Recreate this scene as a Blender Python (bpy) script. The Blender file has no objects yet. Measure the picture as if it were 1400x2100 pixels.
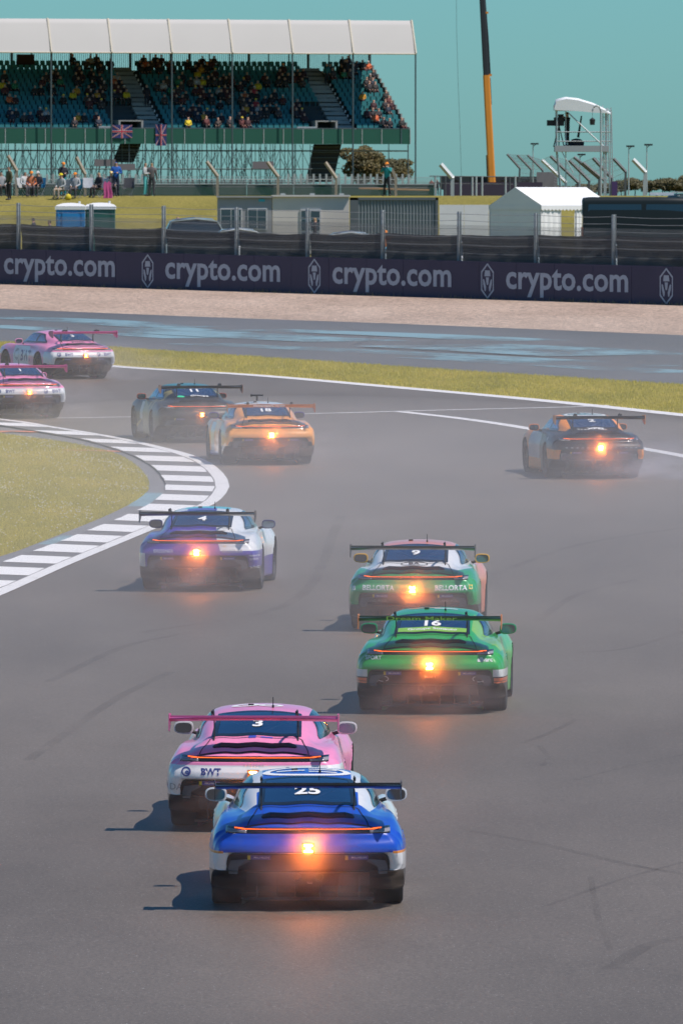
import bpy, bmesh, math, random
import numpy as np
from mathutils import Vector, Matrix
from mathutils.bvhtree import BVHTree

random.seed(7); rng = np.random.default_rng(7)
SC = bpy.context.scene
COL = SC.collection
R = math.radians

# ------------------------------------------------------------------ camera
FPX = 18000.0                 # focal length in photograph pixels (about 310 mm on 36 mm tall film)
CAM_H = 8.264                 # eye height above the road plane at the camera
SLOPE = 262.0 / FPX           # the road climbs gently away from the camera
PITCH = math.atan(650.0 / FPX)
cam = bpy.data.cameras.new('camera'); cam_o = bpy.data.objects.new('camera', cam); COL.objects.link(cam_o)
cam.sensor_fit = 'VERTICAL'; cam.sensor_height = 36.0; cam.lens = 36.0 * FPX / 2100.0
cam.clip_start = 1.0; cam.clip_end = 12000.0
cam_o.location = (0, 0, CAM_H); cam_o.rotation_euler = (math.pi / 2 - PITCH, 0, 0)
cam.dof.use_dof = True; cam.dof.focus_distance = 118.0; cam.dof.aperture_fstop = 15.0
SC.camera = cam_o

# ------------------------------------------------------------------ sky, sun, exposure
SUN_EL, SUN_AZ = R(59), R(90 + 24)      # azimuth from +Y towards +X: the sun stands to the right, a little behind the camera
world = bpy.data.worlds.new('World'); SC.world = world; world.use_nodes = True
wn = world.node_tree; wn.nodes.clear()
sky = wn.nodes.new('ShaderNodeTexSky'); sky.sky_type = 'NISHITA'; sky.sun_disc = False
sky.sun_elevation = SUN_EL; sky.sun_rotation = SUN_AZ
sky.altitude = 0; sky.air_density = 1.0; sky.dust_density = 0.35; sky.ozone_density = 4.0
tint = wn.nodes.new('ShaderNodeMix'); tint.data_type = 'RGBA'; tint.blend_type = 'MULTIPLY'; tint.inputs[0].default_value = 1.0
tint.inputs[7].default_value = (0.46, 0.97, 1.22, 1)
bg = wn.nodes.new('ShaderNodeBackground'); bg.inputs[1].default_value = 0.074
wo = wn.nodes.new('ShaderNodeOutputWorld')
wn.links.new(sky.outputs[0], tint.inputs[6]); wn.links.new(tint.outputs[2], bg.inputs[0]); wn.links.new(bg.outputs[0], wo.inputs[0])
sun = bpy.data.lights.new('sun', 'SUN'); sun.energy = 4.2; sun.angle = R(0.53); sun.color = (1.0, 0.90, 0.83)
sun_o = bpy.data.objects.new('sun', sun); COL.objects.link(sun_o)
sd = Vector((math.sin(SUN_AZ) * math.cos(SUN_EL), math.cos(SUN_AZ) * math.cos(SUN_EL), math.sin(SUN_EL)))
sun_o.rotation_euler = sd.to_track_quat('Z', 'Y').to_euler()
SC.view_settings.view_transform = 'Standard'; SC.view_settings.look = 'None'
SC.view_settings.exposure = 0.15; SC.view_settings.gamma = 1.0; SC.view_settings.use_curve_mapping = False
SC.render.engine = 'CYCLES'
SC.cycles.use_denoising = True
try: SC.cycles.denoiser = 'OPENIMAGEDENOISE'
except Exception: pass
SC.cycles.max_bounces = 8; SC.cycles.volume_bounces = 1; SC.cycles.transparent_max_bounces = 24
SC.cycles.sample_clamp_indirect = 4.0
SC.cycles.caustics_reflective = False; SC.cycles.caustics_refractive = False

# ------------------------------------------------------------------ geometry of the place: points of the photograph to points of the ground
CP, SP = math.cos(PITCH), math.sin(PITCH)
def ray(x, y):
    dx, dy = (x - 700.0) / FPX, -(y - 1050.0) / FPX
    return Vector((dx, CP + dy * SP, -SP + dy * CP))
def at(x, y, Y):
    d = ray(x, y); t = Y / d.y
    return Vector((d.x * t, Y, CAM_H + d.z * t))
def road(x, y, lift=0.0):
    d = ray(x, y); t = CAM_H / (SLOPE * d.y - d.z)
    return Vector((d.x * t, d.y * t, SLOPE * d.y * t + lift))
BANK = [(-60, -60 * SLOPE), (340.5, 340.5 * SLOPE), (342.5, 5.28), (404, 5.6), (436, 8.15), (448, 8.26), (760, 8.2), (9000, 7.0)]
def gz(Y):
    for (a, za), (b, zb) in zip(BANK, BANK[1:]):
        if Y <= b: return za + (zb - za) * (Y - a) / (b - a)
    return BANK[-1][1]

# ------------------------------------------------------------------ material helpers
MATS = {}
def new_mat(name):
    m = bpy.data.materials.new(name); m.use_nodes = True
    nt = m.node_tree; b = nt.nodes['Principled BSDF']
    MATS[name] = m
    return m, nt, b
def mat(name, col, rough=0.6, metal=0.0, var=0.0, scale=4.0, bump=0.0, bscale=60.0, coat=0.0, spec=0.5, emit=None, es=0.0, alpha=1.0):
    if name in MATS: return MATS[name]
    m, nt, b = new_mat(name)
    b.inputs['Base Color'].default_value = (*col, 1); b.inputs['Roughness'].default_value = rough
    b.inputs['Metallic'].default_value = metal; b.inputs['Specular IOR Level'].default_value = spec
    b.inputs['Coat Weight'].default_value = coat; b.inputs['Coat Roughness'].default_value = 0.06
    if emit: b.inputs['Emission Color'].default_value = (*emit, 1); b.inputs['Emission Strength'].default_value = es
    if var or bump:
        tc = nt.nodes.new('ShaderNodeTexCoord')
    if var:
        n = nt.nodes.new('ShaderNodeTexNoise'); n.inputs['Scale'].default_value = scale; n.inputs['Detail'].default_value = 5
        nt.links.new(tc.outputs['Object'], n.inputs['Vector'])
        mx = nt.nodes.new('ShaderNodeMix'); mx.data_type = 'RGBA'
        mx.inputs[6].default_value = (*[c * (1 - var) for c in col], 1); mx.inputs[7].default_value = (*[min(1, c * (1 + var)) for c in col], 1)
        nt.links.new(n.outputs['Fac'], mx.inputs[0]); nt.links.new(mx.outputs[2], b.inputs['Base Color'])
    if bump:
        n2 = nt.nodes.new('ShaderNodeTexNoise'); n2.inputs['Scale'].default_value = bscale; n2.inputs['Detail'].default_value = 4
        nt.links.new(tc.outputs['Object'], n2.inputs['Vector'])
        bp = nt.nodes.new('ShaderNodeBump'); bp.inputs['Strength'].default_value = bump; bp.inputs['Distance'].default_value = 0.02
        nt.links.new(n2.outputs['Fac'], bp.inputs['Height']); nt.links.new(bp.outputs[0], b.inputs['Normal'])
    return m

# ------------------------------------------------------------------ mesh helpers
class MB:
    """collects vertices and faces; build() links them as ONE mesh object"""
    def __init__(s): s.v = []; s.f = []
    def add(s, vs, fs):
        o = len(s.v); s.v.extend([tuple(v) for v in vs]); s.f.extend([tuple(i + o for i in f) for f in fs]); return s
    def box(s, c, d, rz=0.0, rx=0.0):
        x, y, z = d[0] / 2, d[1] / 2, d[2] / 2
        M = Matrix.Translation(c) @ Matrix.Rotation(rz, 4, 'Z') @ Matrix.Rotation(rx, 4, 'X')
        vs = [M @ Vector(p) for p in ((-x, -y, -z), (x, -y, -z), (x, y, -z), (-x, y, -z), (-x, -y, z), (x, -y, z), (x, y, z), (-x, y, z))]
        return s.add(vs, [(0, 3, 2, 1), (4, 5, 6, 7), (0, 1, 5, 4), (1, 2, 6, 5), (2, 3, 7, 6), (3, 0, 4, 7)])
    def tube(s, pts, r, n=6, r2=None, cap=True):
        pts = [Vector(p) for p in pts]; rings = []; k = len(pts)
        for i, p in enumerate(pts):
            d = (pts[min(i + 1, k - 1)] - pts[max(i - 1, 0)]).normalized()
            a = d.orthogonal().normalized() if abs(d.z) > 0.9 else d.cross(Vector((0, 0, 1))).normalized()
            b = d.cross(a)
            rr = r if r2 is None else r + (r2 - r) * i / (k - 1)
            if isinstance(r, (list, tuple)): rr = r[i]
            rings.append([p + (a * math.cos(2 * math.pi * j / n) + b * math.sin(2 * math.pi * j / n)) * rr for j in range(n)])
        vs = [v for q in rings for v in q]; fs = []
        for i in range(k - 1):
            for j in range(n):
                j2 = (j + 1) % n
                fs.append((i * n + j, (i + 1) * n + j, (i + 1) * n + j2, i * n + j2))
        if cap:
            fs.append(tuple(range(n))); fs.append(tuple((k - 1) * n + n - 1 - j for j in range(n)))
        return s.add(vs, fs)
    def lathe(s, prof, n=24, axis='Z', c=(0, 0, 0)):
        """prof: list of (radius, height)"""
        vs = []; fs = []; k = len(prof)
        for i in range(n):
            a = 2 * math.pi * i / n; ca, sa = math.cos(a), math.sin(a)
            for r, h in prof:
                p = (r * ca, r * sa, h) if axis == 'Z' else (h, r * ca, r * sa) if axis == 'X' else (r * ca, h, r * sa)
                vs.append((p[0] + c[0], p[1] + c[1], p[2] + c[2]))
        for i in range(n):
            i2 = (i + 1) % n
            for j in range(k - 1):
                fs.append((i * k + j, i2 * k + j, i2 * k + j + 1, i * k + j + 1))
        return s.add(vs, fs)
    def prism(s, poly, d):
        """poly: list of 3D points in a plane, d: extrusion vector"""
        d = Vector(d); n = len(poly); vs = [Vector(p) for p in poly] + [Vector(p) + d for p in poly]
        return s.add(vs, [tuple(range(n)), tuple(2 * n - 1 - i for i in range(n))] + [(i, i + n, (i + 1) % n + n, (i + 1) % n) for i in range(n)])
    def mesh(s, name, m=None, smooth=False):
        me = bpy.data.meshes.new(name); me.from_pydata(s.v, [], s.f); me.validate()
        bm = bmesh.new(); bm.from_mesh(me); bmesh.ops.recalc_face_normals(bm, faces=bm.faces); bm.to_mesh(me); bm.free()
        if m: me.materials.append(m)
        if smooth: me.polygons.foreach_set('use_smooth', [True] * len(me.polygons))
        me.update()
        return me
    def build(s, name, m, parent=None, smooth=False, loc=None, rz=0.0):
        return link(name, s.mesh(name, m, smooth), parent, loc, rz)
def link(name, me, parent=None, loc=None, rz=0.0, scale=None):
    o = bpy.data.objects.new(name, me); COL.objects.link(o)
    if loc is not None: o.location = loc
    if rz: o.rotation_euler[2] = rz
    if scale is not None: o.scale = scale if hasattr(scale, '__len__') else (scale,) * 3
    if parent is not None: o.parent = parent
    return o
def tag(o, label=None, cat=None, group=None, kind=None):
    if label: o['label'] = label
    if cat: o['category'] = cat
    if group: o['group'] = group
    if kind: o['kind'] = kind
    return o
def thing(name, label, cat, loc=(0, 0, 0), rz=0.0, group=None):
    o = bpy.data.objects.new(name, None); COL.objects.link(o); o.empty_display_size = 0.2
    o.location = loc; o.rotation_euler = (0, 0, rz)
    return tag(o, label, cat, group)
def structure(o): o['kind'] = 'structure'; return o
def smooth_by_angle(me, deg=35):
    me.polygons.foreach_set('use_smooth', [True] * len(me.polygons))
    try: me.set_sharp_from_angle(angle=R(deg))
    except Exception: pass
def text_mesh(body, size=1.0, bold=0.0, spacing=1.0, align='CENTER'):
    """flat mesh of a line of lettering in its own xy plane, centred"""
    cu = bpy.data.curves.new('lettering', 'FONT'); cu.body = body; cu.size = size; cu.offset = bold; cu.space_character = spacing
    cu.align_x = align; cu.align_y = 'CENTER'; cu.resolution_u = 3
    o = bpy.data.objects.new('lettering', cu); COL.objects.link(o)
    bpy.context.view_layer.update()
    me = bpy.data.meshes.new_from_object(o.evaluated_get(bpy.context.evaluated_depsgraph_get()))
    bpy.data.objects.remove(o); bpy.data.curves.remove(cu)
    return me
_tc = {}
def text_vf(body, bold=0.0, spacing=1.0):
    """vertices and faces of lettering scaled so that its height runs over 0..1 of the cap height and it is centred on x"""
    k = (body, bold, spacing)
    if k not in _tc:
        me = text_mesh(body, 1.0, bold, spacing)
        v = np.array([tuple(q.co) for q in me.vertices]); f = [tuple(p.vertices) for p in me.polygons]
        bpy.data.meshes.remove(me)
        v[:, 0] -= (v[:, 0].min() + v[:, 0].max()) / 2
        v[:, 1] -= (v[:, 1].min() + v[:, 1].max()) / 2
        _tc[k] = (v[:, :2], f)
    return _tc[k]
def pchip(xk, yk, x):
    xk = np.asarray(xk, float); yk = np.asarray(yk, float); h = np.diff(xk); d = np.diff(yk) / h
    m = np.zeros_like(yk); m[0], m[-1] = d[0], d[-1]
    for i in range(1, len(xk) - 1):
        m[i] = 0 if d[i - 1] * d[i] <= 0 else 3 * (h[i - 1] + h[i]) / ((2 * h[i] + h[i - 1]) / d[i - 1] + (h[i] + 2 * h[i - 1]) / d[i])
    x = np.asarray(x, float); i = np.clip(np.searchsorted(xk, x) - 1, 0, len(h) - 1); t = np.clip((x - xk[i]) / h[i], 0, 1)
    return (2 * t**3 - 3 * t**2 + 1) * yk[i] + (t**3 - 2 * t**2 + t) * h[i] * m[i] + (-2 * t**3 + 3 * t**2) * yk[i + 1] + (t**3 - t**2) * h[i] * m[i + 1]
def sstep(a, b, x):
    t = np.clip((x - a) / (b - a), 0, 1); return t * t * (3 - 2 * t)
# ------------------------------------------------------------------ ground, track, run-off, gravel, kerb, lines
def nodes_of(name):
    m, nt, b = new_mat(name); N = nt.nodes; L = nt.links
    ge = N.new('ShaderNodeNewGeometry')
    return m, nt, b, N, L, ge.outputs['Position']
def noise(N, L, pos, scale, detail=5, rough=.55, stretch=None):
    if stretch:
        mp = N.new('ShaderNodeMapping'); mp.inputs['Scale'].default_value = stretch; L.new(pos, mp.inputs[0]); pos = mp.outputs[0]
    n = N.new('ShaderNodeTexNoise'); n.inputs['Scale'].default_value = scale; n.inputs['Detail'].default_value = detail; n.inputs['Roughness'].default_value = rough
    L.new(pos, n.inputs['Vector']); return n.outputs['Fac']
def ramp(N, L, fac, stops):
    r = N.new('ShaderNodeValToRGB'); e = r.color_ramp.elements
    while len(e) < len(stops): e.new(.5)
    for k, (p, c) in enumerate(stops): e[k].position = p; e[k].color = (*c, 1) if len(c) == 3 else c
    L.new(fac, r.inputs[0]); return r.outputs[0]
def mixc(N, L, fac, a, b, blend='MIX'):
    m = N.new('ShaderNodeMix'); m.data_type = 'RGBA'; m.blend_type = blend
    for inp, v in ((0, fac), (6, a), (7, b)):
        if hasattr(v, 'is_linked'): L.new(v, m.inputs[inp])
        else: m.inputs[inp].default_value = v if not hasattr(v, '__len__') else (*v, 1)
    return m.outputs[2]
def bumpn(N, L, b, h, strength, dist):
    bp = N.new('ShaderNodeBump'); bp.inputs['Strength'].default_value = strength; bp.inputs['Distance'].default_value = dist
    L.new(h, bp.inputs['Height']); L.new(bp.outputs[0], b.inputs['Normal'])
def asphalt(name, c0, c1, rough=.72):
    m, nt, b, N, L, P = nodes_of(name)
    big = noise(N, L, P, .22, 6, .6, (1, .28, 1)); fine = noise(N, L, P, 26, 3, .7); sp = noise(N, L, P, 44, 2, .5)
    c = ramp(N, L, big, [(.30, c0), (.70, c1)])
    g = ramp(N, L, fine, [(.30, (.68, .68, .68)), (.72, (1.32, 1.31, 1.30))]); c = mixc(N, L, 1.0, c, g, 'MULTIPLY')
    s = ramp(N, L, sp, [(.68, (0, 0, 0)), (.76, (1, 1, 1))]); c = mixc(N, L, s, c, (.50, .49, .48))
    L.new(c, b.inputs['Base Color']); b.inputs['Roughness'].default_value = rough; b.inputs['Specular IOR Level'].default_value = .35
    bumpn(N, L, b, fine, .5, .006)
    return m
M_TRACK = asphalt('track_asphalt', (.104, .087, .071), (.162, .137, .114), .58)
M_RUNOFF = asphalt('run_off_asphalt', (.085, .092, .098), (.125, .13, .138))
M_KERB = asphalt('kerb_concrete_grey', (.12, .118, .12), (.165, .162, .165))
def grass_ground(name, cols, sc):
    m, nt, b, N, L, P = nodes_of(name)
    a = noise(N, L, P, sc, 6, .62, (1, .35, 1)); f = noise(N, L, P, 9, 4, .7, (1, .3, 1))
    c = ramp(N, L, a, [(.28, cols[0]), (.5, cols[1]), (.72, cols[2])])
    g = ramp(N, L, f, [(.3, (.7, .7, .7)), (.7, (1.25, 1.25, 1.25))]); c = mixc(N, L, 1.0, c, g, 'MULTIPLY')
    L.new(c, b.inputs['Base Color']); b.inputs['Roughness'].default_value = .95; b.inputs['Specular IOR Level'].default_value = .15
    bumpn(N, L, b, f, .8, .06)
    return m
M_BANK = grass_ground('bank_grass', ((.20, .175, .040), (.25, .215, .052), (.30, .25, .065)), .35)
M_INF = grass_ground('infield_soil_grass', ((.34, .29, .04), (.42, .345, .06), (.50, .40, .09)), .5)
def gravel_mat():
    m, nt, b, N, L, P = nodes_of('gravel')
    v = N.new('ShaderNodeTexVoronoi'); v.inputs['Scale'].default_value = 11; L.new(P, v.inputs['Vector'])
    v2 = N.new('ShaderNodeTexVoronoi'); v2.inputs['Scale'].default_value = 34; L.new(P, v2.inputs['Vector'])
    big = noise(N, L, P, .35, 5, .6, (1, .25, 1))
    c = ramp(N, L, big, [(.3, (.56, .42, .33)), (.7, (.72, .56, .45))])
    sx = N.new('ShaderNodeSeparateColor'); L.new(v.outputs['Color'], sx.inputs[0])
    g = ramp(N, L, sx.outputs[0], [(0, (.55, .52, .50)), (.5, (1, 1, 1)), (1, (1.35, 1.33, 1.3))]); c = mixc(N, L, 1.0, c, g, 'MULTIPLY')
    L.new(c, b.inputs['Base Color']); b.inputs['Roughness'].default_value = .95; b.inputs['Specular IOR Level'].default_value = .2
    ad = N.new('ShaderNodeMath'); ad.operation = 'ADD'; L.new(v.outputs['Distance'], ad.inputs[0]); L.new(v2.outputs['Distance'], ad.inputs[1])
    bumpn(N, L, b, ad.outputs[0], 1.0, .05)
    return m
M_GRAVEL = gravel_mat()
def paint_mat(name, col, wear=.5, lo=.42, hi=.62, rough=.6):
    """road paint worn through in places"""
    m, nt, b, N, L, P = nodes_of(name); out = N['Material Output']
    n = noise(N, L, P, 3.2, 7, .72, (1, .4, 1)); f = noise(N, L, P, 30, 3, .6)
    b.inputs['Roughness'].default_value = rough
    c = mixc(N, L, f, tuple(x * .86 for x in col), tuple(min(1, x * 1.08) for x in col)); L.new(c, b.inputs['Base Color'])
    mr = N.new('ShaderNodeMapRange'); mr.inputs[1].default_value = lo; mr.inputs[2].default_value = hi; mr.inputs[3].default_value = 1.0; mr.inputs[4].default_value = 1 - wear; L.new(n, mr.inputs[0])
    tr = N.new('ShaderNodeBsdfTransparent'); mx = N.new('ShaderNodeMixShader'); L.new(mr.outputs[0], mx.inputs[0]); L.new(tr.outputs[0], mx.inputs[1]); L.new(b.outputs[0], mx.inputs[2]); L.new(mx.outputs[0], out.inputs[0])
    return m
M_LINE = paint_mat('white_road_paint', (.74, .73, .72), .35, .55, .75)
M_STRIPE = paint_mat('white_kerb_paint', (.80, .79, .78), .22, .58, .8)
M_ORANGE = paint_mat('orange_kerb_paint', (.72, .22, .10), .4, .5, .7)
def soft_paint(name, col, amax):
    m, nt, b, N, L, P = nodes_of(name); out = N['Material Output']; n = noise(N, L, P, .30, 5, .62, (1, .35, 1)); b.inputs['Base Color'].default_value = (*col, 1); b.inputs['Roughness'].default_value = .45
    mr = N.new('ShaderNodeMapRange'); mr.interpolation_type = 'SMOOTHSTEP'; mr.inputs[1].default_value = .36; mr.inputs[2].default_value = .62; mr.inputs[3].default_value = 0.0; mr.inputs[4].default_value = amax; L.new(n, mr.inputs[0])
    tr = N.new('ShaderNodeBsdfTransparent'); mx = N.new('ShaderNodeMixShader'); L.new(mr.outputs[0], mx.inputs[0]); L.new(tr.outputs[0], mx.inputs[1]); L.new(b.outputs[0], mx.inputs[2]); L.new(mx.outputs[0], out.inputs[0]); return m
M_BLUEP = soft_paint('worn_pale_blue_paint', (.26, .44, .49), .75)
def skid_mat():
    m, nt, b, N, L, P = nodes_of('tyre_rubber_marks'); out = N['Material Output']; n = noise(N, L, P, .9, 4, .6, (1, .5, 1)); b.inputs['Base Color'].default_value = (.045, .043, .047, 1); b.inputs['Roughness'].default_value = .75
    mr = N.new('ShaderNodeMapRange'); mr.inputs[1].default_value = .35; mr.inputs[2].default_value = .70; mr.inputs[3].default_value = .15; mr.inputs[4].default_value = .0; L.new(n, mr.inputs[0])
    tr = N.new('ShaderNodeBsdfTransparent'); mx = N.new('ShaderNodeMixShader'); L.new(mr.outputs[0], mx.inputs[0]); L.new(tr.outputs[0], mx.inputs[1]); L.new(b.outputs[0], mx.inputs[2]); L.new(mx.outputs[0], out.inputs[0]); return m
M_SKID = skid_mat()
M_CONC = asphalt('apron_concrete', (.13, .132, .14), (.20, .20, .205))

def poly_at(pts, x):
    xs = [p[0] for p in pts]; return np.interp(x, xs, [p[1] for p in pts])
def strip_px(top, bot, x0, x1, n, m, lift, name, material):
    """a sheet on the road plane between two lines that run across the place"""
    mb = MB(); vs = []
    for i in range(n + 1):
        x = x0 + (x1 - x0) * i / n
        a, b = road(x, float(poly_at(top, x)), lift), road(x, float(poly_at(bot, x)), lift)
        vs += [a + (b - a) * (j / m) for j in range(m + 1)]
    fs = [(i * (m + 1) + j, i * (m + 1) + j + 1, (i + 1) * (m + 1) + j + 1, (i + 1) * (m + 1) + j) for i in range(n) for j in range(m)]
    return structure(mb.add(vs, fs).build(name, material))
def ribbon(pts, w, lift, name, material, parent=None, w2=None):
    """a painted line along ground points (world)"""
    P = [Vector(p) for p in pts]; vs = []; k = len(P)
    for i, p in enumerate(P):
        d = P[min(i + 1, k - 1)] - P[max(i - 1, 0)]; n = Vector((d.y, -d.x, 0)).normalized()
        ww = w if w2 is None else w + (w2 - w) * i / (k - 1)
        vs += [p + n * ww / 2 + Vector((0, 0, lift)), p - n * ww / 2 + Vector((0, 0, lift))]
    o = MB().add(vs, [(2 * i, 2 * i + 1, 2 * i + 3, 2 * i + 2) for i in range(k - 1)]).build(name, material, parent)
    return o if parent is not None else structure(o)
def spline(pts, n=40):
    p = [np.array(q, float) for q in pts]; p = [2 * p[0] - p[1]] + p + [2 * p[-1] - p[-2]]; out = []
    for i in range(1, len(p) - 2):
        for k in range(max(2, n // (len(p) - 3))):
            u = k / max(2, n // (len(p) - 3)); a, b, c, d = p[i - 1:i + 3]
            out.append(tuple(.5 * (2 * b + (c - a) * u + (2 * a - 5 * b + 4 * c - d) * u**2 + (3 * b - a - 3 * c + d) * u**3)))
    out.append(tuple(p[-2])); return out

# the ground: one sheet from behind the camera to the horizon
ysl = [-60, 0, 60, 120, 180, 240, 300, 330, 340.5, 342.5, 352, 365, 380, 395, 404, 412, 420, 428, 436, 442, 448, 480, 560, 700, 760, 1200, 2500, 5000, 9000]
xsl = [-4000, -1200, -400, -150, -80, -50, -35, -25, -18, -12, -6, 0, 6, 12, 18, 25, 35, 50, 80, 150, 400, 1200, 4000]
mb = MB(); vs = []
for i, Y in enumerate(ysl):
    for X in xsl:
        dz = random.uniform(-.06, .06) if 352 < Y < 440 else (.018 if Y < 340 else 0)
        vs.append((X, Y, gz(Y) - .03 + dz))
nx = len(xsl)
mb.add(vs, [(i * nx + j, i * nx + j + 1, (i + 1) * nx + j + 1, (i + 1) * nx + j) for i in range(len(ysl) - 1) for j in range(nx - 1)])
structure(mb.build('ground', M_BANK, smooth=True))
# lines that bound the sheets, read off the photograph
L_BASE = [(-700, 561), (0, 583), (700, 605), (1400, 627), (2100, 649)]
L_GRAV = [(-700, 606), (0, 634), (400, 650), (800, 664), (1400, 688), (2100, 716)]
L_VTOP = [(-700, 668), (0, 702), (230, 713), (600, 738), (1000, 765), (1400, 790), (2100, 838)]
L_VBOT = [(-700, 672), (0, 725), (235, 750), (520, 768), (800, 792), (1100, 819), (1400, 850), (2100, 925)]
strip_px([(x, y - 4) for x, y in L_BASE], L_GRAV, -700, 2100, 60, 10, .012, 'gravel_trap', M_GRAVEL)
strip_px(L_GRAV, L_VTOP, -700, 2100, 60, 4, .010, 'run_off_road', M_RUNOFF)
strip_px(L_VTOP, L_VBOT, -700, 2100, 60, 4, .003, 'verge_ground', M_INF)
# the track: from its far edge to behind the camera
mb = MB(); vs = []; n = 60
for i in range(n + 1):
    x = -700 + 2800 * i / n; a = road(x, float(poly_at(L_VBOT, x)), .006)
    t = (i / n - .5) * 2; b = Vector((t * 40, -40, -40 * SLOPE + .006))
    vs += [a + (b - a) * (j / 8) for j in range(9)]
mb.add(vs, [(i * 9 + j, i * 9 + j + 1, (i + 1) * 9 + j + 1, (i + 1) * 9 + j) for i in range(n) for j in range(8)])
structure(mb.build('track', M_TRACK))
# white lines
def px_line(pts, w, name, lift=.012, n=60, **k): return ribbon([road(x, y) for x, y in spline(pts, n)], w, lift, name, M_LINE, **k)
px_line([(-700, 673), (0, 727), (235, 752), (520, 770), (800, 794), (1100, 821), (1400, 852), (2000, 917)], .62, 'track_edge_line')
px_line([(-100, 860), (130, 858), (250, 856), (640, 849), (900, 842), (1180, 835), (1262, 831)], .30, 'grid_line')
px_line([(822, 845), (960, 861), (1085, 880), (1240, 908), (1400, 936), (1700, 996)], .36, 'pit_exit_line')
# worn paint bands on the run-off
for pts, w in (([(-50, 650), (150, 655), (420, 672)], 2.2), ([(330, 673), (560, 688), (800, 700)], 3.0), ([(560, 676), (860, 686), (1130, 699)], 2.4), ([(1000, 707), (1200, 716), (1420, 728)], 5.0),
               ([(430, 705), (800, 722), (1400, 752)], 1.6), ([(900, 733), (1150, 748), (1420, 765)], 1.5), ([(-20, 668), (200, 680), (420, 694)], 1.4)):
    ribbon([road(x, y) for x, y in spline(pts, 30)], w * 2.0, .014 + .0006 * w, 'worn_paint_band', M_BLUEP)
# rubber marks
for k, (pts, w) in enumerate((([(1070, 1525), (1125, 1505), (1182, 1476)], .10), ([(1175, 1602), (1290, 1572), (1420, 1545)], .07), ([(960, 1705), (1120, 1735), (1290, 1775), (1440, 1800)], .14),
                 ([(1210, 1800), (1225, 1880), (1250, 1950)], .07), ([(1105, 1530), (1122, 1555), (1112, 1572)], .08), ([(1100, 1275), (1180, 1222), (1300, 1190)], .16), ([(1180, 1340), (1290, 1330), (1420, 1290)], .14),
                 ([(1010, 1180), (1180, 1120), (1420, 1080)], .18), ([(1250, 1990), (1330, 1940), (1430, 1920)], .2),
                 ([(60, 1560), (230, 1440), (350, 1380)], .16), ([(100, 1400), (250, 1330), (380, 1300)], .16), ([(1120, 1860), (1260, 1810), (1400, 1770)], .07),
                 ([(930, 690), (880, 705), (930, 722)], .30), ([(700, 668), (760, 690), (720, 712)], .25), ([(290, 1300), (600, 1235), (700, 1060)], .2))):
    ribbon([road(x, y) for x, y in spline(pts, 24)], w * .9, .009 + .0004 * k, 'rubber_mark', M_SKID)
# the kerb on the inside of the bend ------------------------------------------------
K_OUT = [(-420, 1385), (-200, 1305), (0, 1224), (143, 1160), (300, 1094), (395, 1054), (443, 1033), (466, 1010), (470, 995), (457, 971), (411, 940), (304, 911), (214, 893), (110, 876), (36, 864), (-120, 848), (-420, 828)]
K_IN = [(-480, 1310), (-190, 1228), (14, 1156), (73, 1135), (132, 1113), (184, 1092), (236, 1072), (284, 1051), (321, 1029), (340, 1008), (337, 988), (318, 965), (282, 942), (229, 922), (164, 904), (79, 889), (0, 876), (-140, 861), (-440, 840)]
K_GR = [(-560, 1290), (-220, 1205), (0, 1143), (71, 1118), (143, 1090), (214, 1061), (271, 1033), (300, 1012), (307, 998), (300, 978), (271, 950), (229, 930), (150, 912), (60, 899), (0, 891), (-150, 874), (-460, 852)]
def dense(pts, n): 
    s = spline(pts, n * 3); a = np.array(s); d = np.concatenate([[0], np.cumsum(np.linalg.norm(np.diff(a, axis=0), axis=1))]); t = np.linspace(0, d[-1], n)
    return [(float(np.interp(q, d, a[:, 0])), float(np.interp(q, d, a[:, 1]))) for q in t]
def sheet_between(A, B, la, lb, name, material, m=4, parent=None):
    vs = []
    for p, q in zip(A, B):
        a, b = road(*p, la), road(*q, lb); vs += [a + (b - a) * (j / m) for j in range(m + 1)]
    fs = [(i * (m + 1) + j, i * (m + 1) + j + 1, (i + 1) * (m + 1) + j + 1, (i + 1) * (m + 1) + j) for i in range(len(A) - 1) for j in range(m)]
    return MB().add(vs, fs).build(name, material, parent)
NK = 120
dO, dI, dG = dense(K_OUT, NK), dense(K_IN, NK), dense(K_GR, NK)
kerb = structure(sheet_between(dO, dI, .014, .050, 'kerb', M_KERB))
lip = MB()                                     # the raised back edge of the kerb
for i in range(NK - 1):
    a, b = road(*dI[i], .045), road(*dI[i + 1], .045); lip.add([a, b, b - Vector((0, 0, .075)), a - Vector((0, 0, .075))], [(0, 1, 2, 3)])
lip.build('back_edge', M_CONC, kerb)
structure(sheet_between(dI, dG, .011, .012, 'concrete_apron', M_CONC, 2))
dOi = [(o[0] + (i[0] - o[0]) * .21, o[1] + (i[1] - o[1]) * .21) for o, i in zip(dO, dI)]
sheet_between(dO, dOi, .018, .0258, 'edge_line', M_LINE, 2, kerb)
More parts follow.
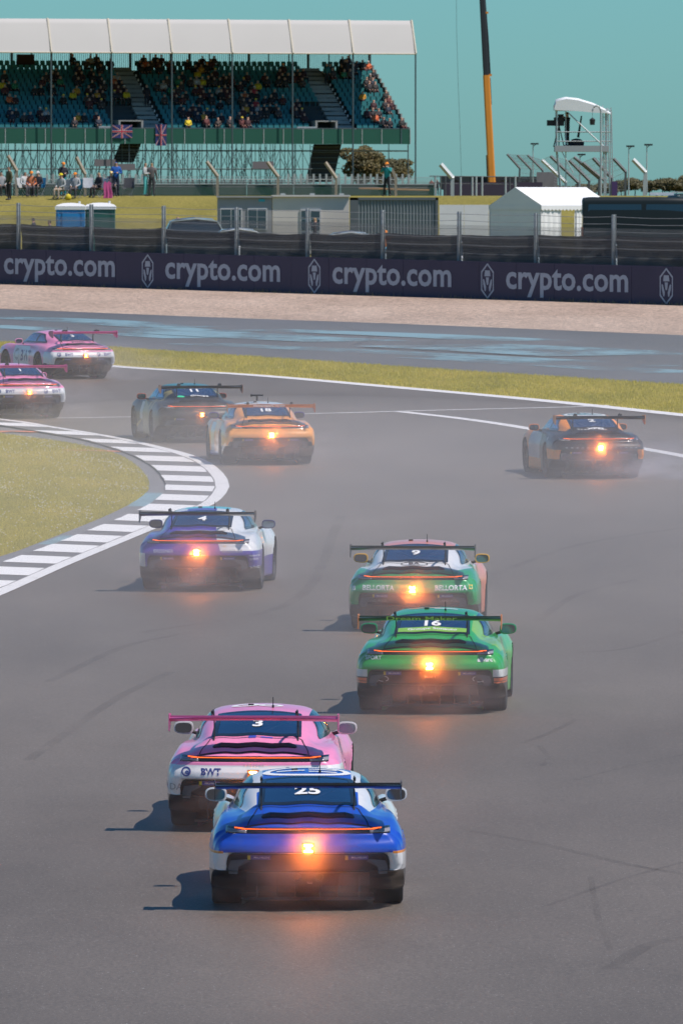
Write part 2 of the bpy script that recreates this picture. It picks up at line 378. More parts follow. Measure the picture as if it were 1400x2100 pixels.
# white kerb stripes, each its own piece
def crossings(poly, y):
    out = []
    for (x0, y0), (x1, y1) in zip(poly, poly[1:]):
        if (y0 - y) * (y1 - y) <= 0 and y0 != y1: out.append(x0 + (x1 - x0) * (y - y0) / (y1 - y0))
    return out
apex_y = 1001.0
bands = [(853, 860), (870, 878), (887, 895.5), (904, 912.5), (921, 930.5), (939, 950), (959, 970.5), (979.5, 991), (999.5, 1010.5), (1019, 1031), (1039, 1052), (1060, 1073), (1081, 1094), (1102, 1115.5), (1122, 1136.5), (1145, 1159), (1168, 1183), (1194, 1211), (1222, 1240), (1252, 1271)]
dM = [(o[0] + (i[0] - o[0]) * .23, o[1] + (i[1] - o[1]) * .23) for o, i in zip(dO, dI)]
stripes_done = 0
for y0, y1 in bands:
    rows = []
    for k in range(5):
        y = y0 + (y1 - y0) * k / 4
        xi = crossings(dI, y); xo = crossings(dM, y)
        if not xo: continue
        half = [q for q in xo]
        def pick(lst, poly, upper):
            best = None
            for (a0, b0), (a1, b1) in zip(poly, poly[1:]):
                if (b0 - y) * (b1 - y) <= 0 and b0 != b1:
                    far = b1 < b0            # the outline runs from near to far: both halves go up the picture
                    best = a0 + (a1 - a0) * (y - b0) / (b1 - b0)
            return best
        a, b = pick(dI, dI, 0), pick(dM, dM, 0)
        if a is None or b is None or b - a < 4: continue
        rows.append((a + random.uniform(-1.5, 1.5), b + random.uniform(-1, 1), y))
    if len(rows) < 2: continue
    vs = []; W_ = 8
    for a, b, y in rows:
        for j in range(W_ + 1):
            x = a + (b - a) * j / W_; vs.append(road(x, y, .058 - .032 * j / W_))
    MB().add(vs, [(i * (W_ + 1) + j, i * (W_ + 1) + j + 1, (i + 1) * (W_ + 1) + j + 1, (i + 1) * (W_ + 1) + j) for i in range(len(rows) - 1) for j in range(W_)]).build('kerb_stripe', M_STRIPE, kerb)
# orange painted slabs in the grass behind the kerb
for pts, w in (([(-40, 891), (20, 887), (82, 889)], .55), ([(134, 926), (190, 927), (246, 929)], .45)):
    ribbon([road(x, y) for x, y in spline(pts, 10)], w, .035, 'orange_run_off_paint', M_ORANGE)
for pts, w in (([(185, 1088), (205, 1080), (235, 1073)], .5), ([(285, 1040), (296, 1026), (318, 1012)], .4), ([(100, 1118), (130, 1108), (150, 1100)], .4)):
    ribbon([road(x, y) for x, y in spline(pts, 10)], w, .016, 'worn_paint_patch', M_BLUEP)
# infield: soil sheet bounded by the apron
vs = []; m = 6
for p in dG:
    a = road(*p, .017); b = Vector((a.x - 45, a.y, a.y * SLOPE + .017)); vs += [a + (b - a) * (j / m) for j in range(m + 1)]
structure(MB().add(vs, [(i * (m + 1) + j, i * (m + 1) + j + 1, (i + 1) * (m + 1) + j + 1, (i + 1) * (m + 1) + j) for i in range(NK - 1) for j in range(m)]).build('infield_ground', M_INF))

# grass blades (uncountable: one object per lawn)
def blade_mat(name, c0, c1, c2):
    m, nt, b, N, L, P = nodes_of(name)
    a = noise(N, L, P, .6, 5, .6, (1, .3, 1)); o = noise(N, L, P, 60, 1, .5)
    c = ramp(N, L, a, [(.3, c0), (.52, c1), (.74, c2)]); g = ramp(N, L, o, [(.3, (.6, .6, .6)), (.7, (1.35, 1.35, 1.3))])
    q = mixc(N, L, 1.0, c, g, 'MULTIPLY'); L.new(q, b.inputs['Base Color']); b.inputs['Roughness'].default_value = .7; b.inputs['Specular IOR Level'].default_value = .25
    tl = N.new('ShaderNodeBsdfTranslucent'); L.new(q, tl.inputs[0]); mx = N.new('ShaderNodeMixShader'); mx.inputs[0].default_value = .45; L.new(b.outputs[0], mx.inputs[1]); L.new(tl.outputs[0], mx.inputs[2]); L.new(mx.outputs[0], N['Material Output'].inputs[0])
    return m
M_BLADE = blade_mat('grass_blades', (.44, .40, .035), (.57, .49, .05), (.68, .56, .09))
M_DAISY = mat('clover_heads', (.66, .63, .50), .8)
def blades(name, label, P, h0, h1, w, material):
    n = len(P); a = rng.uniform(0, 2 * np.pi, n); h = rng.uniform(h0, h1, n); lean = rng.uniform(0, .5, n)
    dx, dy = np.cos(a), np.sin(a); ww = w * rng.uniform(.7, 1.3, n)
    A = P + np.column_stack([dx * ww, dy * ww, np.zeros(n)]); B = P - np.column_stack([dx * ww, dy * ww, np.zeros(n)])
    C = P + np.column_stack([-dy * h * lean, dx * h * lean, h])
    V = np.stack([A, B, C], 1).reshape(-1, 3); me = bpy.data.meshes.new(name)
    me.vertices.add(3 * n); me.vertices.foreach_set('co', V.ravel()); me.loops.add(3 * n); me.loops.foreach_set('vertex_index', np.arange(3 * n))
    me.polygons.add(n); me.polygons.foreach_set('loop_start', np.arange(0, 3 * n, 3)); me.polygons.foreach_set('loop_total', np.full(n, 3)); me.update(calc_edges=True)
    me.materials.append(material); o = link(name, me); return tag(o, label, 'grass', kind='stuff')
def scatter_px(n, inside, box):
    out = []
    a, b = road(box[0], box[2]), road(box[1], box[3]); Y0, Y1 = a.y, b.y
    Xs = [road(box[0], box[2]).x, road(box[0], box[3]).x, road(box[1], box[2]).x, road(box[1], box[3]).x]
    X = rng.uniform(min(Xs), max(Xs), n); Y = rng.uniform(min(Y0, Y1), max(Y0, Y1), n)
    # back to the picture plane of the road to test the outline
    s = FPX * CP / Y
    zr_ = SLOPE * Y - CAM_H
    dep = Y * CP - zr_ * SP; px = 700 + FPX * X / dep; py = 1050 - FPX * (Y * SP + zr_ * CP) / dep
    k = inside(px, py); return np.column_stack([X, Y, SLOPE * Y + .008])[k]
gx, gy = np.array([p[0] for p in dG]), np.array([p[1] for p in dG])
ia = int(np.argmax(gx))
def in_field(px, py):
    lo = np.interp(px, gx[ia:][::-1], gy[ia:][::-1]); hi = np.interp(px, gx[:ia + 1], gy[:ia + 1])
    return (px < gx[ia]) & (py > lo) & (py < hi) & (px > -60)
FP = scatter_px(420000, in_field, (-60, 310, 880, 1160))
blades('infield_grass', 'mown infield grass inside the striped kerb', FP, .02, .065, .006, M_BLADE)
cl = rng.random(len(FP)) < .5
cn = np.sin(FP[:, 0] * 2.1 + 3) * np.sin(FP[:, 1] * .33 + 1) + .6 * np.sin(FP[:, 0] * 5 + FP[:, 1] * .9)
DP = FP[(rng.random(len(FP)) < .002 + .009 * np.clip(cn, 0, 1))] + [0, 0, .055]
n = len(DP); a = np.array([(-.011, 0, -.006), (.011, 0, -.006), (.011, 0, .010), (-.011, 0, .010), (0, -.012, .002), (0, .012, .002)])
V = (DP[:, None, :] + a[None]).reshape(-1, 3); me = bpy.data.meshes.new('clover_flowers')
me.from_pydata(V.tolist(), [], [f for i in range(n) for f in ((6 * i, 6 * i + 1, 6 * i + 5), (6 * i + 1, 6 * i + 2, 6 * i + 5), (6 * i + 2, 6 * i + 3, 6 * i + 5), (6 * i + 3, 6 * i, 6 * i + 5), (6 * i, 6 * i + 3, 6 * i + 4), (6 * i + 3, 6 * i + 2, 6 * i + 4), (6 * i + 2, 6 * i + 1, 6 * i + 4), (6 * i + 1, 6 * i, 6 * i + 4))])
me.materials.append(M_DAISY); tag(link('clover_flowers', me), 'small white clover heads scattered through the infield grass', 'flowers', kind='stuff')
def in_verge(px, py):
    return (py > np.interp(px, *zip(*L_VTOP))) & (py < np.interp(px, *zip(*L_VBOT)) - 1.0) & (px > -40) & (px < 1440)
VP = scatter_px(330000, in_verge, (-40, 1440, 690, 860))
blades('verge_grass', 'strip of yellow-green grass between track and run-off', VP, .03, .09, .010, M_BLADE)
# ------------------------------------------------------------------ the race cars: one body shape, ten liveries
KY = [-0.97, -0.85, -0.6, -0.35, 0.0, 0.35, 0.7, 1.0, 1.4, 1.7, 2.0, 2.25, 2.46, 2.8, 3.1, 3.35, 3.5]
KT = dict(
 zc=[.850, .912, .968, 1.045, 1.150, 1.215, 1.253, 1.262, 1.232, 1.115, .960, .865, .822, .755, .68, .58, .46],
 W=[.925, .945, .960, .968, .965, .935, .885, .862, .858, .868, .905, .940, .945, .920, .87, .79, .66],
 zb=[.395, .37, .31, .18, .10, .10, .10, .10, .10, .10, .10, .10, .10, .10, .10, .12, .20],
 ws=[.79, .81, .83, .845, .845, .83, .80, .795, .795, .80, .81, .815, .81, .79, .74, .66, .55],
 zs=[.775, .808, .842, .872, .888, .884, .868, .858, .852, .85, .858, .872, .875, .84, .76, .63, .48],
 wg=[.62, .62, .62, .62, .665, .70, .725, .735, .735, .72, .68, .62, .58, .55, .5, .45, .35],
 zg=[.830, .882, .915, .930, .928, .922, .918, .91, .905, .90, .885, .845, .805, .745, .69, .6, .47],
 wm=[.45, .46, .48, .515, .575, .625, .65, .657, .642, .60, .52, .46, .4, .38, .35, .3, .25],
 zm=[.843, .902, .950, 1.005, 1.050, 1.072, 1.085, 1.085, 1.072, 1.01, .928, .856, .814, .751, .686, .592, .466],
 wr=[.30, .31, .35, .405, .455, .49, .51, .515, .50, .455, .36, .3, .27, .25, .22, .2, .16],
 zr=[.847, .907, .962, 1.030, 1.112, 1.164, 1.198, 1.206, 1.180, 1.075, .950, .861, .819, .753, .685, .58, .46])
def kp(k, y): return pchip(KY, KT[k], y)
def rear_y(x, z):
    y = np.interp(z, [.1, .25, .4, .52, .6, .66, .72, .78, .85, .9], [-.84, -.90, -.965, -1.02, -1.045, -1.035, -1.0, -.985, -.985, -.98])
    rec = sstep(.82, .76, np.abs(x)) * sstep(.60, .555, z)
    strip = sstep(.84, .82, np.abs(x)) * sstep(.765, .775, z) * sstep(.835, .828, z)
    return y + .06 * rec + .012 * strip
def bow(x): return .16 * (np.abs(x) / .95) ** 2.6
def body_arrays():
    ys = np.concatenate([np.linspace(-.97, -.5, 26)[:-1], np.linspace(-.5, 2.9, 150)[:-1], np.linspace(2.9, 3.5, 20)])
    K = 46; rings = []
    P = {k: kp(k, ys) for k in KT}
    for i, y in enumerate(ys):
        p = {k: P[k][i] for k in P}; W = p['W']; zb = p['zb']
        c = np.array([(0, zb), (.6 * W, zb), (W - .06, zb + .01), (W - .012, zb + (.10 if zb < .2 else .05)), (W, .52), (W - .008, .64), (W - .042, .757),
                      (p['ws'], p['zs']), ((p['ws'] + p['wg']) / 2, (p['zs'] + p['zg']) / 2 - .004), (p['wg'], p['zg']),
                      (p['wm'], p['zm']), (p['wr'], p['zr']), (.58 * p['wr'], p['zc'] - .015), (0, p['zc'])])
        if p['zs'] < .8:
            f = p['zs'] / .8; c[4:7, 1] = np.minimum(c[4:7, 1], [.50 * f, .62 * f, .72 * f])
        c = np.vstack([c[0] * [-1, 1] if False else [-c[1][0], c[1][1]], c, [-c[-2][0], c[-2][1]]])
        t = np.linspace(0, len(c) - 3 - 1e-6, K); j = t.astype(int); u = (t - j)[:, None]
        p0, p1, p2, p3 = c[j], c[j + 1], c[j + 2], c[j + 3]
        q = .5 * (2 * p1 + (p2 - p0) * u + (2 * p0 - 5 * p1 + 4 * p2 - p3) * u**2 + (3 * p1 - p0 - 3 * p2 + p3) * u**3)
        w = float(sstep(-.45, -.97, y))
        h = np.column_stack([q[:, 0], y + bow(q[:, 0]) * w, q[:, 1]])
        l = h[1:-1][::-1].copy(); l[:, 0] *= -1
        rings.append(np.vstack([h, l]))
    n = len(rings[0]); verts = []; faces = []
    cap = []
    last = rings[0]; cz = .60
    for s in np.concatenate([[.995, .985, .97, .95], np.linspace(.92, .04, 34)]):
        x = last[:, 0] * s; z = cz + (last[:, 2] - cz) * s
        b = float(sstep(1.0, .95, s))
        y = (last[:, 1] - .004) * (1 - b) + (rear_y(x, z) + bow(x)) * b
        cap.append(np.column_stack([x, y, z]))
    cap.reverse()
    allr = cap + rings
    nose = rings[-1]
    for s in (.9, .7, .4, .05):
        allr.append(np.column_stack([nose[:, 0] * s, nose[:, 1] + .05 * (1 - s * s) ** .5, .32 + (nose[:, 2] - .32) * s]))
    V = np.vstack(allr); m = len(allr)
    F = [(i * n + j, i * n + (j + 1) % n, (i + 1) * n + (j + 1) % n, (i + 1) * n + j) for i in range(m - 1) for j in range(n)]
    F.append(tuple(range(n))); F.append(tuple((m - 1) * n + n - 1 - j for j in range(n)))
    return V, F
CV, CF = body_arrays()
BVH = BVHTree.FromPolygons([tuple(v) for v in CV], CF)
WHEELS = ((0.0, .345, .305), (2.459, .335, .27))
ARCH_R = .388
def rw_hw(y): return np.interp(y, [-.42, -.2, .42], [.475, .47, .445])
def side_lo(y): return np.interp(y, [.1, 1.0, 1.85], [.952, .943, .935])
def side_hi(y):
    a = kp('zr', y) - .022; lo = side_lo(y)
    return lo + np.maximum(.012, a - lo) * sstep(.02, .50, y) ** .7
def cut_body():
    V = CV.copy(); keep = []
    C = np.array([V[list(f)].mean(0) for f in CF])
    inw = np.zeros(len(V), bool)
    for wy, wz, _ in WHEELS:
        d = np.hypot(V[:, 1] - wy, V[:, 2] - wz); inw |= (d < ARCH_R) & (np.abs(V[:, 0]) > .52)
    for k, f in enumerate(CF):
        x, y, z = C[k]; ax = abs(x)
        if all(inw[list(f)]): continue
        if z > .93 and -.385 < y < .385 and ax < rw_hw(y) - .03: continue
        if z > .93 and 1.47 < y < 2.03 and ax < np.interp(y, [1.45, 2.05], [.47, .57]): continue
        if .16 < y < 1.75 and ax > .4 and side_lo(y) + .014 < z < side_hi(y) - .014: continue
        keep.append(f)
    used = np.zeros(len(V), bool)
    for f in keep: used[list(f)] = True
    for wy, wz, _ in WHEELS:
        d = np.hypot(V[:, 1] - wy, V[:, 2] - wz)
        s = (d < ARCH_R) & (np.abs(V[:, 0]) > .52) & used & (d > .05)
        k = (ARCH_R / d[s])
        V[s, 1] = wy + (V[s, 1] - wy) * k; V[s, 2] = wz + (V[s, 2] - wz) * k
    mb = MB(); mb.add(V, keep)
    me = mb.mesh('car_body'); me.polygons.foreach_set('use_smooth', [True] * len(me.polygons)); me.set_sharp_from_angle(angle=R(38))
    bm = bmesh.new(); bm.from_mesh(me)
    bmesh.ops.delete(bm, geom=[v for v in bm.verts if not v.link_faces], context='VERTS'); bm.to_mesh(me); bm.free()
    return me
BODY_ME = cut_body()
DIRS = {'rear': (Vector((0, 1, 0)), lambda a, b: Vector((a, -3, b))), 'top': (Vector((0, 0, -1)), lambda a, b: Vector((a, b, 3))),
        'left': (Vector((1, 0, 0)), lambda a, b: Vector((-3, -a, b))), 'right': (Vector((-1, 0, 0)), lambda a, b: Vector((3, a, b)))}
def proj(side, a, b, off):
    d, org = DIRS[side]
    h = BVH.ray_cast(org(a, b), d)
    if h[0] is None:
        h = BVH.find_nearest(org(a, b) + d * (2.0 if side == 'rear' else 2.1))
    n = h[1]
    if n.dot(d) > 0: n = -n
    return h[0] + n * off
def patch(side, fn, nu, nv, off, skirt=.012, mb=None):
    """a panel that follows the body: fn(u, v) gives the two coordinates seen from that side"""
    mb = mb or MB(); d = DIRS[side][0]
    g = [[proj(side, *fn(i / nu, j / nv), off) for j in range(nv + 1)] for i in range(nu + 1)]
    vs = [p for r in g for p in r]; idx = lambda i, j: i * (nv + 1) + j
    fs = [(idx(i, j), idx(i + 1, j), idx(i + 1, j + 1), idx(i, j + 1)) for i in range(nu) for j in range(nv)]
    if skirt:
        ed = [(i, 0) for i in range(nu)] + [(nu, j) for j in range(nv)] + [(nu - i, nv) for i in range(nu)] + [(0, nv - j) for j in range(nv)]
        o = len(vs); vs += [g[i][j] + d * skirt for i, j in ed]
        for k in range(len(ed)):
            k2 = (k + 1) % len(ed)
            fs.append((idx(*ed[k]), o + k, o + k2, idx(*ed[k2])))
    return mb.add(vs, fs)
def ring_patch(side, fo, fi, n, off, mb=None):
    """a frame between an outer and an inner closed outline"""
    mb = mb or MB(); a = [proj(side, *fo(k / n), off) for k in range(n)]; b = [proj(side, *fi(k / n), off) for k in range(n)]
    return mb.add(a + b, [(k, (k + 1) % n, n + (k + 1) % n, n + k) for k in range(n)])
def quad_path(corners):
    """closed outline through corner points with evenly spread samples"""
    c = [np.array(p, float) for p in corners]; L = [np.linalg.norm(c[(i + 1) % len(c)] - c[i]) for i in range(len(c))]; T = sum(L)
    def f(t):
        s = (t % 1) * T
        for i, l in enumerate(L):
            if s <= l: return tuple(c[i] + (c[(i + 1) % len(c)] - c[i]) * (s / l))
            s -= l
        return tuple(c[0])
    return f
def decal(body, side, a, b, h, bold=0.0, spacing=1.0, off=.005, stretch=1.0, aspect=None):
    v, f = text_vf(body, bold, spacing); hh = v[:, 1].max() - v[:, 1].min(); s = h / hh
    vs = [proj(side, a + x * s * stretch, b + y * s, off) for x, y in v]
    return MB().add(vs, f)
def shape(side, polys, off=.005):
    mb = MB()
    for p in polys: mb.add([proj(side, x, y, off) for x, y in p], [tuple(range(len(p)))])
    return mb
def annulus(cx, cy, rx, ry, t, n=28, a0=0, a1=360):
    out = []
    for k in range(n):
        p, q = R(a0 + (a1 - a0) * k / n), R(a0 + (a1 - a0) * (k + 1) / n)
        e = lambda w, r: (cx + (rx - t * r) * math.cos(w), cy + (ry - t * r) * math.sin(w))
        out.append([e(p, 0), e(q, 0), e(q, 1), e(p, 1)])
    return out
def rectp(x0, x1, y0, y1, n=6):
    return [[(x0 + (x1 - x0) * k / n, y0), (x0 + (x1 - x0) * (k + 1) / n, y0), (x0 + (x1 - x0) * (k + 1) / n, y1), (x0 + (x1 - x0) * k / n, y1)] for k in range(n)]

# shared materials of the cars
M_TYRE = mat('tyre_rubber', (.018, .018, .019), .82, var=.3, scale=9)
M_RIM = mat('wheel_metal', (.09, .09, .10), .35, .9)
M_BLACK = mat('black_plastic', (.014, .014, .016), .55, var=.25, scale=8)
M_GLOSSB = mat('gloss_black', (.012, .012, .014), .18, coat=.6)
M_CARBON = mat('carbon_wing', (.022, .022, .026), .30, coat=.4)
M_DUCT = mat('duct_grey', (.10, .10, .11), .45)
M_PIPE = mat('exhaust_steel', (.35, .33, .31), .3, 1.0)
M_CAGE = mat('roll_cage_paint', (.32, .32, .36), .5)
M_INT = mat('cabin_black', (.075, .07, .085), .8)
M_LED = mat('lit_tail_strip', (.5, .06, .01), .4, emit=(1.0, .14, .02), es=1.7)
M_RAIN = mat('lit_rain_light', (.8, .3, .05), .4, emit=(1.0, .22, .03), es=520.0)
M_RAIN_DIM = mat('dim_rain_light', (.8, .3, .05), .4, emit=(1.0, .24, .03), es=70.0)
M_LAMP = mat('lamp_lens', (.30, .28, .30), .15, coat=.5)
M_STK_B = mat('sticker_blue', (.07, .08, .34), .4)
M_STK_Y = mat('sticker_yellow', (.75, .60, .04), .4)
M_WHITE = mat('white_vinyl', (.78, .78, .78), .4)
M_NAVY = mat('navy_vinyl', (.03, .05, .22), .4)
M_MIRR = mat('mirror_glass', (.22, .23, .25), .06, 1.0)
def glass_material():
    m, nt, b = new_mat('car_glass')
    out = nt.nodes['Material Output']; nt.nodes.remove(b)
    tr = nt.nodes.new('ShaderNodeBsdfTransparent'); tr.inputs[0].default_value = (.80, .80, .92, 1)
    gl = nt.nodes.new('ShaderNodeBsdfGlossy'); gl.inputs['Roughness'].default_value = .07; gl.inputs[0].default_value = (.9, .9, 1, 1)
    fr = nt.nodes.new('ShaderNodeFresnel'); fr.inputs[0].default_value = 2.5
    mx = nt.nodes.new('ShaderNodeMixShader')
    mxm = nt.nodes.new('ShaderNodeMath'); mxm.operation = 'MAXIMUM'; mxm.inputs[1].default_value = .60; nt.links.new(fr.outputs[0], mxm.inputs[0]); nt.links.new(mxm.outputs[0], mx.inputs[0]); nt.links.new(tr.outputs[0], mx.inputs[1]); nt.links.new(gl.outputs[0], mx.inputs[2])
    nt.links.new(mx.outputs[0], out.inputs[0])
    return m
M_GLASS = glass_material()
def livery(name, base, regions, rough=.28, coat=.7):
    """car paint: base colour, then regions (colour, [(abs_x, a, b, c, d), ...]) painted where every a*x+b*y+c*z+d > 0"""
    m, nt, b = new_mat(name); N = nt.nodes; L = nt.links
    b.inputs['Roughness'].default_value = rough; b.inputs['Coat Weight'].default_value = coat; b.inputs['Coat Roughness'].default_value = .08
    tc = N.new('ShaderNodeTexCoord'); sx = N.new('ShaderNodeSeparateXYZ'); L.new(tc.outputs['Object'], sx.inputs[0])
    ab = N.new('ShaderNodeMath'); ab.operation = 'ABSOLUTE'; L.new(sx.outputs[0], ab.inputs[0])
    def ma(inp, k, add):
        n = N.new('ShaderNodeMath'); n.operation = 'MULTIPLY_ADD'; L.new(inp, n.inputs[0]); n.inputs[1].default_value = k
        if hasattr(add, 'is_linked'): L.new(add, n.inputs[2])
        else: n.inputs[2].default_value = add
        return n.outputs[0]
    col = None
    for c, conds in regions:
        acc = None
        for (a_, a, bb, cc, d) in conds:
            v = d
            for inp, k in ((ab.outputs[0] if a_ else sx.outputs[0], a), (sx.outputs[1], bb), (sx.outputs[2], cc)):
                if k: v = ma(inp, k, v)
            if acc is None: acc = v
            else:
                n = N.new('ShaderNodeMath'); n.operation = 'MINIMUM'; L.new(acc, n.inputs[0]); L.new(v, n.inputs[1]); acc = n.outputs[0]
        g = N.new('ShaderNodeMath'); g.operation = 'GREATER_THAN'; L.new(acc, g.inputs[0]); g.inputs[1].default_value = 0.0
        mx = N.new('ShaderNodeMix'); mx.data_type = 'RGBA'; L.new(g.outputs[0], mx.inputs[0])
        if col is None: mx.inputs[6].default_value = (*base, 1)
        else: L.new(col, mx.inputs[6])
        mx.inputs[7].default_value = (*c, 1); col = mx.outputs[2]
    # road film: a little grime low down with a shape of its own
    nz = N.new('ShaderNodeTexNoise'); nz.inputs['Scale'].default_value = 7; nz.inputs['Detail'].default_value = 6; L.new(tc.outputs['Object'], nz.inputs['Vector'])
    rp = N.new('ShaderNodeMapRange'); rp.inputs[1].default_value = .52; rp.inputs[2].default_value = .85; rp.inputs[4].default_value = .28; L.new(nz.outputs['Fac'], rp.inputs[0])
    gm = N.new('ShaderNodeMix'); gm.data_type = 'RGBA'; L.new(rp.outputs[0], gm.inputs[0]); gm.inputs[7].default_value = (.16, .14, .13, 1)
    if col is None: gm.inputs[6].default_value = (*base, 1)
    else: L.new(col, gm.inputs[6])
    L.new(gm.outputs[2], b.inputs['Base Color'])
    return m

# shared meshes of the cars ------------------------------------------------
def tyre_mesh(w):
    h = w / 2; p = [(.235, -h + .02), (.27, -h + .004), (.31, -h), (.332, -h + .012), (.342, -h + .04), (.345, 0), (.342, h - .04), (.332, h - .012), (.31, h), (.27, h - .004), (.235, h - .02)]
    me = MB().lathe(p, 40, 'X').mesh('tyre', M_TYRE); smooth_by_angle(me, 50); return me
def rim_mesh(w):
    mb = MB(); h = w / 2
    mb.lathe([(.238, -h + .015), (.238, h - .02), (.225, h - .012), (.212, h - .03), (.212, -h + .02)], 32, 'X')
    mb.lathe([(0.0, h - .05), (.045, h - .05), (.055, h - .065), (.055, h - .10)], 14, 'X')
    for k in range(10):
        a = 2 * math.pi * k / 10; ca, sa = math.cos(a), math.sin(a)
        for s in (-1, 1):
            q = lambda r, t, x: (x, r * ca - t * sa, r * sa + t * ca)
            t0, t1 = .010 * s, .030 * s
            vs = [q(.05, t0 - .006, h - .06), q(.05, t0 + .006, h - .06), q(.222, t1 + .007, h - .028), q(.222, t1 - .007, h - .028),
                  q(.05, t0 - .006, h - .085), q(.05, t0 + .006, h - .085), q(.222, t1 + .007, h - .06), q(.222, t1 - .007, h - .06)]
            mb.add(vs, [(0, 1, 2, 3), (4, 7, 6, 5), (0, 4, 5, 1), (2, 6, 7, 3), (0, 3, 7, 4), (1, 5, 6, 2)])
    mb.lathe([(0.0, h - .11), (.19, h - .11), (.19, h - .13), (0, h - .13)], 24, 'X')       # brake disc
    me = mb.mesh('rim', M_RIM); smooth_by_angle(me, 30); return me
def arch_mesh(sx, wy, wz):
    mb = MB(); n = 28; vs = []; fs = []
    for k in range(n + 1):
        a = R(-20 + 220 * k / n); c, s = math.cos(a), math.sin(a)
        for x, r in ((.945, ARCH_R - .004), (.60, ARCH_R), (.58, .05)):
            vs.append((sx * (x if x < .9 else kp('W', wy + r * c) - .02), wy + r * c, wz + r * s))
    for k in range(n):
        for j in range(2): fs.append((k * 3 + j, k * 3 + j + 1, k * 3 + 4 + j, k * 3 + 3 + j))
    return mb.add(vs, fs).mesh('wheel_arch', M_BLACK, True)
ME = {}
ME['tyre_r'], ME['tyre_f'] = tyre_mesh(.305), tyre_mesh(.27)
ME['rim_r'], ME['rim_f'] = rim_mesh(.305), rim_mesh(.27)
for _s in (-1, 1):
    for _i, (_wy, _wz, _w) in enumerate(WHEELS): ME['arch', _s, _i] = arch_mesh(_s, _wy, _wz)
# windows
def rw(u, v):
    y = .40 - .80 * v; return ((2 * u - 1) * rw_hw(y), y)
ME['rear_glass'] = patch('top', rw, 14, 12, .003, 0).mesh('rear_window', M_GLASS, True)
_o = [(-rw_hw(.42) - .01, .425), (rw_hw(.42) + .01, .425), (rw_hw(-.42) + .012, -.43), (-rw_hw(-.42) - .012, -.43)]
_i = [(-rw_hw(.36) + .045, .365), (rw_hw(.36) - .045, .365), (rw_hw(-.36) - .045, -.355), (-rw_hw(-.36) + .045, -.355)]
ME['rear_frit'] = ring_patch('top', quad_path(_o), quad_path(_i), 72, .0055).mesh('window_border', M_GLOSSB)
for _s, _side in ((-1, 'left'), (1, 'right')):
    def sw(u, v, _s=_s):
        y = .10 + 1.74 * u; z = side_lo(y) + (side_hi(y) - side_lo(y)) * v
        return (_s * y, z)
    ME['side_glass', _s] = patch(_side, sw, 30, 5, .003, 0).mesh('side_window', M_GLASS, True)
    mb = MB(); N_ = 40; top = []; bot = []
    ys = [.08 + 1.78 * k / N_ for k in range(N_ + 1)]
    for edge in ('lo', 'hi'):
        vs = []; fs = []
        for k, y in enumerate(ys):
            lo, hi = float(side_lo(y)), float(side_hi(y))
            a, b_ = (lo - .012, min(lo + .03, (lo + hi) / 2)) if edge == 'lo' else (max(hi - .03, (lo + hi) / 2), hi + .008)
            vs += [proj(_side, _s * y, a, .0055), proj(_side, _s * y, b_, .0055)]
        fs = [(2 * k, 2 * k + 1, 2 * k + 3, 2 * k + 2) for k in range(N_)]
        mb.add(vs, fs)
    for y0, y1 in ((.66, .76), (1.74, 1.86)):      # pillar behind the door glass, A-pillar foot
        vs = []
        for k in range(7):
            for y in (y0, y1):
                lo, hi = float(side_lo(y)), float(side_hi(y)); vs.append(proj(_side, _s * y, lo + (hi - lo) * k / 6, .0058))
        mb.add(vs, [(2 * k, 2 * k + 1, 2 * k + 3, 2 * k + 2) for k in range(6)])
    ME['side_frit', _s] = mb.mesh('window_border', M_GLOSSB)
def ws_(u, v):
    y = 1.44 + .64 * v; return ((2 * u - 1) * float(np.interp(y, [1.44, 2.08], [.50, .60])), y)
ME['windscreen'] = patch('top', ws_, 12, 10, .003, 0).mesh('windscreen', M_GLASS, True)
# cabin: floor and bulkhead, seat, roll cage
mb = MB().box((0, .9, .30), (1.5, 2.6, .04)).box((0, -.46, .60), (1.2, .03, .56)).box((0, 2.05, .6), (1.3, .03, .5)).box((.0, 1.85, .80), (1.25, .35, .10))
ME['cabin'] = mb.mesh('cabin_floor', M_INT)
mb = MB(); mb.box((-.34, 1.05, .42), (.5, .5, .14)); mb.box((-.34, .78, .72), (.48, .12, .6), 0, R(-14)); mb.box((-.34, .72, 1.03), (.30, .12, .22), 0, R(-14))
mb.box((-.12, .78, 1.0), (.06, .26, .18)); mb.box((-.56, .78, 1.0), (.06, .26, .18))
ME['seat'] = mb.mesh('driver_seat', M_INT)
mb = MB(); t = .020
mb.tube([(-.60, .72, .32), (-.62, .72, .85), (-.50, .72, 1.17), (.50, .72, 1.17), (.62, .72, .85), (.60, .72, .32)], t)
for s in (-1, 1):
    mb.tube([(s * .47, .72, 1.16), (s * .50, -.25, .80)], t); mb.tube([(s * .44, .72, 1.16), (-s * .46, -.22, .82)], t)
    mb.tube([(s * .50, .72, 1.17), (s * .49, 1.40, 1.14), (s * .60, 1.95, .86)], t); mb.tube([(s * .60, .72, .60), (s * .62, 1.7, .50)], t)
    mb.tube([(s * .56, .72, 1.0), (-s * .5, .72, .5)], t)
ME['cage'] = mb.mesh('roll_cage', M_CAGE, True)
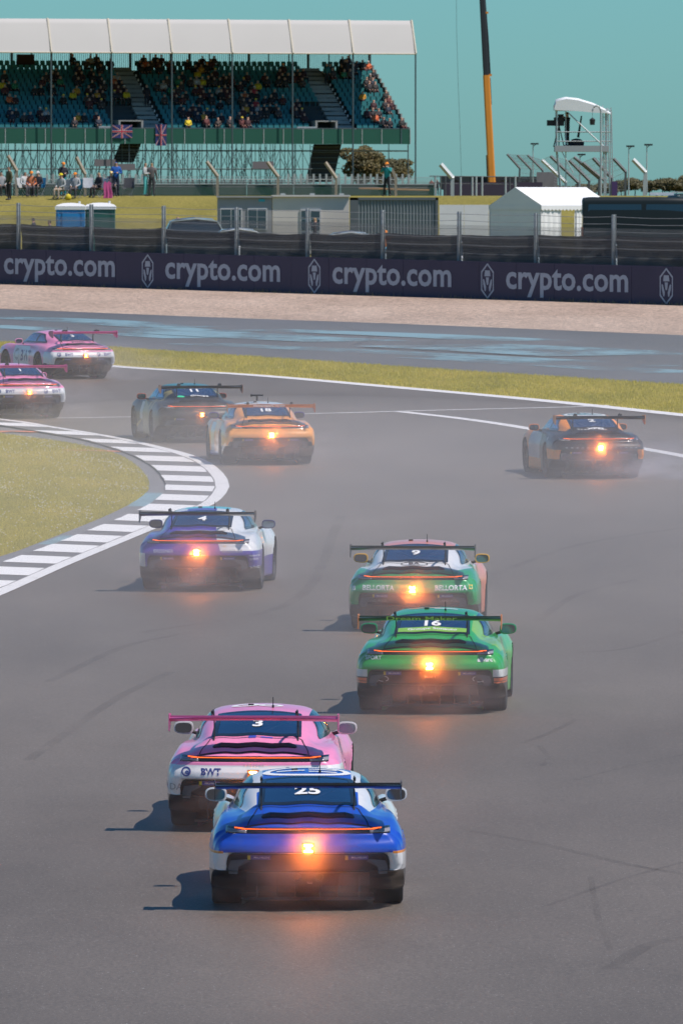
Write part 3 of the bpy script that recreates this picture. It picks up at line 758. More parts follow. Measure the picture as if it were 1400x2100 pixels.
# rear end
def lowp(u, v):
    z = .585 - .178 * v; hw = float(np.interp(z, [.40, .44, .50, .555, .585], [.80, .80, .80, .785, .74])); return ((2 * u - 1) * hw, z)
ME['valance'] = patch('rear', lowp, 34, 8, .006, .02).mesh('rear_valance', M_BLACK, True)
ME['strip'] = patch('rear', lambda u, v: ((2 * u - 1) * float(np.interp(abs(2 * u - 1), [0, .97, 1], [.815, .815, .80])), .832 - .062 * v * (1.0 if True else 1)), 40, 4, .004, .01).mesh('tail_light_band', M_GLOSSB, True)
ME['led'] = patch('rear', lambda u, v: ((2 * u - 1) * .715, (.822 - .0085 * v)), 40, 1, .010, .006).mesh('tail_light_strip', M_LED)
def lens(s): return patch('rear', lambda u, v: (s * (.60 + .20 * u), .812 - .010 * (1 - u) - .030 * v), 8, 3, .009, .006).mesh('tail_lamp', M_LAMP, True)
ME['lens', -1], ME['lens', 1] = lens(-1), lens(1)
def gr(u, v):
    y = -.64 - .17 * v; hw = float(np.interp(v, [0, .3, .75, 1], [.38, .43, .46, .44])); return ((2 * u - 1) * hw, y)
ME['grille'] = patch('top', gr, 24, 5, .005, .01).mesh('engine_grille', M_BLACK, True)
mb = MB()
for k in range(4):
    y = -.665 - .036 * k; mb.tube([proj('top', x, y, .008) for x in np.linspace(-.37, .37, 9)], .006, 4)
ME['slat'] = mb.mesh('grille_slats', M_DUCT)
def gap(u, v): return ((2 * u - 1) * .62, -.905 - .018 * v)
ME['lip'] = patch('top', gap, 24, 1, .004, .004).mesh('lid_gap', M_BLACK)
_a = [(-.50, -.47), (.50, -.47), (.60, -.93), (-.60, -.93)]; _b = [(-.488, -.482), (.488, -.482), (.588, -.918), (-.588, -.918)]
ME['seam'] = ring_patch('top', quad_path(_a), quad_path(_b), 80, .0035).mesh('lid_seam', M_BLACK)
# diffuser with strakes
mb = MB()
mb.add([(-.60, -.84, .25), (.60, -.84, .25), (.60, -.20, .115), (-.60, -.20, .115), (-.60, -.90, .45), (.60, -.90, .45), (.60, -.2, .3), (-.60, -.2, .3)],
       [(0, 1, 2, 3), (4, 7, 6, 5), (0, 4, 5, 1), (1, 5, 6, 2), (2, 6, 7, 3), (3, 7, 4, 0)])
for x in (-.50, -.30, -.12, .12, .30, .50):
    mb.prism([(x - .006, -.93, .15), (x - .006, -.93, .36), (x - .006, -.30, .16), (x - .006, -.30, .10)], (.012, 0, 0))
ME['diffuser'] = mb.mesh('diffuser', M_BLACK)
def duct(s):
    mb = MB(); mb.prism([(s * .79, -.86, .50), (s * .60, -.95, .52), (s * .57, -.95, .50), (s * .68, -.90, .44), (s * .69, -.89, .37), (s * .775, -.85, .37)], (0, .12, 0)); return mb.mesh('air_outlet', M_DUCT)
ME['duct', -1], ME['duct', 1] = duct(-1), duct(1)
def pipe(x):
    return MB().lathe([(.040, -.985), (.046, -.99), (.046, -.70), (.036, -.70), (.036, -.975), (.040, -.985)], 18, 'Y', (x, 0, .345)).mesh('exhaust_pipe', M_PIPE, True)
ME['pipe', -1], ME['pipe', 1] = pipe(-.11), pipe(.11)
ME['floor'] = MB().box((0, .9, .12), (1.30, 3.4, .03)).mesh('underbody', M_BLACK)
for _s in (-1, 1):
    ME['stk', _s] = patch('rear', lambda u, v: (_s * .475 - .11 + .22 * u, .572 - .052 * v), 4, 2, .012, .006).mesh('tyre_sticker', M_STK_B)
    ME['stky', _s] = patch('rear', lambda u, v: (_s * .475 - .115 + .03 * u, .573 - .054 * v), 2, 2, .0145, .006).mesh('sticker_end', M_STK_Y)
    ME['stkt', _s] = decal('MICHELIN', 'rear', _s * .475 + .02, .546, .024, .012, 1.0, .015).mesh('lettering', M_WHITE)
# rain light: a dark pod with a grid of lit dots
mb = MB().box((0, -1.068, .640), (.125, .05, .105)); ME['pod'] = mb.mesh('rain_light_pod', M_BLACK)
mb = MB()
for i in range(4):
    for j in range(4):
        if (i in (0, 3)) and (j in (1, 2)): continue
        mb.box((-.030 + .020 * i, -1.097, .612 + .0185 * j), (.0165, .012, .0145))
ME['rain'] = mb.mesh('rain_light', M_RAIN)
# rear wing: curved foil, end plates, swan-neck mounts
def foil(hw, z, y0, ch):
    top = [(0, .012), (.04, .034), (.15, .042), (.35, .036), (.6, .026), (.85, .030), (1, .046)]; bot = [(1, .036), (.85, .014), (.6, .0), (.35, -.006), (.15, -.004), (.04, .004)]
    pr = [(y0 - c * ch, z + h) for c, h in top + bot]; n = len(pr); vs = []; fs = []
    xs = np.linspace(-hw, hw, 15)
    for x in xs: vs += [(x, y, zz - .012 * (abs(x) / hw) ** 2) for y, zz in pr]
    for i in range(len(xs) - 1):
        for j in range(n): fs.append((i * n + j, i * n + (j + 1) % n, (i + 1) * n + (j + 1) % n, (i + 1) * n + j))
    fs += [tuple(range(n)), tuple((len(xs) - 1) * n + n - 1 - j for j in range(n))]
    return MB().add(vs, fs)
WING_Z, WING_Y = 1.215, -.72
ME['wing'] = foil(.905, WING_Z, WING_Y, .30).mesh('wing_blade', M_CARBON); smooth_by_angle(ME['wing'], 45)
ME['gurney'] = MB().box((0, WING_Y - .302, WING_Z + .052), (1.80, .006, .022)).mesh('wing_flap', M_CARBON)
def plate(s):
    y, z = WING_Y, WING_Z
    return MB().prism([(s * .906, y + .03, z + .0), (s * .906, y + .0, z + .065), (s * .906, y - .27, z + .085), (s * .906, y - .33, z + .075), (s * .906, y - .335, z - .10), (s * .906, y - .25, z - .115), (s * .906, y - .06, z - .06)], (s * .008, 0, 0)).mesh('end_plate', M_CARBON)
ME['plate', -1], ME['plate', 1] = plate(-1), plate(1)
def strut(s):
    y, z = WING_Y, WING_Z; x = s * .455
    path = [((-.43), .985), (-.42, 1.10), (-.44, 1.20), (-.52, 1.268), (-.64, 1.295), (-.78, 1.290), (-.90, 1.262)]
    wd = [.10, .055, .045, .042, .042, .045, .03]; up = []; dn = []
    for k, (yy, zz) in enumerate(path):
        a, b = path[max(0, k - 1)], path[min(len(path) - 1, k + 1)]; tx, tz = b[0] - a[0], b[1] - a[1]; l = math.hypot(tx, tz)
        nx, nz = -tz / l, tx / l; up.append((x - .006, yy + nx * wd[k] / 2, zz + nz * wd[k] / 2)); dn.append((x - .006, yy - nx * wd[k] / 2, zz - nz * wd[k] / 2))
    mb = MB(); vs = up + dn; n = len(up); vs2 = [(a + .012, b, c) for a, b, c in vs]; m = 2 * n
    fs = []
    for k in range(n - 1):
        fs += [(k, k + 1, n + k + 1, n + k), (m + k, m + n + k, m + n + k + 1, m + k + 1), (k, m + k, m + k + 1, k + 1), (n + k, n + k + 1, m + n + k + 1, m + n + k)]
    fs += [(0, n, m + n, m), (n - 1, m + n - 1, m + m - 1, m - 1)]
    mb.add(vs + vs2, fs); mb.box((x, -.80, 1.297), (.026, .10, .028))
    # foot plate down to the engine lid
    mb.prism([(x - .008, -.36, 1.03), (x - .008, -.50, 1.0), (x - .008, -.56, .955), (x - .008, -.36, 1.0)], (.016, 0, 0))
    return mb.mesh('wing_mount', M_BLACK)
ME['strut', -1], ME['strut', 1] = strut(-1), strut(1)
# door mirrors
def mirror(s):
    mb = MB(); n = 16; rings = []
    for (y, k) in ((-.002, .93), (0, 1.0), (.03, 1.02), (.07, .96), (.11, .78), (.14, .5), (.155, .15)):
        ring = []
        for j in range(n):
            a = 2 * math.pi * j / n; ca, sa = math.cos(a), math.sin(a)
            ex = .108 * math.copysign(abs(ca) ** .62, ca); ez = .070 * math.copysign(abs(sa) ** .7, sa) * (1.0 + .18 * s * ca * (1 if sa < 0 else .3) * -1)
            ring.append((s * .905 + ex * k, 1.50 + y, .955 + ez * k))
        rings.append(ring)
    vs = [p for r in rings for p in r]; fs = [(i * n + j, i * n + (j + 1) % n, (i + 1) * n + (j + 1) % n, (i + 1) * n + j) for i in range(len(rings) - 1) for j in range(n)]
    fs.append(tuple((len(rings) - 1) * n + j for j in range(n))); fs.append(tuple(range(n)))
    return mb.add(vs, fs)
for _s in (-1, 1):
    ME['mirror', _s] = mirror(_s).mesh('mirror_shell'); smooth_by_angle(ME['mirror', _s], 40); ME['mirror', _s].materials.append(M_BLACK)
    mb = MB(); n = 16; vs = []
    for j in range(n):
        a = 2 * math.pi * j / n; ca, sa = math.cos(a), math.sin(a)
        vs.append((_s * .905 + .093 * math.copysign(abs(ca) ** .62, ca), 1.4945, .955 + .056 * math.copysign(abs(sa) ** .7, sa)))
    ME['mglass', _s] = mb.add(vs, [tuple(range(n))]).mesh('mirror_glass', M_MIRR)
    ME['arm', _s] = MB().tube([(_s * .74, 1.56, .885), (_s * .80, 1.55, .905), (_s * .86, 1.535, .93)], .022, 6).mesh('mirror_arm', M_BLACK, True)
ME['hatch'] = MB().box((-.12, .80, 1.262), (.06, .05, .02)).mesh('roof_sensor', M_BLACK)
ME['aerial'] = MB().tube([(.13, .62, 1.245), (.13, .62, 1.36)], .005, 5).tube([(.13, .62, 1.24), (.13, .62, 1.27)], .013, 6).mesh('aerial', M_BLACK)
ME['camera_pod'] = MB().box((-.05, 1.05, 1.39), (.26, .05, .03)).box((-.05, 1.05, 1.335), (.035, .05, .12)).box((-.17, 1.05, 1.385), (.03, .07, .05)).mesh('camera_pod', M_BLACK)
mb = MB().tube([(0, -1.0, .30), (0, -1.06, .30), (.04, -1.07, .30)], .012, 6); ME['hook'] = mb.mesh('tow_hook', M_PIPE)

def make_car(label, px, py, yaw, paint, decals=(), wing=None, mirror_mat=None, plate_mat=None, roof_pod=False, stickers=True, rain=None):
    p = road(px, py)
    root = thing('race_car', label, 'race car', p, 0, 'race cars on the track')
    root.rotation_euler = (math.atan(SLOPE), 0, R(yaw))
    def part(name, key, parent=root, m=None):
        o = link(name, ME[key] if not isinstance(key, bpy.types.Mesh) else key, parent)
        if m is not None:
            if not o.data.materials: o.data.materials.append(None)
            o.material_slots[0].link = 'OBJECT'; o.material_slots[0].material = m
        return o
    if not BODY_ME.materials: BODY_ME.materials.append(M_BLACK)
    body = part('body', BODY_ME, m=paint)
    for s in (-1, 1):
        for i, (wy, wz, w) in enumerate(WHEELS):
            x = (.955 - w / 2 - .012) if i == 0 else (.935 - w / 2 - .012)
            wh = bpy.data.objects.new('wheel', None); COL.objects.link(wh); wh.parent = root; wh.empty_display_size = .1
            wh.location = (s * x, wy, wz); wh.rotation_euler = (random.uniform(0, 3), 0, 0 if s > 0 else math.pi)
            link('tyre', ME['tyre_r' if i == 0 else 'tyre_f'], wh); link('rim', ME['rim_r' if i == 0 else 'rim_f'], wh)
            part('wheel_arch', ('arch', s, i))
    rg = part('rear_window', 'rear_glass'); part('window_border', 'rear_frit', rg)
    for s in (-1, 1):
        sg = part('side_window', ('side_glass', s)); part('window_border', ('side_frit', s), sg)
    part('windscreen', 'windscreen'); part('cabin_floor', 'cabin'); part('driver_seat', 'seat'); part('roll_cage', 'cage')
    part('rear_valance', 'valance'); part('diffuser', 'diffuser'); part('underbody', 'floor')
    tb = part('tail_light_band', 'strip'); part('tail_light_strip', 'led', tb); part('tail_lamp', ('lens', -1), tb); part('tail_lamp', ('lens', 1), tb)
    g = part('engine_grille', 'grille'); part('grille_slats', 'slat', g); part('lid_gap', 'lip'); part('lid_seam', 'seam')
    for s in (-1, 1):
        part('air_outlet', ('duct', s)); part('exhaust_pipe', ('pipe', s), m=M_DUCT)
        if stickers:
            k = part('tyre_sticker', ('stk', s)); part('sticker_end', ('stky', s), k); part('lettering', ('stkt', s), k)
    pod = part('rain_light', 'pod'); part('light_dots', 'rain', pod, rain)
    w = bpy.data.objects.new('rear_wing', None); COL.objects.link(w); w.parent = root; w.empty_display_size = .1
    part('wing_blade', 'wing', w, wing); part('wing_flap', 'gurney', w, wing)
    for s in (-1, 1):
        part('end_plate', ('plate', s), w, plate_mat if plate_mat is not None else wing); part('wing_mount', ('strut', s), w)
    for s in (-1, 1):
        mr = part('mirror', ('mirror', s), m=mirror_mat or paint); part('mirror_glass', ('mglass', s), mr); part('mirror_arm', ('arm', s), mr)
    part('roof_sensor', 'hatch'); part('aerial', 'aerial'); part('tow_hook', 'hook')
    if roof_pod: part('camera_pod', 'camera_pod')
    for (nm, mb, m) in decals: mb.build(nm, m, root)
    return root
# ------------------------------------------------------------------ barrier wall with banner, debris fence, things behind it
M_BANNER = mat('navy_banner', (.040, .029, .066), .55, var=.18, scale=1.2)
M_BTEXT = mat('pale_banner_print', (.40, .43, .48), .6, var=.12, scale=3)
M_STEEL = mat('galvanised_steel', (.40, .44, .44), .6, .1, var=.15, scale=6)
M_DSTEEL = mat('dull_dark_steel', (.10, .11, .115), .55, .3)
M_WIRE = mat('fence_wire', (.26, .28, .29), .6, .2)
M_CABLE = mat('steel_cable', (.30, .32, .33), .6, .3)
def scrim_mat():
    m, nt, b, N, L, P = nodes_of('dark_windbreak_cloth'); out = N['Material Output']
    n = noise(N, L, P, 1.2, 5, .6); c = ramp(N, L, n, [(.3, (.020, .014, .014)), (.7, (.038, .028, .027))]); L.new(c, b.inputs['Base Color']); b.inputs['Roughness'].default_value = .9
    tr = N.new('ShaderNodeBsdfTransparent'); mx = N.new('ShaderNodeMixShader'); mx.inputs[0].default_value = .97
    L.new(tr.outputs[0], mx.inputs[1]); L.new(b.outputs[0], mx.inputs[2]); L.new(mx.outputs[0], out.inputs[0]); return m
M_SCRIM = scrim_mat()
WA, WB = road(0, 583), road(1400, 627)
WD = Vector((WB.x - WA.x, WB.y - WA.y, 0)); WL = WD.length; WD.normalize(); WN = Vector((WD.y, -WD.x, 0))      # WN points back to the camera
WROT = math.atan2(WD.y, WD.x)
def wall_u(px):
    """distance along the wall of the point seen at that column"""
    t = (px - 700.0) / FPX; # X = t * depth
    # solve (WA + u*WD).x = t * (WA + u*WD).y / CP (small pitch)
    k = t / CP
    return (k * WA.y - WA.x) / (WD.x - k * WD.y)
def wall_p(u, n=0.0, h=0.0):
    p = WA + WD * u + WN * n; return Vector((p.x, p.y, p.y * SLOPE + h))
WALL_H = 1.34
wall = thing('barrier_wall', 'long navy barrier wall with repeated pale banner lettering along the gravel', 'barrier', wall_p(0), WROT)
def wl(u, n, h):      # into the wall's own frame
    p = wall_p(u, n, h); q = p - Vector(wall.location); c, s = math.cos(-WROT), math.sin(-WROT); return Vector((q.x * c - q.y * s, q.x * s + q.y * c, q.z))
seams = [-12.0]
while seams[-1] < WL + 12: seams.append(seams[-1] + random.choice((2.05, 2.1, 2.15)))
for a, b in zip(seams, seams[1:]):
    mb = MB(); d = random.uniform(0, .008)
    P = [wl(a + .006, 0 + d, -.05), wl(b - .006, 0 + d, -.05), wl(b - .006, 0 + d, WALL_H), wl(a + .006, 0 + d, WALL_H), wl(a + .006, -.32, -.05), wl(b - .006, -.32, -.05), wl(b - .006, -.32, WALL_H), wl(a + .006, -.32, WALL_H)]
    mb.add(P, [(0, 1, 2, 3), (5, 4, 7, 6), (3, 2, 6, 7), (0, 4, 5, 1), (1, 5, 6, 2), (4, 0, 3, 7)]).build('banner_panel', M_BANNER, wall)
def wall_print(name, polys_v, polys_f, u0, h0):
    MB().add([wl(u0 + x, .0125, h0 + z) for x, z in polys_v], polys_f).build(name, M_BTEXT, wall)
def word(x0, x1):
    u0, u1 = wall_u(x0), wall_u(x1); v, f = text_vf('crypto.com', .022, 1.02)
    w = v[:, 0].max() - v[:, 0].min(); sx = (u1 - u0) / w
    h = v[:, 1].max() - v[:, 1].min(); sz = 1.02 / h
    wall_print('banner_lettering', [(x * sx, z * sz) for x, z in v], f, (u0 + u1) / 2, .64)
def emblem(xc):
    u = wall_u(xc); s = .345; H = .645
    hexo = [(0, H), (s, H * .52), (s, -H * .52), (0, -H), (-s, -H * .52), (-s, H * .52)]; hexi = [(x * .84, z * .88) for x, z in hexo]
    wall_print('banner_emblem_outline', hexo + hexi, [(k, (k + 1) % 6, 6 + (k + 1) % 6, 6 + k) for k in range(6)], u, .66)
    for p in ([(-.13, .38), (.13, .38), (.165, .17), (-.165, .17)], [(-.085, .13), (.085, .13), (.05, -.10), (.025, -.14), (-.025, -.14), (-.05, -.10)],
              [(-.25, .07), (-.175, .05), (-.075, -.22), (-.095, -.35), (-.15, -.37), (-.235, -.10)], [(.25, .07), (.235, -.10), (.15, -.37), (.095, -.35), (.075, -.22), (.175, .05)]):
        wall_print('banner_emblem', p, [tuple(range(len(p)))], u, .66)
for a, b in ((-330, -100), (10, 237), (340, 575), (682, 925), (1037, 1287), (1405, 1662)): word(a, b)
for x in (-36, 304, 645, 999, 1365): emblem(x)
# debris fence ------------------------------------------------
posts = [-282, -131, 18, 167, 315, 464, 609, 763, 919, 1076, 1235, 1397, 1560]
FENCE_H = 3.10
fence = thing('debris_fence', 'wire debris fence on steel posts behind the lettered barrier', 'fence', wall_p(0, -.5), WROT)
def fl(u, n, h):
    p = wall_p(u, n, h); q = p - Vector(fence.location); c, s = math.cos(-WROT), math.sin(-WROT); return Vector((q.x * c - q.y * s, q.x * s + q.y * c, q.z))
pu = [wall_u(x) for x in posts]
for u in pu:
    b, t = fl(u, -.5, .1), fl(u, -.5, FENCE_H); w = .056
    mb = MB(); mb.box(((b + t) / 2 + Vector((0, -.05, 0))), (2 * w, .012, FENCE_H - .1)); mb.box((b + t) / 2 + Vector((0, .05, 0)), (2 * w, .012, FENCE_H - .1)); mb.box((b + t) / 2, (.012, .09, FENCE_H - .1))
    for k in range(5): mb.box(b + Vector((0, -.065, 1.5 + k * .33)), (.05, .03, .05))
    mb.build('fence_post', M_STEEL, fence)
for h in (3.02, 2.78, 2.50, 2.22, 1.92, 1.62):
    pts = []
    for a, b in zip(pu, pu[1:]):
        for k in range(4): pts.append(fl(a + (b - a) * k / 4, -.44, h - .03 * math.sin(math.pi * k / 4) + random.uniform(-.008, .008)))
    pts.append(fl(pu[-1], -.44, h)); MB().tube(pts, .0085, 4).build('fence_cable', M_CABLE, fence)
for a, b in zip(pu, pu[1:]):
    mb = MB(); h0, h1, step = .3, 2.62, .125; H = h1 - h0; L_ = b - a
    for sgn in (1, -1):
        k = -H * .72
        while k < L_ + H * .72:
            # a wire leaning with slope 1:0.72 through (k, 0)
            q = []
            for t in (0, 1):
                q.append((k + sgn * H * .72 * t if sgn > 0 else k + H * .72 * (1 - t) - 0, t))
            x0, x1 = (k, k + H * .72) if sgn > 0 else (k + H * .72, k)
            t0, t1 = 0.0, 1.0
            lo, hi = 0.0, L_
            if x1 != x0:
                ta, tb = sorted(((lo - x0) / (x1 - x0), (hi - x0) / (x1 - x0))); t0, t1 = max(t0, ta), min(t1, tb)
            if t1 - t0 > .02:
                p0 = fl(a + x0 + (x1 - x0) * t0, -.40 + .004 * sgn, h0 + H * t0); p1 = fl(a + x0 + (x1 - x0) * t1, -.40 + .004 * sgn, h0 + H * t1)
                mb.tube([p0, p1], .0062, 3, cap=False)
            k += step * .72
    mb.build('wire_netting', M_WIRE, fence)
# windbreak cloth hung behind the fence, one length per bay
scrim = thing('windbreak_cloth', 'dark brown windbreak cloth hung behind the wire fence', 'windbreak', wall_p(0, -.7), WROT)
def sl(u, n, h):
    p = wall_p(u, n, h); q = p - Vector(scrim.location); c, s = math.cos(-WROT), math.sin(-WROT); return Vector((q.x * c - q.y * s, q.x * s + q.y * c, q.z))
top_px = [(-300, 452), (0, 459), (80, 462), (150, 465), (240, 468), (310, 468), (330, 473), (500, 477), (600, 480), (700, 481), (763, 478), (900, 482), (1080, 482), (1235, 483), (1400, 487), (1600, 492)]
for a, b, xa, xb in zip(pu, pu[1:], posts, posts[1:]):
    vs = []; n = 16
    for i in range(n + 1):
        u = a + (b - a) * i / n; px = xa + (xb - xa) * i / n
        base = poly_at(L_BASE, px); s_ = .121 * (base - 138); ht = (base - poly_at(top_px, px)) / s_ - .04 * math.sin(math.pi * i / n) + random.uniform(-.012, .012)
        for k in range(5): vs.append(sl(u, -.62 - .05 * math.sin(i * 1.3 + k) - .04 * (k % 2), .2 + (ht - .2) * k / 4))
    MB().add(vs, [(i * 5 + k, i * 5 + k + 1, i * 5 + k + 6, i * 5 + k + 5) for i in range(n) for k in range(4)]).build('cloth_length', M_SCRIM, scrim, True)
# dry weeds along the foot of the wall
wp = []
for k in range(2600):
    u = random.uniform(-10, WL + 10); p = wall_p(u, random.uniform(.02, .30) ** 1.0, 0.02); wp.append(tuple(p))
wp = np.array(wp); wsel = (np.sin(wp[:, 0] * 1.7) + np.sin(wp[:, 0] * .6 + 2)) > rng.uniform(-1.5, 1.8, len(wp))
blades('dry_weeds', 'dry straw weeds along the foot of the barrier wall', wp[wsel], .04, .16, .010, mat('dry_straw', (.30, .22, .10), .9, var=.4, scale=8))

# ------------------------------------------------------------------ things on the bank between fence and skyline
def gp(px, D, py=None): 
    X = (px - 700.0) / FPX * D / CP; return Vector((X, D, gz(D)))
def ppm(D): return FPX / D
M_WPL = mat('white_plastic', (.72, .73, .73), .5, var=.08, scale=2)
M_WALLW = mat('cream_cabin_wall', (.62, .59, .54), .7, var=.10, scale=1.3)
M_CABG = mat('grey_cabin_wall', (.30, .31, .32), .7, var=.12, scale=1.5)
M_PANE = mat('window_pane', (.05, .08, .10), .12, coat=.5)
M_FRAME = mat('white_window_frame', (.55, .56, .56), .6)
def toilet(px, D, w, col, label):
    t = thing('portable_toilet', label, 'portable toilet', gp(px, D)); h = 2.02
    m = mat('toilet_' + label.split()[0], col, .5, var=.12, scale=3)
    mb = MB().box((0, 0, h / 2), (w, 1.1, h))
    for k in range(6): mb.box((-w / 2 + w * (k + .5) / 6, -.565, h / 2), (.05, .03, h - .1))
    mb.build('cabin', m, t)
    MB().box((0, -.585, 1.0), (w * .55, .03, 1.75)).build('door', m, t)
    mb = MB(); w2, d2 = w / 2 + .04, .60; rows = [(0, 1), (.13, 1), (.22, .86), (.29, .5), (.31, .1)]
    vs = [];
    for hh, k in rows: vs += [(-w2 * k, -d2 * k, h + hh), (w2 * k, -d2 * k, h + hh), (w2 * k, d2 * k, h + hh), (-w2 * k, d2 * k, h + hh)]
    fs = [(4 * i + j, 4 * i + (j + 1) % 4, 4 * i + 4 + (j + 1) % 4, 4 * i + 4 + j) for i in range(len(rows) - 1) for j in range(4)] + [(16, 17, 18, 19), (3, 2, 1, 0)]
    mb.add(vs, fs).build('roof', M_WPL, t); MB().tube([(w * .3, .3, h), (w * .3, .3, h + .38)], .05, 8).build('vent_pipe', M_WPL, t)
    return t
toilet(146, 400, 1.30, (.02, .22, .52), 'blue portable toilet with white roof beside the green one')
toilet(207, 402, 1.34, (.03, .12, .10), 'green portable toilet with white roof beside the blue one')
def place_top(py, D): return CAM_H + (400 - py) / ppm(D)      # height of something seen at that row
# site cabins
D = 402; s = ppm(D)
def cabin_box(t, w, h, d, m, name='wall'): return MB().box((0, d / 2, h / 2), (w, d, h)).build(name, m, t)
x0, x1 = 446, 558; w = (x1 - x0) / s; top = place_top(405, D) - gz(D)
c1 = thing('site_cabin', 'grey site cabin with two windows beside the cream cabin', 'cabin', gp((x0 + x1) / 2, D))
cabin_box(c1, w, top, 2.4, M_CABG); MB().box((0, 1.15, top + .03), (w + .08, 2.6, .07)).build('roof', M_CABG, c1)
for xa, xb in ((452, 497), (508, 548)):
    xc = ((xa + xb) / 2 - (x0 + x1) / 2) / s; ww = (xb - xa) / s; zc = place_top(449, D) - gz(D)
    wnd = MB().box((xc, -.02, zc), (ww, .06, 1.0)).build('window', M_FRAME, c1)
    for q in (-1, 1): MB().box((xc + q * ww * .235, -.055, zc), (ww * .42, .02, .88)).build('pane', M_PANE, wnd)
MB().box(((537 - 502) / s, -.02, place_top(411, D) - gz(D)), (.28, .03, .12)).build('plate', mat('cyan_plate', (.05, .40, .50), .5), c1)
x0, x1 = 559, 716; w = (x1 - x0) / s; top = place_top(403, D) - gz(D)
c2 = thing('site_cabin', 'cream site cabin with glazed door between grey cabin and dark container', 'cabin', gp((x0 + x1) / 2, D))
cabin_box(c2, w, top, 2.4, M_WALLW); MB().box((0, 1.15, top + .03), (w + .10, 2.6, .08)).build('roof', M_WALLW, c2)
for q in range(3): MB().box(((580 + 60 * q - 637) / s, .0, top + .10), (.22, .10, .10)).build('lifting_lug', M_STEEL, c2)
xc = (637 - (x0 + x1) / 2) / s; dr = MB().box((xc, -.02, 1.02), (.95, .06, 2.04)).build('door', M_FRAME, c2)
for k, (a, b) in enumerate(((.2, .95), (1.05, 1.55), (1.62, 1.95))):
    for q in (-1, 1): MB().box((xc + q * .22, -.06, (a + b) / 2), (.38, .02, b - a)).build('pane', M_PANE, dr)
# container with corrugated side
x0, x1 = 717, 898; D = 398; s = ppm(D); w = (x1 - x0) / s; top = place_top(405, D) - gz(D)
ct = thing('shipping_container', 'dark grey corrugated shipping container next to the cream cabin', 'container', gp((x0 + x1) / 2, D))
M_CONT = mat('container_paint', (.17, .205, .215), .6, var=.15, scale=1.5); M_CONTD = mat('container_frame', (.10, .12, .13), .6)
n = 24; pr = []
for k in range(n):
    a = -w / 2 + .38 + (w - .5) * k / n; p = (w - .5) / n; pr += [(a, -.0), (a + p * .30, -.0), (a + p * .5, .045), (a + p * .8, .045)]
pr.append((w / 2 - .12, 0)); vs = []
for x, y in pr: vs += [(x, y, .15), (x, y, top - .12)]
MB().add(vs, [(2 * i, 2 * i + 2, 2 * i + 3, 2 * i + 1) for i in range(len(pr) - 1)]).build('corrugated_side', M_CONT, ct)
mb = MB().box((0, 0.02, top - .06), (w, .14, .12)).box((0, .02, .08), (w, .14, .16)).box((w / 2 - .06, .02, top / 2), (.12, .14, top)).box((-w / 2 + .19, .02, top / 2), (.38, .14, top)); mb.build('frame', M_CONTD, ct)
MB().box((0, 1.25, top / 2), (w - .02, 2.3, top - .03)).build('box_body', M_CONTD, ct)
# low white hoarding and marquee
D = 392; s = ppm(D); x0, x1 = 900, 1102
hb = thing('white_hoarding', 'low white hoarding between the dark container and the marquee', 'hoarding', gp((x0 + x1) / 2, D)); w = (x1 - x0) / s; hh = place_top(420, D) - gz(D)
for k in range(4): MB().box((-w / 2 + w * (k + .5) / 4, random.uniform(-.006, .006), hh / 2), (w / 4 - .012, .05, hh)).build('hoarding_panel', M_WPL, hb)
M_TENT = mat('white_canvas', (.78, .80, .80), .8, var=.06, scale=1.0, bump=.3, bscale=2.5)
D = 384; s = ppm(D)
tent = thing('marquee', 'white pitched marquee with scalloped eaves beside the dark van', 'marquee', gp(1128, D), R(38))
hw, hl = 1.75, 2.0; eh = place_top(421, D) - gz(D); rh = place_top(384, D) - gz(D)
# long side along local x, gable ends at -x and +x
def slope_sheet(sy):
    vs = []; n = 10
    for i in range(n + 1):
        x = -hl + 2 * hl * i / n; sag = .05 * math.sin(math.pi * i / n)
        for j in range(5): t = j / 4; vs.append((x, sy * (hw + .06) * (1 - t), eh + (rh - eh) * t - sag * math.sin(math.pi * t) * 1.5))
    return MB().add(vs, [(i * 5 + j, i * 5 + j + 1, i * 5 + 6 + j, i * 5 + 5 + j) for i in range(n) for j in range(4)])
for sy in (-1, 1): slope_sheet(sy).build('roof_slope', M_TENT, tent, True)
for sx in (-1, 1):
    MB().prism([(sx * hl, -hw, eh), (sx * hl, hw, eh), (sx * hl, 0, rh)], (sx * .01, 0, 0)).build('gable', M_TENT, tent)
def valance(p0, p1):
    n = 20; vs = []
    for i in range(n * 4 + 1):
        t = i / (n * 4); x, y = p0[0] + (p1[0] - p0[0]) * t, p0[1] + (p1[1] - p0[1]) * t
        vs += [(x, y, eh), (x, y, eh - .16 - .07 * abs(math.sin(math.pi * i / 4)))]
    return MB().add(vs, [(2 * i, 2 * i + 2, 2 * i + 3, 2 * i + 1) for i in range(n * 4)])
a = [(-hl - .02, -hw - .07), (hl + .02, -hw - .07), (hl + .02, hw + .07), (-hl - .02, hw + .07)]
for k in range(4): valance(a[k], a[(k + 1) % 4]).build('scalloped_valance', M_TENT, tent)
for k, (x, y) in enumerate(((-hl, -hw), (0, -hw), (hl, -hw), (-hl, hw), (hl, hw))): MB().tube([(x, y, 0), (x, y, eh)], .03, 6).build('tent_pole', M_FRAME, tent)
for xa, xb in ((-hl, -hl * .45), (-.1, .55), (1.5, hl)):
    n = 12; vs = []
    for i in range(n + 1):
        x = xa + (xb - xa) * i / n
        vs += [(x, -hw + .05 * math.sin(i * 1.9), 0.0), (x * 1.0, -hw + .02 * math.sin(i * 1.9), eh - .03)]
    MB().add(vs, [(2 * i, 2 * i + 2, 2 * i + 3, 2 * i + 1) for i in range(n)]).build('side_curtain', M_TENT, tent, True)
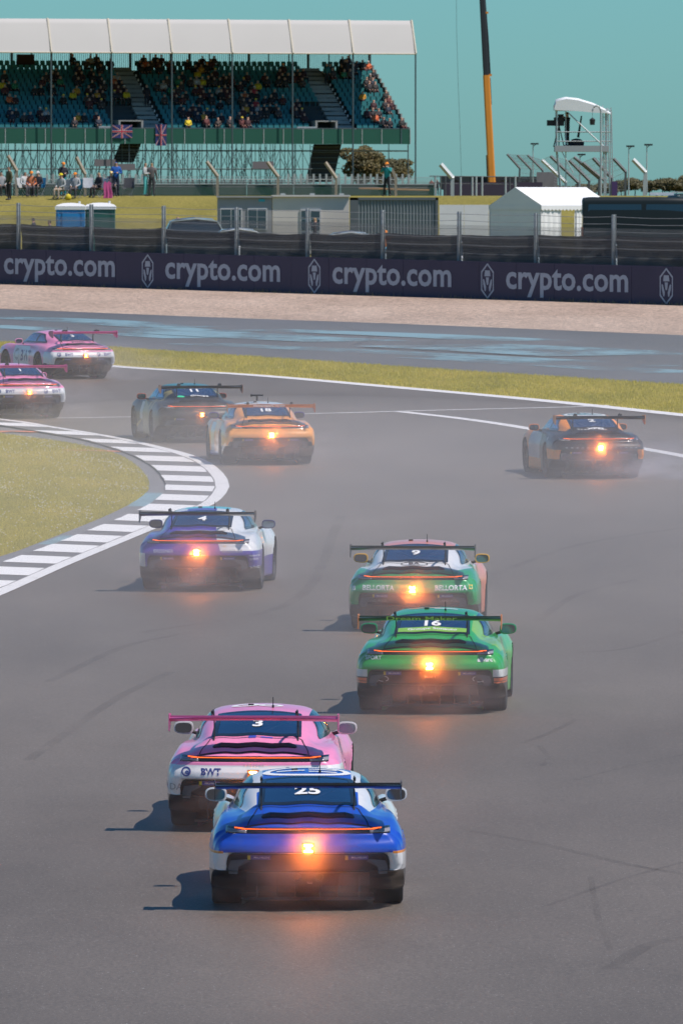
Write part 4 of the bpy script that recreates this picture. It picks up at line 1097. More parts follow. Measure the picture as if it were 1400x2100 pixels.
MB().add([(-hl, -hw, 0), (-hl, hw, 0), (-hl, hw, eh), (-hl, -hw, eh)], [(0, 1, 2, 3)]).build('end_curtain', M_TENT, tent)
# vans and parked cars
M_VGLASS = mat('vehicle_glass', (.012, .020, .024), .08, coat=.8, spec=.6)
M_CHROME = mat('chrome_trim', (.6, .6, .6), .2, 1.0)
def loft(sections, name, m, parent, smooth=True):
    """sections: list of closed rings of equal length"""
    n = len(sections[0]); vs = [p for r in sections for p in r]; k = len(sections)
    fs = [(i * n + j, i * n + (j + 1) % n, (i + 1) * n + (j + 1) % n, (i + 1) * n + j) for i in range(k - 1) for j in range(n)] + [tuple(range(n)), tuple((k - 1) * n + n - 1 - j for j in range(n))]
    o = MB().add(vs, fs).build(name, m, parent)
    if smooth: smooth_by_angle(o.data, 40)
    return o
def rring(x, hw, z0, z1, rt, rb=.08, tumble=0.0, n=6):
    """ring across a vehicle at x, rounded top corners; runs along y (width) and z"""
    pts = []
    for cx, cz, r, a0 in ((hw - tumble - rt, z1 - rt, rt, 0), (-hw + tumble + rt, z1 - rt, rt, 90)):
        for k in range(n + 1): a = R(a0 + 90 * k / n); pts.append((x, cx + r * math.cos(a), cz + r * math.sin(a)))
    pts.append((x, -hw, z0 + (z1 - z0) * .45)); pts.append((x, -hw + .02, z0)); pts.append((x, hw - .02, z0)); pts.append((x, hw, z0 + (z1 - z0) * .45))
    return pts
def vehicle_wheels(t, xs, hw, r):
    for x in xs:
        for q in (-1, 1):
            w = MB().lathe([(r * .62, -.10), (r * .95, -.11), (r, -.07), (r, .07), (r * .95, .11), (r * .62, .10)], 20, 'Y', (x, q * (hw - .12), r)).build('wheel', M_TYRE, t, True)
            MB().lathe([(.02, .085 * q), (r * .6, .07 * q), (r * .62, .0)], 16, 'Y', (x, q * (hw - .12), r)).build('hub', M_RIM, w)
def van(label, px, D, top_py, L, hw, rz, col, rack=False):
    t = thing('parked_van', label, 'van', gp(px, D), rz); h = max(1.9, place_top(top_py, D) - gz(D)); m = mat('van_paint_' + label.split()[0] + str(px), col, .5, spec=.2)
    xs = [-L / 2, -L / 2 + .05, -L / 2 + .3, 0, L / 2 - 1.5, L / 2 - .9, L / 2 - .1, L / 2]; tops = [h - .10, h - .03, h, h, h - .02, h - .75, h - 1.05, h - 1.25]
    loft([rring(x, hw - (.06 if i in (0, 7) else 0), .32, z, .22, tumble=.10) for i, (x, z) in enumerate(zip(xs, tops))], 'body', m, t)
    for q in (-1, 1):
        for xa, xb in ((-L / 2 + .18, -.62), (-.52, L / 2 - 1.95), (L / 2 - 1.9, L / 2 - 1.05)):
            MB().prism([(xa, q * (hw - .055), h * .56), (xb, q * (hw - .055), h * .56), (xb - .06, q * (hw - .125), h - .30), (xa + .05, q * (hw - .125), h - .30)], (0, q * .035, 0)).build('side_window', M_VGLASS, t)
    bw = MB().prism([(-L / 2 - .02, -hw + .22, h * .55), (-L / 2 - .02, hw - .22, h * .55), (-L / 2 + .02, hw - .30, h - .28), (-L / 2 + .02, -hw + .30, h - .28)], (.03, 0, 0)).build('rear_window', M_VGLASS, t)
    for q in (-1, 1): MB().box((-L / 2 - .0, q * (hw - .13), h * .45), (.06, .14, .55)).build('tail_lamp', mat('amber_red_lens', (.55, .10, .02), .3), t)
    MB().box((-L / 2 - .03, 0, .45), (.12, hw * 1.9, .20)).build('bumper', M_BLACK, t)
    vehicle_wheels(t, (-L / 2 + .95, L / 2 - .95), hw, .34)
    if rack:
        rk = MB()
        for x in (-.9, 0, .9): rk.box((x, 0, h + .06), (.05, hw * 1.6, .05))
        rk.build('roof_bars', M_STEEL, t); MB().box((.2, .2, h + .13), (1.0, .7, .12)).build('roof_vent', M_WPL, t)
    return t
van('black minibus seen side-on behind the fence beside the marquee', 1345, 366, 404, 6.2, 1.0, R(0), (.012, .020, .024), True)
van('dark teal van whose roof box shows at the frame edge', 1424, 376, 397, 3.0, 1.0, R(-78), (.02, .05, .06), True)
def parked(label, px, D, rz, col, top_py=None, h=1.46, L=4.3):
    t = thing('parked_car', label, 'car', gp(px, D), rz); m = mat('car_paint_%d' % px, col, .25, coat=.8); hw = .89
    bx = [-L / 2, -L / 2 + .08, -L / 2 + .5, -L * .1, L * .2, L / 2 - .5, L / 2 - .1, L / 2]; bt = [.70, .92, 1.00, .98, .97, .86, .72, .55]
    loft([rring(x, hw - (.10 if i in (0, 7) else 0), .22, z, .10, tumble=.03) for i, (x, z) in enumerate(zip(bx, bt))], 'body', m, t)
    gx_ = [-L / 2 + .12, -L / 2 + .55, -L * .22, L * .02, L * .12, L * .27]; gt = [.98, h - .10, h, h - .02, h - .10, .98]
    loft([rring(x, hw - .06 - .05 * (z > 1.2), .90, z, min(.12, (z - .90) * .5), tumble=.14 * (z > 1.2)) for x, z in zip(gx_, gt)], 'glasshouse', M_VGLASS, t)
    rx = [-L / 2 + .50, -L * .30, -L * .1, L * .06, L * .13]; rt = [h - .115, h - .01, h + .012, h - .01, h - .10]
    vs = []
    for x, z in zip(rx, rt):
        for j in range(9): y = (j / 8 - .5) * 2 * (hw - .20); vs.append((x, y, z + .012 - .05 * abs(j / 8 - .5) ** 2 * 2))
    MB().add(vs, [(i * 9 + j, i * 9 + j + 1, i * 9 + 10 + j, i * 9 + 9 + j) for i in range(len(rx) - 1) for j in range(8)]).build('roof', m, t, True)
    for q in (-1, 1):
        MB().tube([(-L / 2 + .3, q * (hw - .12), .98), (-L / 2 + .6, q * (hw - .2), h - .10), (-L * .1, q * (hw - .21), h + .0), (L * .12, q * (hw - .2), h - .10), (L * .26, q * (hw - .1), .98)], .035, 6).build('window_frame', m, t)
        MB().tube([(-L / 2 + .7, q * (hw - .24), h - .03), (-L * .1, q * (hw - .24), h + .06), (L * .08, q * (hw - .24), h + .0)], .02, 6).build('roof_rail', M_CHROME, t)
        MB().box((L * .22, q * (hw + .08), 1.0), (.10, .18, .12)).build('door_mirror', m, t)
    vehicle_wheels(t, (-L / 2 + .8, L / 2 - .85), hw, .31)
    return t
parked('dark estate car with pale roof behind the fence, left of the grey cabin', 420, 352, R(4), (.30, .36, .36), h=1.98, L=3.9)
parked('white car with long pale roof just behind the fence, below the grey cabin', 505, 345, R(3), (.62, .64, .64), h=1.63, L=3.2)
for k, (px, c, h, L, lab) in enumerate(((735, (.50, .52, .53), 1.52, 4.2, 'silver car roof showing above the cloth below the dark container, first from the cabins'), (862, (.30, .33, .34), 1.53, 4.2, 'grey car roof showing above the cloth below the dark container end'),
        (990, (.66, .67, .67), 1.58, 4.2, 'white car roof showing above the cloth below the white hoarding'), (1112, (.20, .24, .26), 1.56, 4.2, 'dark car roof showing above the cloth below the marquee'), (1290, (.40, .43, .44), 1.50, 4.5, 'pale car roof line showing in front of the black minibus'))):
    parked(lab, px, 343.5 - .4 * k - (px - 700) * .012, R(2 + k % 2), c, h=h, L=L - .9)
# ------------------------------------------------------------------ people: one continuous skinned body per pose, coloured by limb
M_SKIN = mat('skin', (.42, .25, .18), .6); M_HAIR = mat('hair_dark', (.035, .022, .016), .7); M_HAIRL = mat('hair_fair', (.30, .19, .09), .7); M_SHOE = mat('shoes_dark', (.03, .03, .035), .6)
_cl = {}
def cloth(c):
    k = tuple(round(x, 3) for x in c)
    if k not in _cl: _cl[k] = mat('cloth_%02d' % len(_cl), c, .85, var=.22, scale=9)
    return _cl[k]
def skinned(J, B, sub=1):
    """J: joint -> (position, radius); B: (joint, joint, material index). Root is the first joint."""
    names = list(J); ix = {n: i for i, n in enumerate(names)}
    me = bpy.data.meshes.new('person'); me.from_pydata([J[n][0] for n in names], [(ix[a], ix[b]) for a, b, _ in B], [])
    o = bpy.data.objects.new('person', me); COL.objects.link(o); o.modifiers.new('s', 'SKIN')
    for i, n in enumerate(names):
        sv = me.skin_vertices[0].data[i]; r = J[n][1]; sv.radius = r if hasattr(r, '__len__') else (r, r); sv.use_root = (i == 0)
    if sub: o.modifiers.new('u', 'SUBSURF').levels = sub
    bpy.context.view_layer.update()
    out = bpy.data.meshes.new_from_object(o.evaluated_get(bpy.context.evaluated_depsgraph_get()))
    bpy.data.objects.remove(o); bpy.data.meshes.remove(me); out.name = 'person'
    seg = [(np.array(J[a][0]), np.array(J[b][0]), m) for a, b, m in B]; hd = np.array(J['head'][0])
    out.materials.clear()
    for m in (M_SKIN, M_HAIR, M_SHOE, M_SHOE, M_SHOE): out.materials.append(m)
    for p in out.polygons:
        c = np.array(p.center); best, bm_ = 1e9, 0
        for a, b, m in seg:
            d = b - a; t = np.clip(np.dot(c - a, d) / max(1e-9, np.dot(d, d)), 0, 1); q = np.linalg.norm(c - a - d * t)
            if q < best: best, bm_ = q, m
        if bm_ == 0 and np.linalg.norm(c - hd) < .16 and (c[2] > hd[2] + .045 or (c[1] > hd[1] + .03 and c[2] > hd[2] - .05)): bm_ = 1
        p.material_index = bm_; p.use_smooth = True
    return out
def human(pose='stand', arms='down', sub=1):
    if pose == 'stand':
        pz, lean = .93, 0.0
        legs = {'hip': (.085, 0, .90), 'knee': (.10, -.015, .49), 'ankle': (.105, .03, .09), 'toe': (.125, -.13, .045)}
    elif pose == 'stride':
        pz = .93; legs = {'hip': (.085, 0, .90), 'knee': (.12, -.03, .49), 'ankle': (.17, .03, .09), 'toe': (.20, -.12, .045)}
    else:
        pz = .50; legs = {'hip': (.095, -.02, .47), 'knee': (.13, -.42, .50), 'ankle': (.13, -.40, .09), 'toe': (.14, -.55, .045)}
    J = {'pelvis': ((0, .0, pz), (.155, .115)), 'waist': ((0, .0, pz + .17), (.145, .105)), 'chest': ((0, .01, pz + .38), (.175, .12)), 'neck': ((0, .01, pz + .545), .055), 'head': ((0, -.015, pz + .67), (.078, .098)), 'crown': ((0, -.01, pz + .755), (.06, .075))}
    B = [('pelvis', 'waist', 2), ('waist', 'chest', 2), ('chest', 'neck', 2), ('neck', 'head', 0), ('head', 'crown', 0)]
    for s, t in ((-1, 'l'), (1, 'r')):
        m = lambda p: (s * p[0], p[1], p[2])
        for k, r in (('hip', .092), ('knee', .062), ('ankle', .045), ('toe', .038)): J[k + t] = (m(legs[k]), r)
        B += [('pelvis', 'hip' + t, 3), ('hip' + t, 'knee' + t, 3), ('knee' + t, 'ankle' + t, 3), ('ankle' + t, 'toe' + t, 4)]
        sh = (.185, .01, pz + .46)
        if arms == 'down': el, ha = (.25, .03, pz + .19), (.235, -.06, pz - .05)
        elif arms == 'folded': el, ha = (.255, -.03, pz + .20), (.02 + .03 * s, -.20, pz + .24)
        elif arms == 'camera': el, ha = (.27, -.12, pz + .30), (.07, -.24, pz + .58)
        elif arms == 'lap': el, ha = (.26, -.03, pz + .20), (.12, -.27, pz + .10)
        fi = tuple(np.array(ha) + np.array((-.01, -.06, -.035)))
        J['sh' + t] = (m(sh), .072); J['el' + t] = (m(el), .050); J['ha' + t] = (m(ha), .036); J['fi' + t] = (m(fi), (.018, .034))
        B += [('chest', 'sh' + t, 2), ('sh' + t, 'el' + t, 2), ('el' + t, 'ha' + t, 2), ('ha' + t, 'fi' + t, 0)]
    return skinned(J, B, sub)
HM = {('stand', 'down'): human('stand', 'down'), ('stand', 'folded'): human('stand', 'folded'), ('stride', 'camera'): human('stride', 'camera'), ('sit', 'lap'): human('sit', 'lap'), ('stand', 'camera'): human('stand', 'camera')}
SIT_LOW = human('sit', 'lap', 0); STAND_LOW = human('stand', 'down', 0)
def cap_mesh(hat='cap'):
    mb = MB(); rows = [(0, 1.0), (.045, .98), (.08, .80), (.10, .45), (.105, .05)]; n = 12; vs = []
    for h, k in rows: vs += [(.092 * k * math.cos(2 * math.pi * j / n), .108 * k * math.sin(2 * math.pi * j / n), h) for j in range(n)]
    mb.add(vs, [(i * n + j, i * n + (j + 1) % n, (i + 1) * n + (j + 1) % n, (i + 1) * n + j) for i in range(len(rows) - 1) for j in range(n)])
    mb.add([(-.075, -.08, .008), (.075, -.08, .008), (.05, -.185, -.01), (-.05, -.185, -.01)], [(0, 1, 2, 3)])
    return mb.mesh('cap', None, True)
CAP = cap_mesh()
def set_mats(o, ms):
    for k, m in ms.items():
        o.material_slots[k].link = 'OBJECT'; o.material_slots[k].material = m
def person(label, loc, pose='stand', arms='down', top=(.1, .1, .1), legs=(.03, .03, .035), cap=None, hair=None, rz=0.0, scale=1.0, group=None, low=None, hood=False, name='person'):
    me = low or HM[(pose, arms)]
    o = link(name, me, None, loc, rz, scale); tag(o, label, 'person', group)
    set_mats(o, {2: cloth(top), 3: cloth(legs), 1: cloth(top) if hood else (hair or M_HAIR)})
    if cap is not None:
        pz = .93 if pose != 'sit' else .50
        c = link('cap', CAP, o, (0, -.012, pz + .70))
        if not CAP.materials: CAP.materials.append(cloth((.1, .1, .1)))
        set_mats(c, {0: cloth(cap)})
    return o
ORC = (.85, .27, .03)
def bank_p(px, py):
    """a spot on the bank seen at that row (feet)"""
    D = 440.0
    if py > 401:
        for q in np.linspace(404, 440, 73):
            if 400 + (CAM_H - gz(q)) * ppm(q) <= py: D = q; break
    return gp(px, D)
M_CHF = mat('chair_tube', (.16, .17, .18), .5, .5)
def camp_chair(px, py, col, label, rz=0.0):
    t = thing('camping_chair', label, 'chair', bank_p(px, py), rz, 'camping chairs on the bank'); m = cloth(col)
    for sx in (-1, 1):
        MB().tube([(sx * .26, -.24, 0), (-sx * .24, -.24, .46)], .012, 5).build('leg', M_CHF, t); MB().tube([(sx * .26, .24, 0), (-sx * .24, .24, .46)], .012, 5).build('leg', M_CHF, t)
        MB().tube([(sx * .26, -.24, .0), (sx * .26, .24, .46)], .010, 5).build('leg', M_CHF, t); MB().tube([(sx * .27, .24, .40), (sx * .29, .33, .92)], .012, 5).build('back_post', M_CHF, t)
        MB().add([(sx * .25, -.25, .60), (sx * .33, -.25, .60), (sx * .33, .27, .62), (sx * .25, .27, .62)], [(0, 1, 2, 3)]).build('armrest', m, t)
    vs = [(x, y, .45 - .05 * math.cos(x * 5.5)) for y in (-.25, 0, .25) for x in (-.26, -.13, 0, .13, .26)]
    MB().add(vs, [(r * 5 + c, r * 5 + c + 1, r * 5 + c + 6, r * 5 + c + 5) for r in range(2) for c in range(4)]).build('seat', m, t)
    vs = [(x, .26 + .06 * k + .03 * math.cos(x * 5), .44 + .25 * k) for k in range(3) for x in (-.27, -.13, 0, .13, .27)]
    MB().add(vs, [(r * 5 + c, r * 5 + c + 1, r * 5 + c + 6, r * 5 + c + 5) for r in range(2) for c in range(4)]).build('backrest', m, t)
    return t
G = 'spectators on the grass bank'
def sit_at(px, py, col, chair_label, label, rz=0.0, **k):
    camp_chair(px, py, col, chair_label, rz); p = bank_p(px, py)
    return person(label, (p.x + .05 * math.sin(rz), p.y - .05, p.z - .02), 'sit', 'lap', rz=rz, group=G, **k)
person('bearded spectator in olive jacket and black trousers standing at the frame edge', bank_p(20, 412), 'stand', 'down', (.10, .095, .05), (.012, .012, .015), rz=R(-60), group=G)
person('spectator in black jacket with orange cap standing behind the seated group', bank_p(131, 398), 'stand', 'folded', (.02, .02, .03), (.03, .28, .34), ORC, rz=R(20), group=G)
person('spectator in a hooded royal blue raincoat on the bank', bank_p(239, 396), 'stand', 'folded', (.01, .09, .36), (.02, .03, .06), hood=True, rz=R(10), group=G, scale=1.03)
person('fair spectator in pale grey top and turquoise trousers seen beside a darker friend', bank_p(299, 395), 'stand', 'folded', (.40, .42, .42), (.10, .46, .46), hair=M_HAIRL, rz=R(70), group=G)
person('long-haired spectator in brown grey hoodie, back turned, next to turquoise trousers', bank_p(312, 396), 'stand', 'down', (.13, .12, .12), (.05, .05, .06), hair=M_HAIRL, rz=R(170), group=G)
person('marshal in teal jacket with orange cap looking down at his hands', bank_p(793, 402), 'stride', 'camera', (.01, .24, .25), (.012, .015, .02), ORC, rz=R(-25), group=G)
sit_at(128, 409, (.30, .32, .33), 'grey camping chair under the spectator with yellow cap', 'seated spectator with yellow cap, pale grey coat and bare shins', R(-35), top=(.36, .38, .38), legs=(.40, .33, .26), cap=(.75, .62, .02))
sit_at(156, 408, (.02, .16, .24), 'teal camping chair beside the yellow-capped spectator', 'seated spectator with orange cap in pale grey coat', R(-15), top=(.38, .40, .42), legs=(.06, .06, .07), cap=ORC)
sit_at(206, 406, (.60, .62, .62), 'white camping chair under the long-haired spectator in black', 'long-haired spectator in black sitting sideways with a pink blanket', R(-50), top=(.035, .03, .04), legs=(.03, .025, .03), hair=M_HAIRL)
sit_at(228, 402, (.35, .36, .38), 'pale chair half hidden behind the pink blanket', 'seated spectator with yellow and white cap behind the pink blanket', R(20), top=(.10, .09, .11), legs=(.05, .05, .06), cap=(.80, .60, .25))
sit_at(52, 400, (.50, .52, .52), 'white camping chair nearest to the olive jacket', 'seated spectator in white coat with dark hair near the olive jacket', R(30), top=(.55, .56, .56), legs=(.10, .10, .11))
sit_at(66, 399, (.05, .20, .36), 'blue camping chair in the left-hand cluster', 'seated spectator in orange red hood in the cluster of chairs', R(0), top=(.55, .18, .08), legs=(.05, .05, .06), cap=ORC)
sit_at(80, 400, (.03, .22, .42), 'bright blue camping chair at the end of the cluster', 'seated spectator in black with white cap in the cluster of chairs', R(-20), top=(.03, .03, .04), legs=(.05, .05, .05), cap=(.6, .6, .58))
sit_at(3, 403, (.25, .27, .28), 'grey camping chair cut by the frame edge', 'seated spectator in grey coat cut by the frame edge', R(20), top=(.30, .31, .32), legs=(.03, .03, .03))
camp_chair(184, 398, (.45, .47, .50), 'empty pale camping chair between the seated spectators', R(10)); camp_chair(262, 398, (.08, .08, .09), 'empty dark camping chair right of the seated group', R(-15))
mb = MB(); vs = []; n = 8                                             # pink blanket draped over the chair side
for k in range(6):
    for j in range(n): u = j / (n - 1) - .5; vs.append((u * (.46 - .10 * k / 5) + .03 * math.sin(k * 1.3), -.10 - .05 * math.sin(j * 2.2) * (1 - k / 5) - .04 * k / 5, (.80 + .05 * math.sin(j * 1.7)) * k / 5))
mb.add(vs, [(k * n + j, k * n + j + 1, (k + 1) * n + j + 1, (k + 1) * n + j) for k in range(5) for j in range(n - 1)])
o = mb.build('blanket', mat('pink_fleece', (.70, .12, .34), .9, var=.15, scale=6), None, True, bank_p(222, 408)); tag(o, 'bright pink blanket hanging beside the white camping chair', 'blanket')
o = MB().lathe([(.05, 0), (.15, .02), (.17, .13), (.12, .24), (.03, .30)], 10).build('bag', cloth((.60, .48, .03)), None, True, bank_p(141, 410)); tag(o, 'yellow bag on the grass between two seated spectators', 'bag')
F = 'people on foot behind the cloth'
def low_p(px, D, py): p = gp(px, D); return (p.x, p.y, CAM_H + (400 - py) / ppm(D) - 1.72)
person('dark-dressed person walking behind the cloth towards the toilets', gp(70, 396), 'stand', 'down', (.04, .04, .05), (.03, .03, .03), rz=R(-100), group=F, scale=1.0)
person('dark-haired person beside the walker, only head and shoulders above the cloth', gp(103, 394), 'stand', 'down', (.10, .09, .09), (.03, .03, .03), rz=R(-80), group=F, scale=.94)
person('person in black at the glazed cabin door, hand to face', gp(646, 396), 'stand', 'camera', (.02, .02, .03), (.03, .03, .03), hair=M_HAIRL, rz=R(-90), group=F, scale=1.0)
person('fair-haired person whose head shows over the estate car roof', gp(365, 362), 'stand', 'down', (.10, .10, .10), (.03, .03, .03), hair=M_HAIRL, group=F, scale=1.18)
person('person with bright orange cap just above the cloth', gp(790, 349), 'stand', 'down', (.70, .20, .02), (.05, .05, .05), ORC, group=F, scale=.90)
# ------------------------------------------------------------------ inner fence on the bank, grandstand, crane, camera tower, trees
M_POST = mat('weathered_post', (.30, .26, .20), .7, var=.25, scale=5); M_PSTEEL = mat('pale_steel_post', (.42, .46, .46), .5, .3)
def bent_post(D, pts, w, m, label, grp='bent-topped fence posts on the skyline'):
    """pts: foot, bend and tip as seen"""
    P = [at(x, y, D) for x, y in pts]; b = P[0].copy(); o = thing('fence_post', label, 'post', b, 0, grp)
    q = [p - b for p in P]; q[0].z = min(q[0].z, gz(D) - b.z - .05)
    d1, mb = Vector((w / 2, 0, 0)), MB()
    mb.tube([q[0], q[1], q[1] + (q[2] - q[1]) * .02], w / 2, 4).build('upright', m, o)
    MB().tube([q[1] - (q[2] - q[1]) * .02, q[2]], w / 2, 4).build('bent_arm', m, o)
    return o
BP = [([(35, 397), (35, 350), (17, 319)], 'beside the seated cluster'), ([(175, 397), (175, 357), (157, 322)], 'behind the spectator with orange cap'), ([(446, 399), (446, 361), (424, 331)], 'left of the grey cabin roof'),
      ([(570, 401), (570, 362), (548, 332)], 'above the cream cabin'), ([(689, 401), (689, 365), (667, 333)], 'above the dark container corner'), ([(811, 402), (811, 366), (803, 345)], 'right behind the marshal in teal')]
for pts, lab in BP: bent_post(446, pts, .19, M_POST, 'weathered bent fence post ' + lab)
bent_post(446, [(927, 402), (927, 365), (903, 337)], .26, M_PSTEEL, 'pale thick bent fence post right of the dark container')
RP = [([(1062, 384), (1065, 345), (1039, 316)], .14, 520), ([(1085, 384), (1088, 347), (1060, 318)], .14, 515), ([(1110, 384), (1112, 349), (1081, 318)], .14, 510), ([(1159, 386), (1159, 374), (1110, 328)], .2, 500), ([(1183, 388), (1184, 374), (1128, 320)], .18, 495),
      ([(1206, 398), (1207, 370), (1166, 329)], .18, 490), ([(1227, 400), (1228, 366), (1176, 322)], .18, 485), ([(1240, 400), (1240, 372), (1194, 333)], .16, 482), ([(1252, 403), (1254, 366), (1215, 324)], .19, 478), ([(1281, 400), (1282, 352), (1257, 325)], .17, 474)]
ords = ['first', 'second', 'third', 'fourth', 'fifth', 'sixth', 'seventh', 'eighth', 'ninth', 'tenth']
for k, (pts, w, D) in enumerate(RP): bent_post(D, pts, w, M_PSTEEL if k == 3 else M_DSTEEL, ords[k] + ' dark bent post from the crane in the receding fence' if k != 3 else 'fourth post from the crane, the paler thicker one of the receding fence')
bent_post(470, [(1320, 402), (1322, 353), (1297, 327)], .24, M_PSTEEL, 'pale bent fence post with a prop, right end of the receding fence')
# netting and cables between the bent posts
net = thing('netting_fence', 'fine wire netting strung between the bent posts along the bank', 'fence', at(400, 398, 446.3))
nb = Vector(net.location)
for y in (362, 372, 383):
    MB().tube([at(x, y + (x - 400) * .004, 446.2) - nb for x in range(-60, 930, 60)], .012, 3).build('cable', M_WIRE, net)
for a in range(-60, 900, 120):
    mb = MB()
    for k in range(26):
        for sgn in (1, -1):
            x = a + 120 * k / 26; x2 = x + sgn * 22
            if x2 < a - 5 or x2 > a + 125: continue
            mb.tube([at(x, 362 + x * .004, 446.2) - nb, at(x2, 400, 446.2) - nb], .007, 3, cap=False)
    mb.build('netting', M_WIRE, net)
M_GBOARD = mat('dark_green_board', (.012, .060, .042), .6, var=.2, scale=1)
gb = thing('green_board_fence', 'low dark green board fence along the crest behind the spectators', 'fence', at(400, 398, 449)); nb2 = Vector(gb.location)
for k, x in enumerate(range(-70, 880, 96)):
    a, b = at(x + .5, 398, 449) - nb2, at(x + 95.5, 398, 449) - nb2; t = .62 + random.uniform(-.02, .02)
    MB().box(((a + b) / 2 + Vector((0, 0, t / 2 - .1))), (b.x - a.x, .05, t)).build('board', M_GBOARD, gb)
    MB().box(((a + b) / 2 + Vector((0, -.04, t - .11))), (b.x - a.x, .04, .05)).build('rail', M_STEEL, gb)
for k in range(3): MB().tube([at(735 + 1, 385 + k, 448.5) - nb2, at(880, 389 + k, 448.5) - nb2], .02, 4).build('timber_rail', mat('pale_timber', (.45, .27, .13), .7), gb)
# rail fence on the crest to the right
rf = thing('crowd_railing', 'thin steel railing along the crest between container and crane', 'railing', at(1000, 400, 460)); nb3 = Vector(rf.location)
for x in (892, 903, 913, 944, 968, 976, 988, 1036, 1045, 1056): MB().tube([at(x, 402, 460) - nb3, at(x, 361 + (x % 3), 460) - nb3], .055 if x % 4 == 0 else .035, 5).build('railing_post', M_PSTEEL if x % 4 == 0 else M_DSTEEL, rf)
for y, r in ((361, .025), (376, .018)): MB().tube([at(880, y, 460) - nb3, at(1062, y + 2, 460) - nb3], r, 4).build('railing_bar', M_DSTEEL, rf)
pb = MB().box((0, 0, .35), (5.2, .06, .75)).build('low_screen', mat('purple_screen', (.045, .035, .06), .7), None, False, at(1010, 402, 462)); tag(pb, 'low dark purple screen at the foot of the crane', 'screen')
for px, py, D, c, lab in ((884, 398, 458, (.45, .12, .08), 'red-capped marshal figure beside the pale bent post'), (896, 398, 459, (.05, .05, .06), 'dark figure half hidden by the railing left of the pale bent post'), (936, 398, 459, (.60, .16, .06), 'marshal in orange vest behind the railing right of the pale bent post')):
    person(lab, gp(px, 880.0), 'stand', 'down', c, (.05, .05, .06), ORC if c[0] > .5 else None, group='marshals on the crest', scale=.98)

# ---------------------------------------------------------------- grandstand
GS_D, GS_S = 720.0, FPX / 720.0
GS_R = R(15)
org = at(840, 400, GS_D); org.z = 8.2
gs = thing('grandstand', 'covered grandstand with teal seats, green front and white canvas roof', 'grandstand', org, GS_R)
E1, E2 = Vector((math.cos(GS_R), math.sin(GS_R), 0)), Vector((-math.sin(GS_R), math.cos(GS_R), 0))
def gsx(px, dep=0.0):
    """place along the front of the stand of a column of the photograph, at a depth into the stand"""
    k = (px - 700.0) / FPX / CP; o = org + E2 * dep
    return (k * o.y - o.x) / (E1.x - k * E1.y)
XL = gsx(-70); XR = 0.0
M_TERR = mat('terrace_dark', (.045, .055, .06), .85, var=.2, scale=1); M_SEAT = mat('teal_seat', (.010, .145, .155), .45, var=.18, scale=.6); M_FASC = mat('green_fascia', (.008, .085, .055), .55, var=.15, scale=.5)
M_ROOF = mat('roof_canvas', (.50, .485, .46), .8, var=.04, scale=.3); M_RIB = mat('roof_rib', (.55, .50, .40), .6); M_SCAF = mat('scaffold_tube', (.09, .12, .13), .5, .4); M_STEP = mat('concrete_steps', (.30, .31, .30), .85, var=.15, scale=1); M_DPANEL = mat('dark_panel', (.025, .03, .033), .8)
NR, RUN, RISE, Z0 = 15, .80, .372, 5.15
def row_y(r): return .9 + r * RUN
def row_z(r): return Z0 + r * RISE
STAIRS = [(gsx(322), 1.05), (gsx(712), 1.15)]         # centre at the front, half width
EXITS = [(gsx(272), .95), (gsx(672), .85)]
for r in range(NR):
    MB().box(((XL + XR) / 2, row_y(r) + .0, row_z(r) - .25), (XR - XL, RUN, .5)).build('terrace_step', M_TERR, gs)
seat = MB()
seat.add([(-.21, -.02, .40), (.21, -.02, .40), (.21, -.40, .42), (-.21, -.40, .42), (-.21, -.02, .36), (.21, -.02, .36), (.21, -.40, .37), (-.21, -.40, .37)], [(0, 1, 2, 3), (4, 7, 6, 5), (3, 2, 6, 7), (0, 3, 7, 4), (1, 5, 6, 2)])
seat.add([(-.21, 0, .38), (.21, 0, .38), (.20, .08, .74), (.12, .09, .80), (-.12, .09, .80), (-.20, .08, .74)], [(0, 1, 2, 3, 4, 5)]); seat.add([(-.21, .03, .38), (.21, .03, .38), (.20, .11, .74), (.12, .12, .80), (-.12, .12, .80), (-.20, .11, .74)], [(5, 4, 3, 2, 1, 0)])
seat.box((0, -.1, .18), (.06, .2, .36)); SEAT_ME = seat.mesh('seat', M_SEAT)
seats = []
for r in range(NR):
    x = XL + .3
    while x < XR - .3:
        okk = all(abs(x - sx) > hw for sx, hw in STAIRS) and not (r < 6 and any(abs(x - sx - (-.2)) < hw + .2 for sx, hw in EXITS))
        if okk: seats.append((x, row_y(r) + .18, row_z(r), r))
        x += .5
vis = [s for s in seats if s[0] > gsx(0, s[1])]
near = sorted(vis, key=lambda s: s[1])[:300]; nset = set(near)
for s_ in near: link('seat', SEAT_ME, gs, (s_[0], s_[1], s_[2]))
bv, bf = [v.co.copy() for v in SEAT_ME.vertices], [tuple(p.vertices) for p in SEAT_ME.polygons]; mb = MB()
for s_ in seats:
    if s_ not in nset: mb.add([v + Vector(s_[:3]) for v in bv], bf)
tag(mb.build('seat_rows', M_SEAT, gs), kind='stuff')
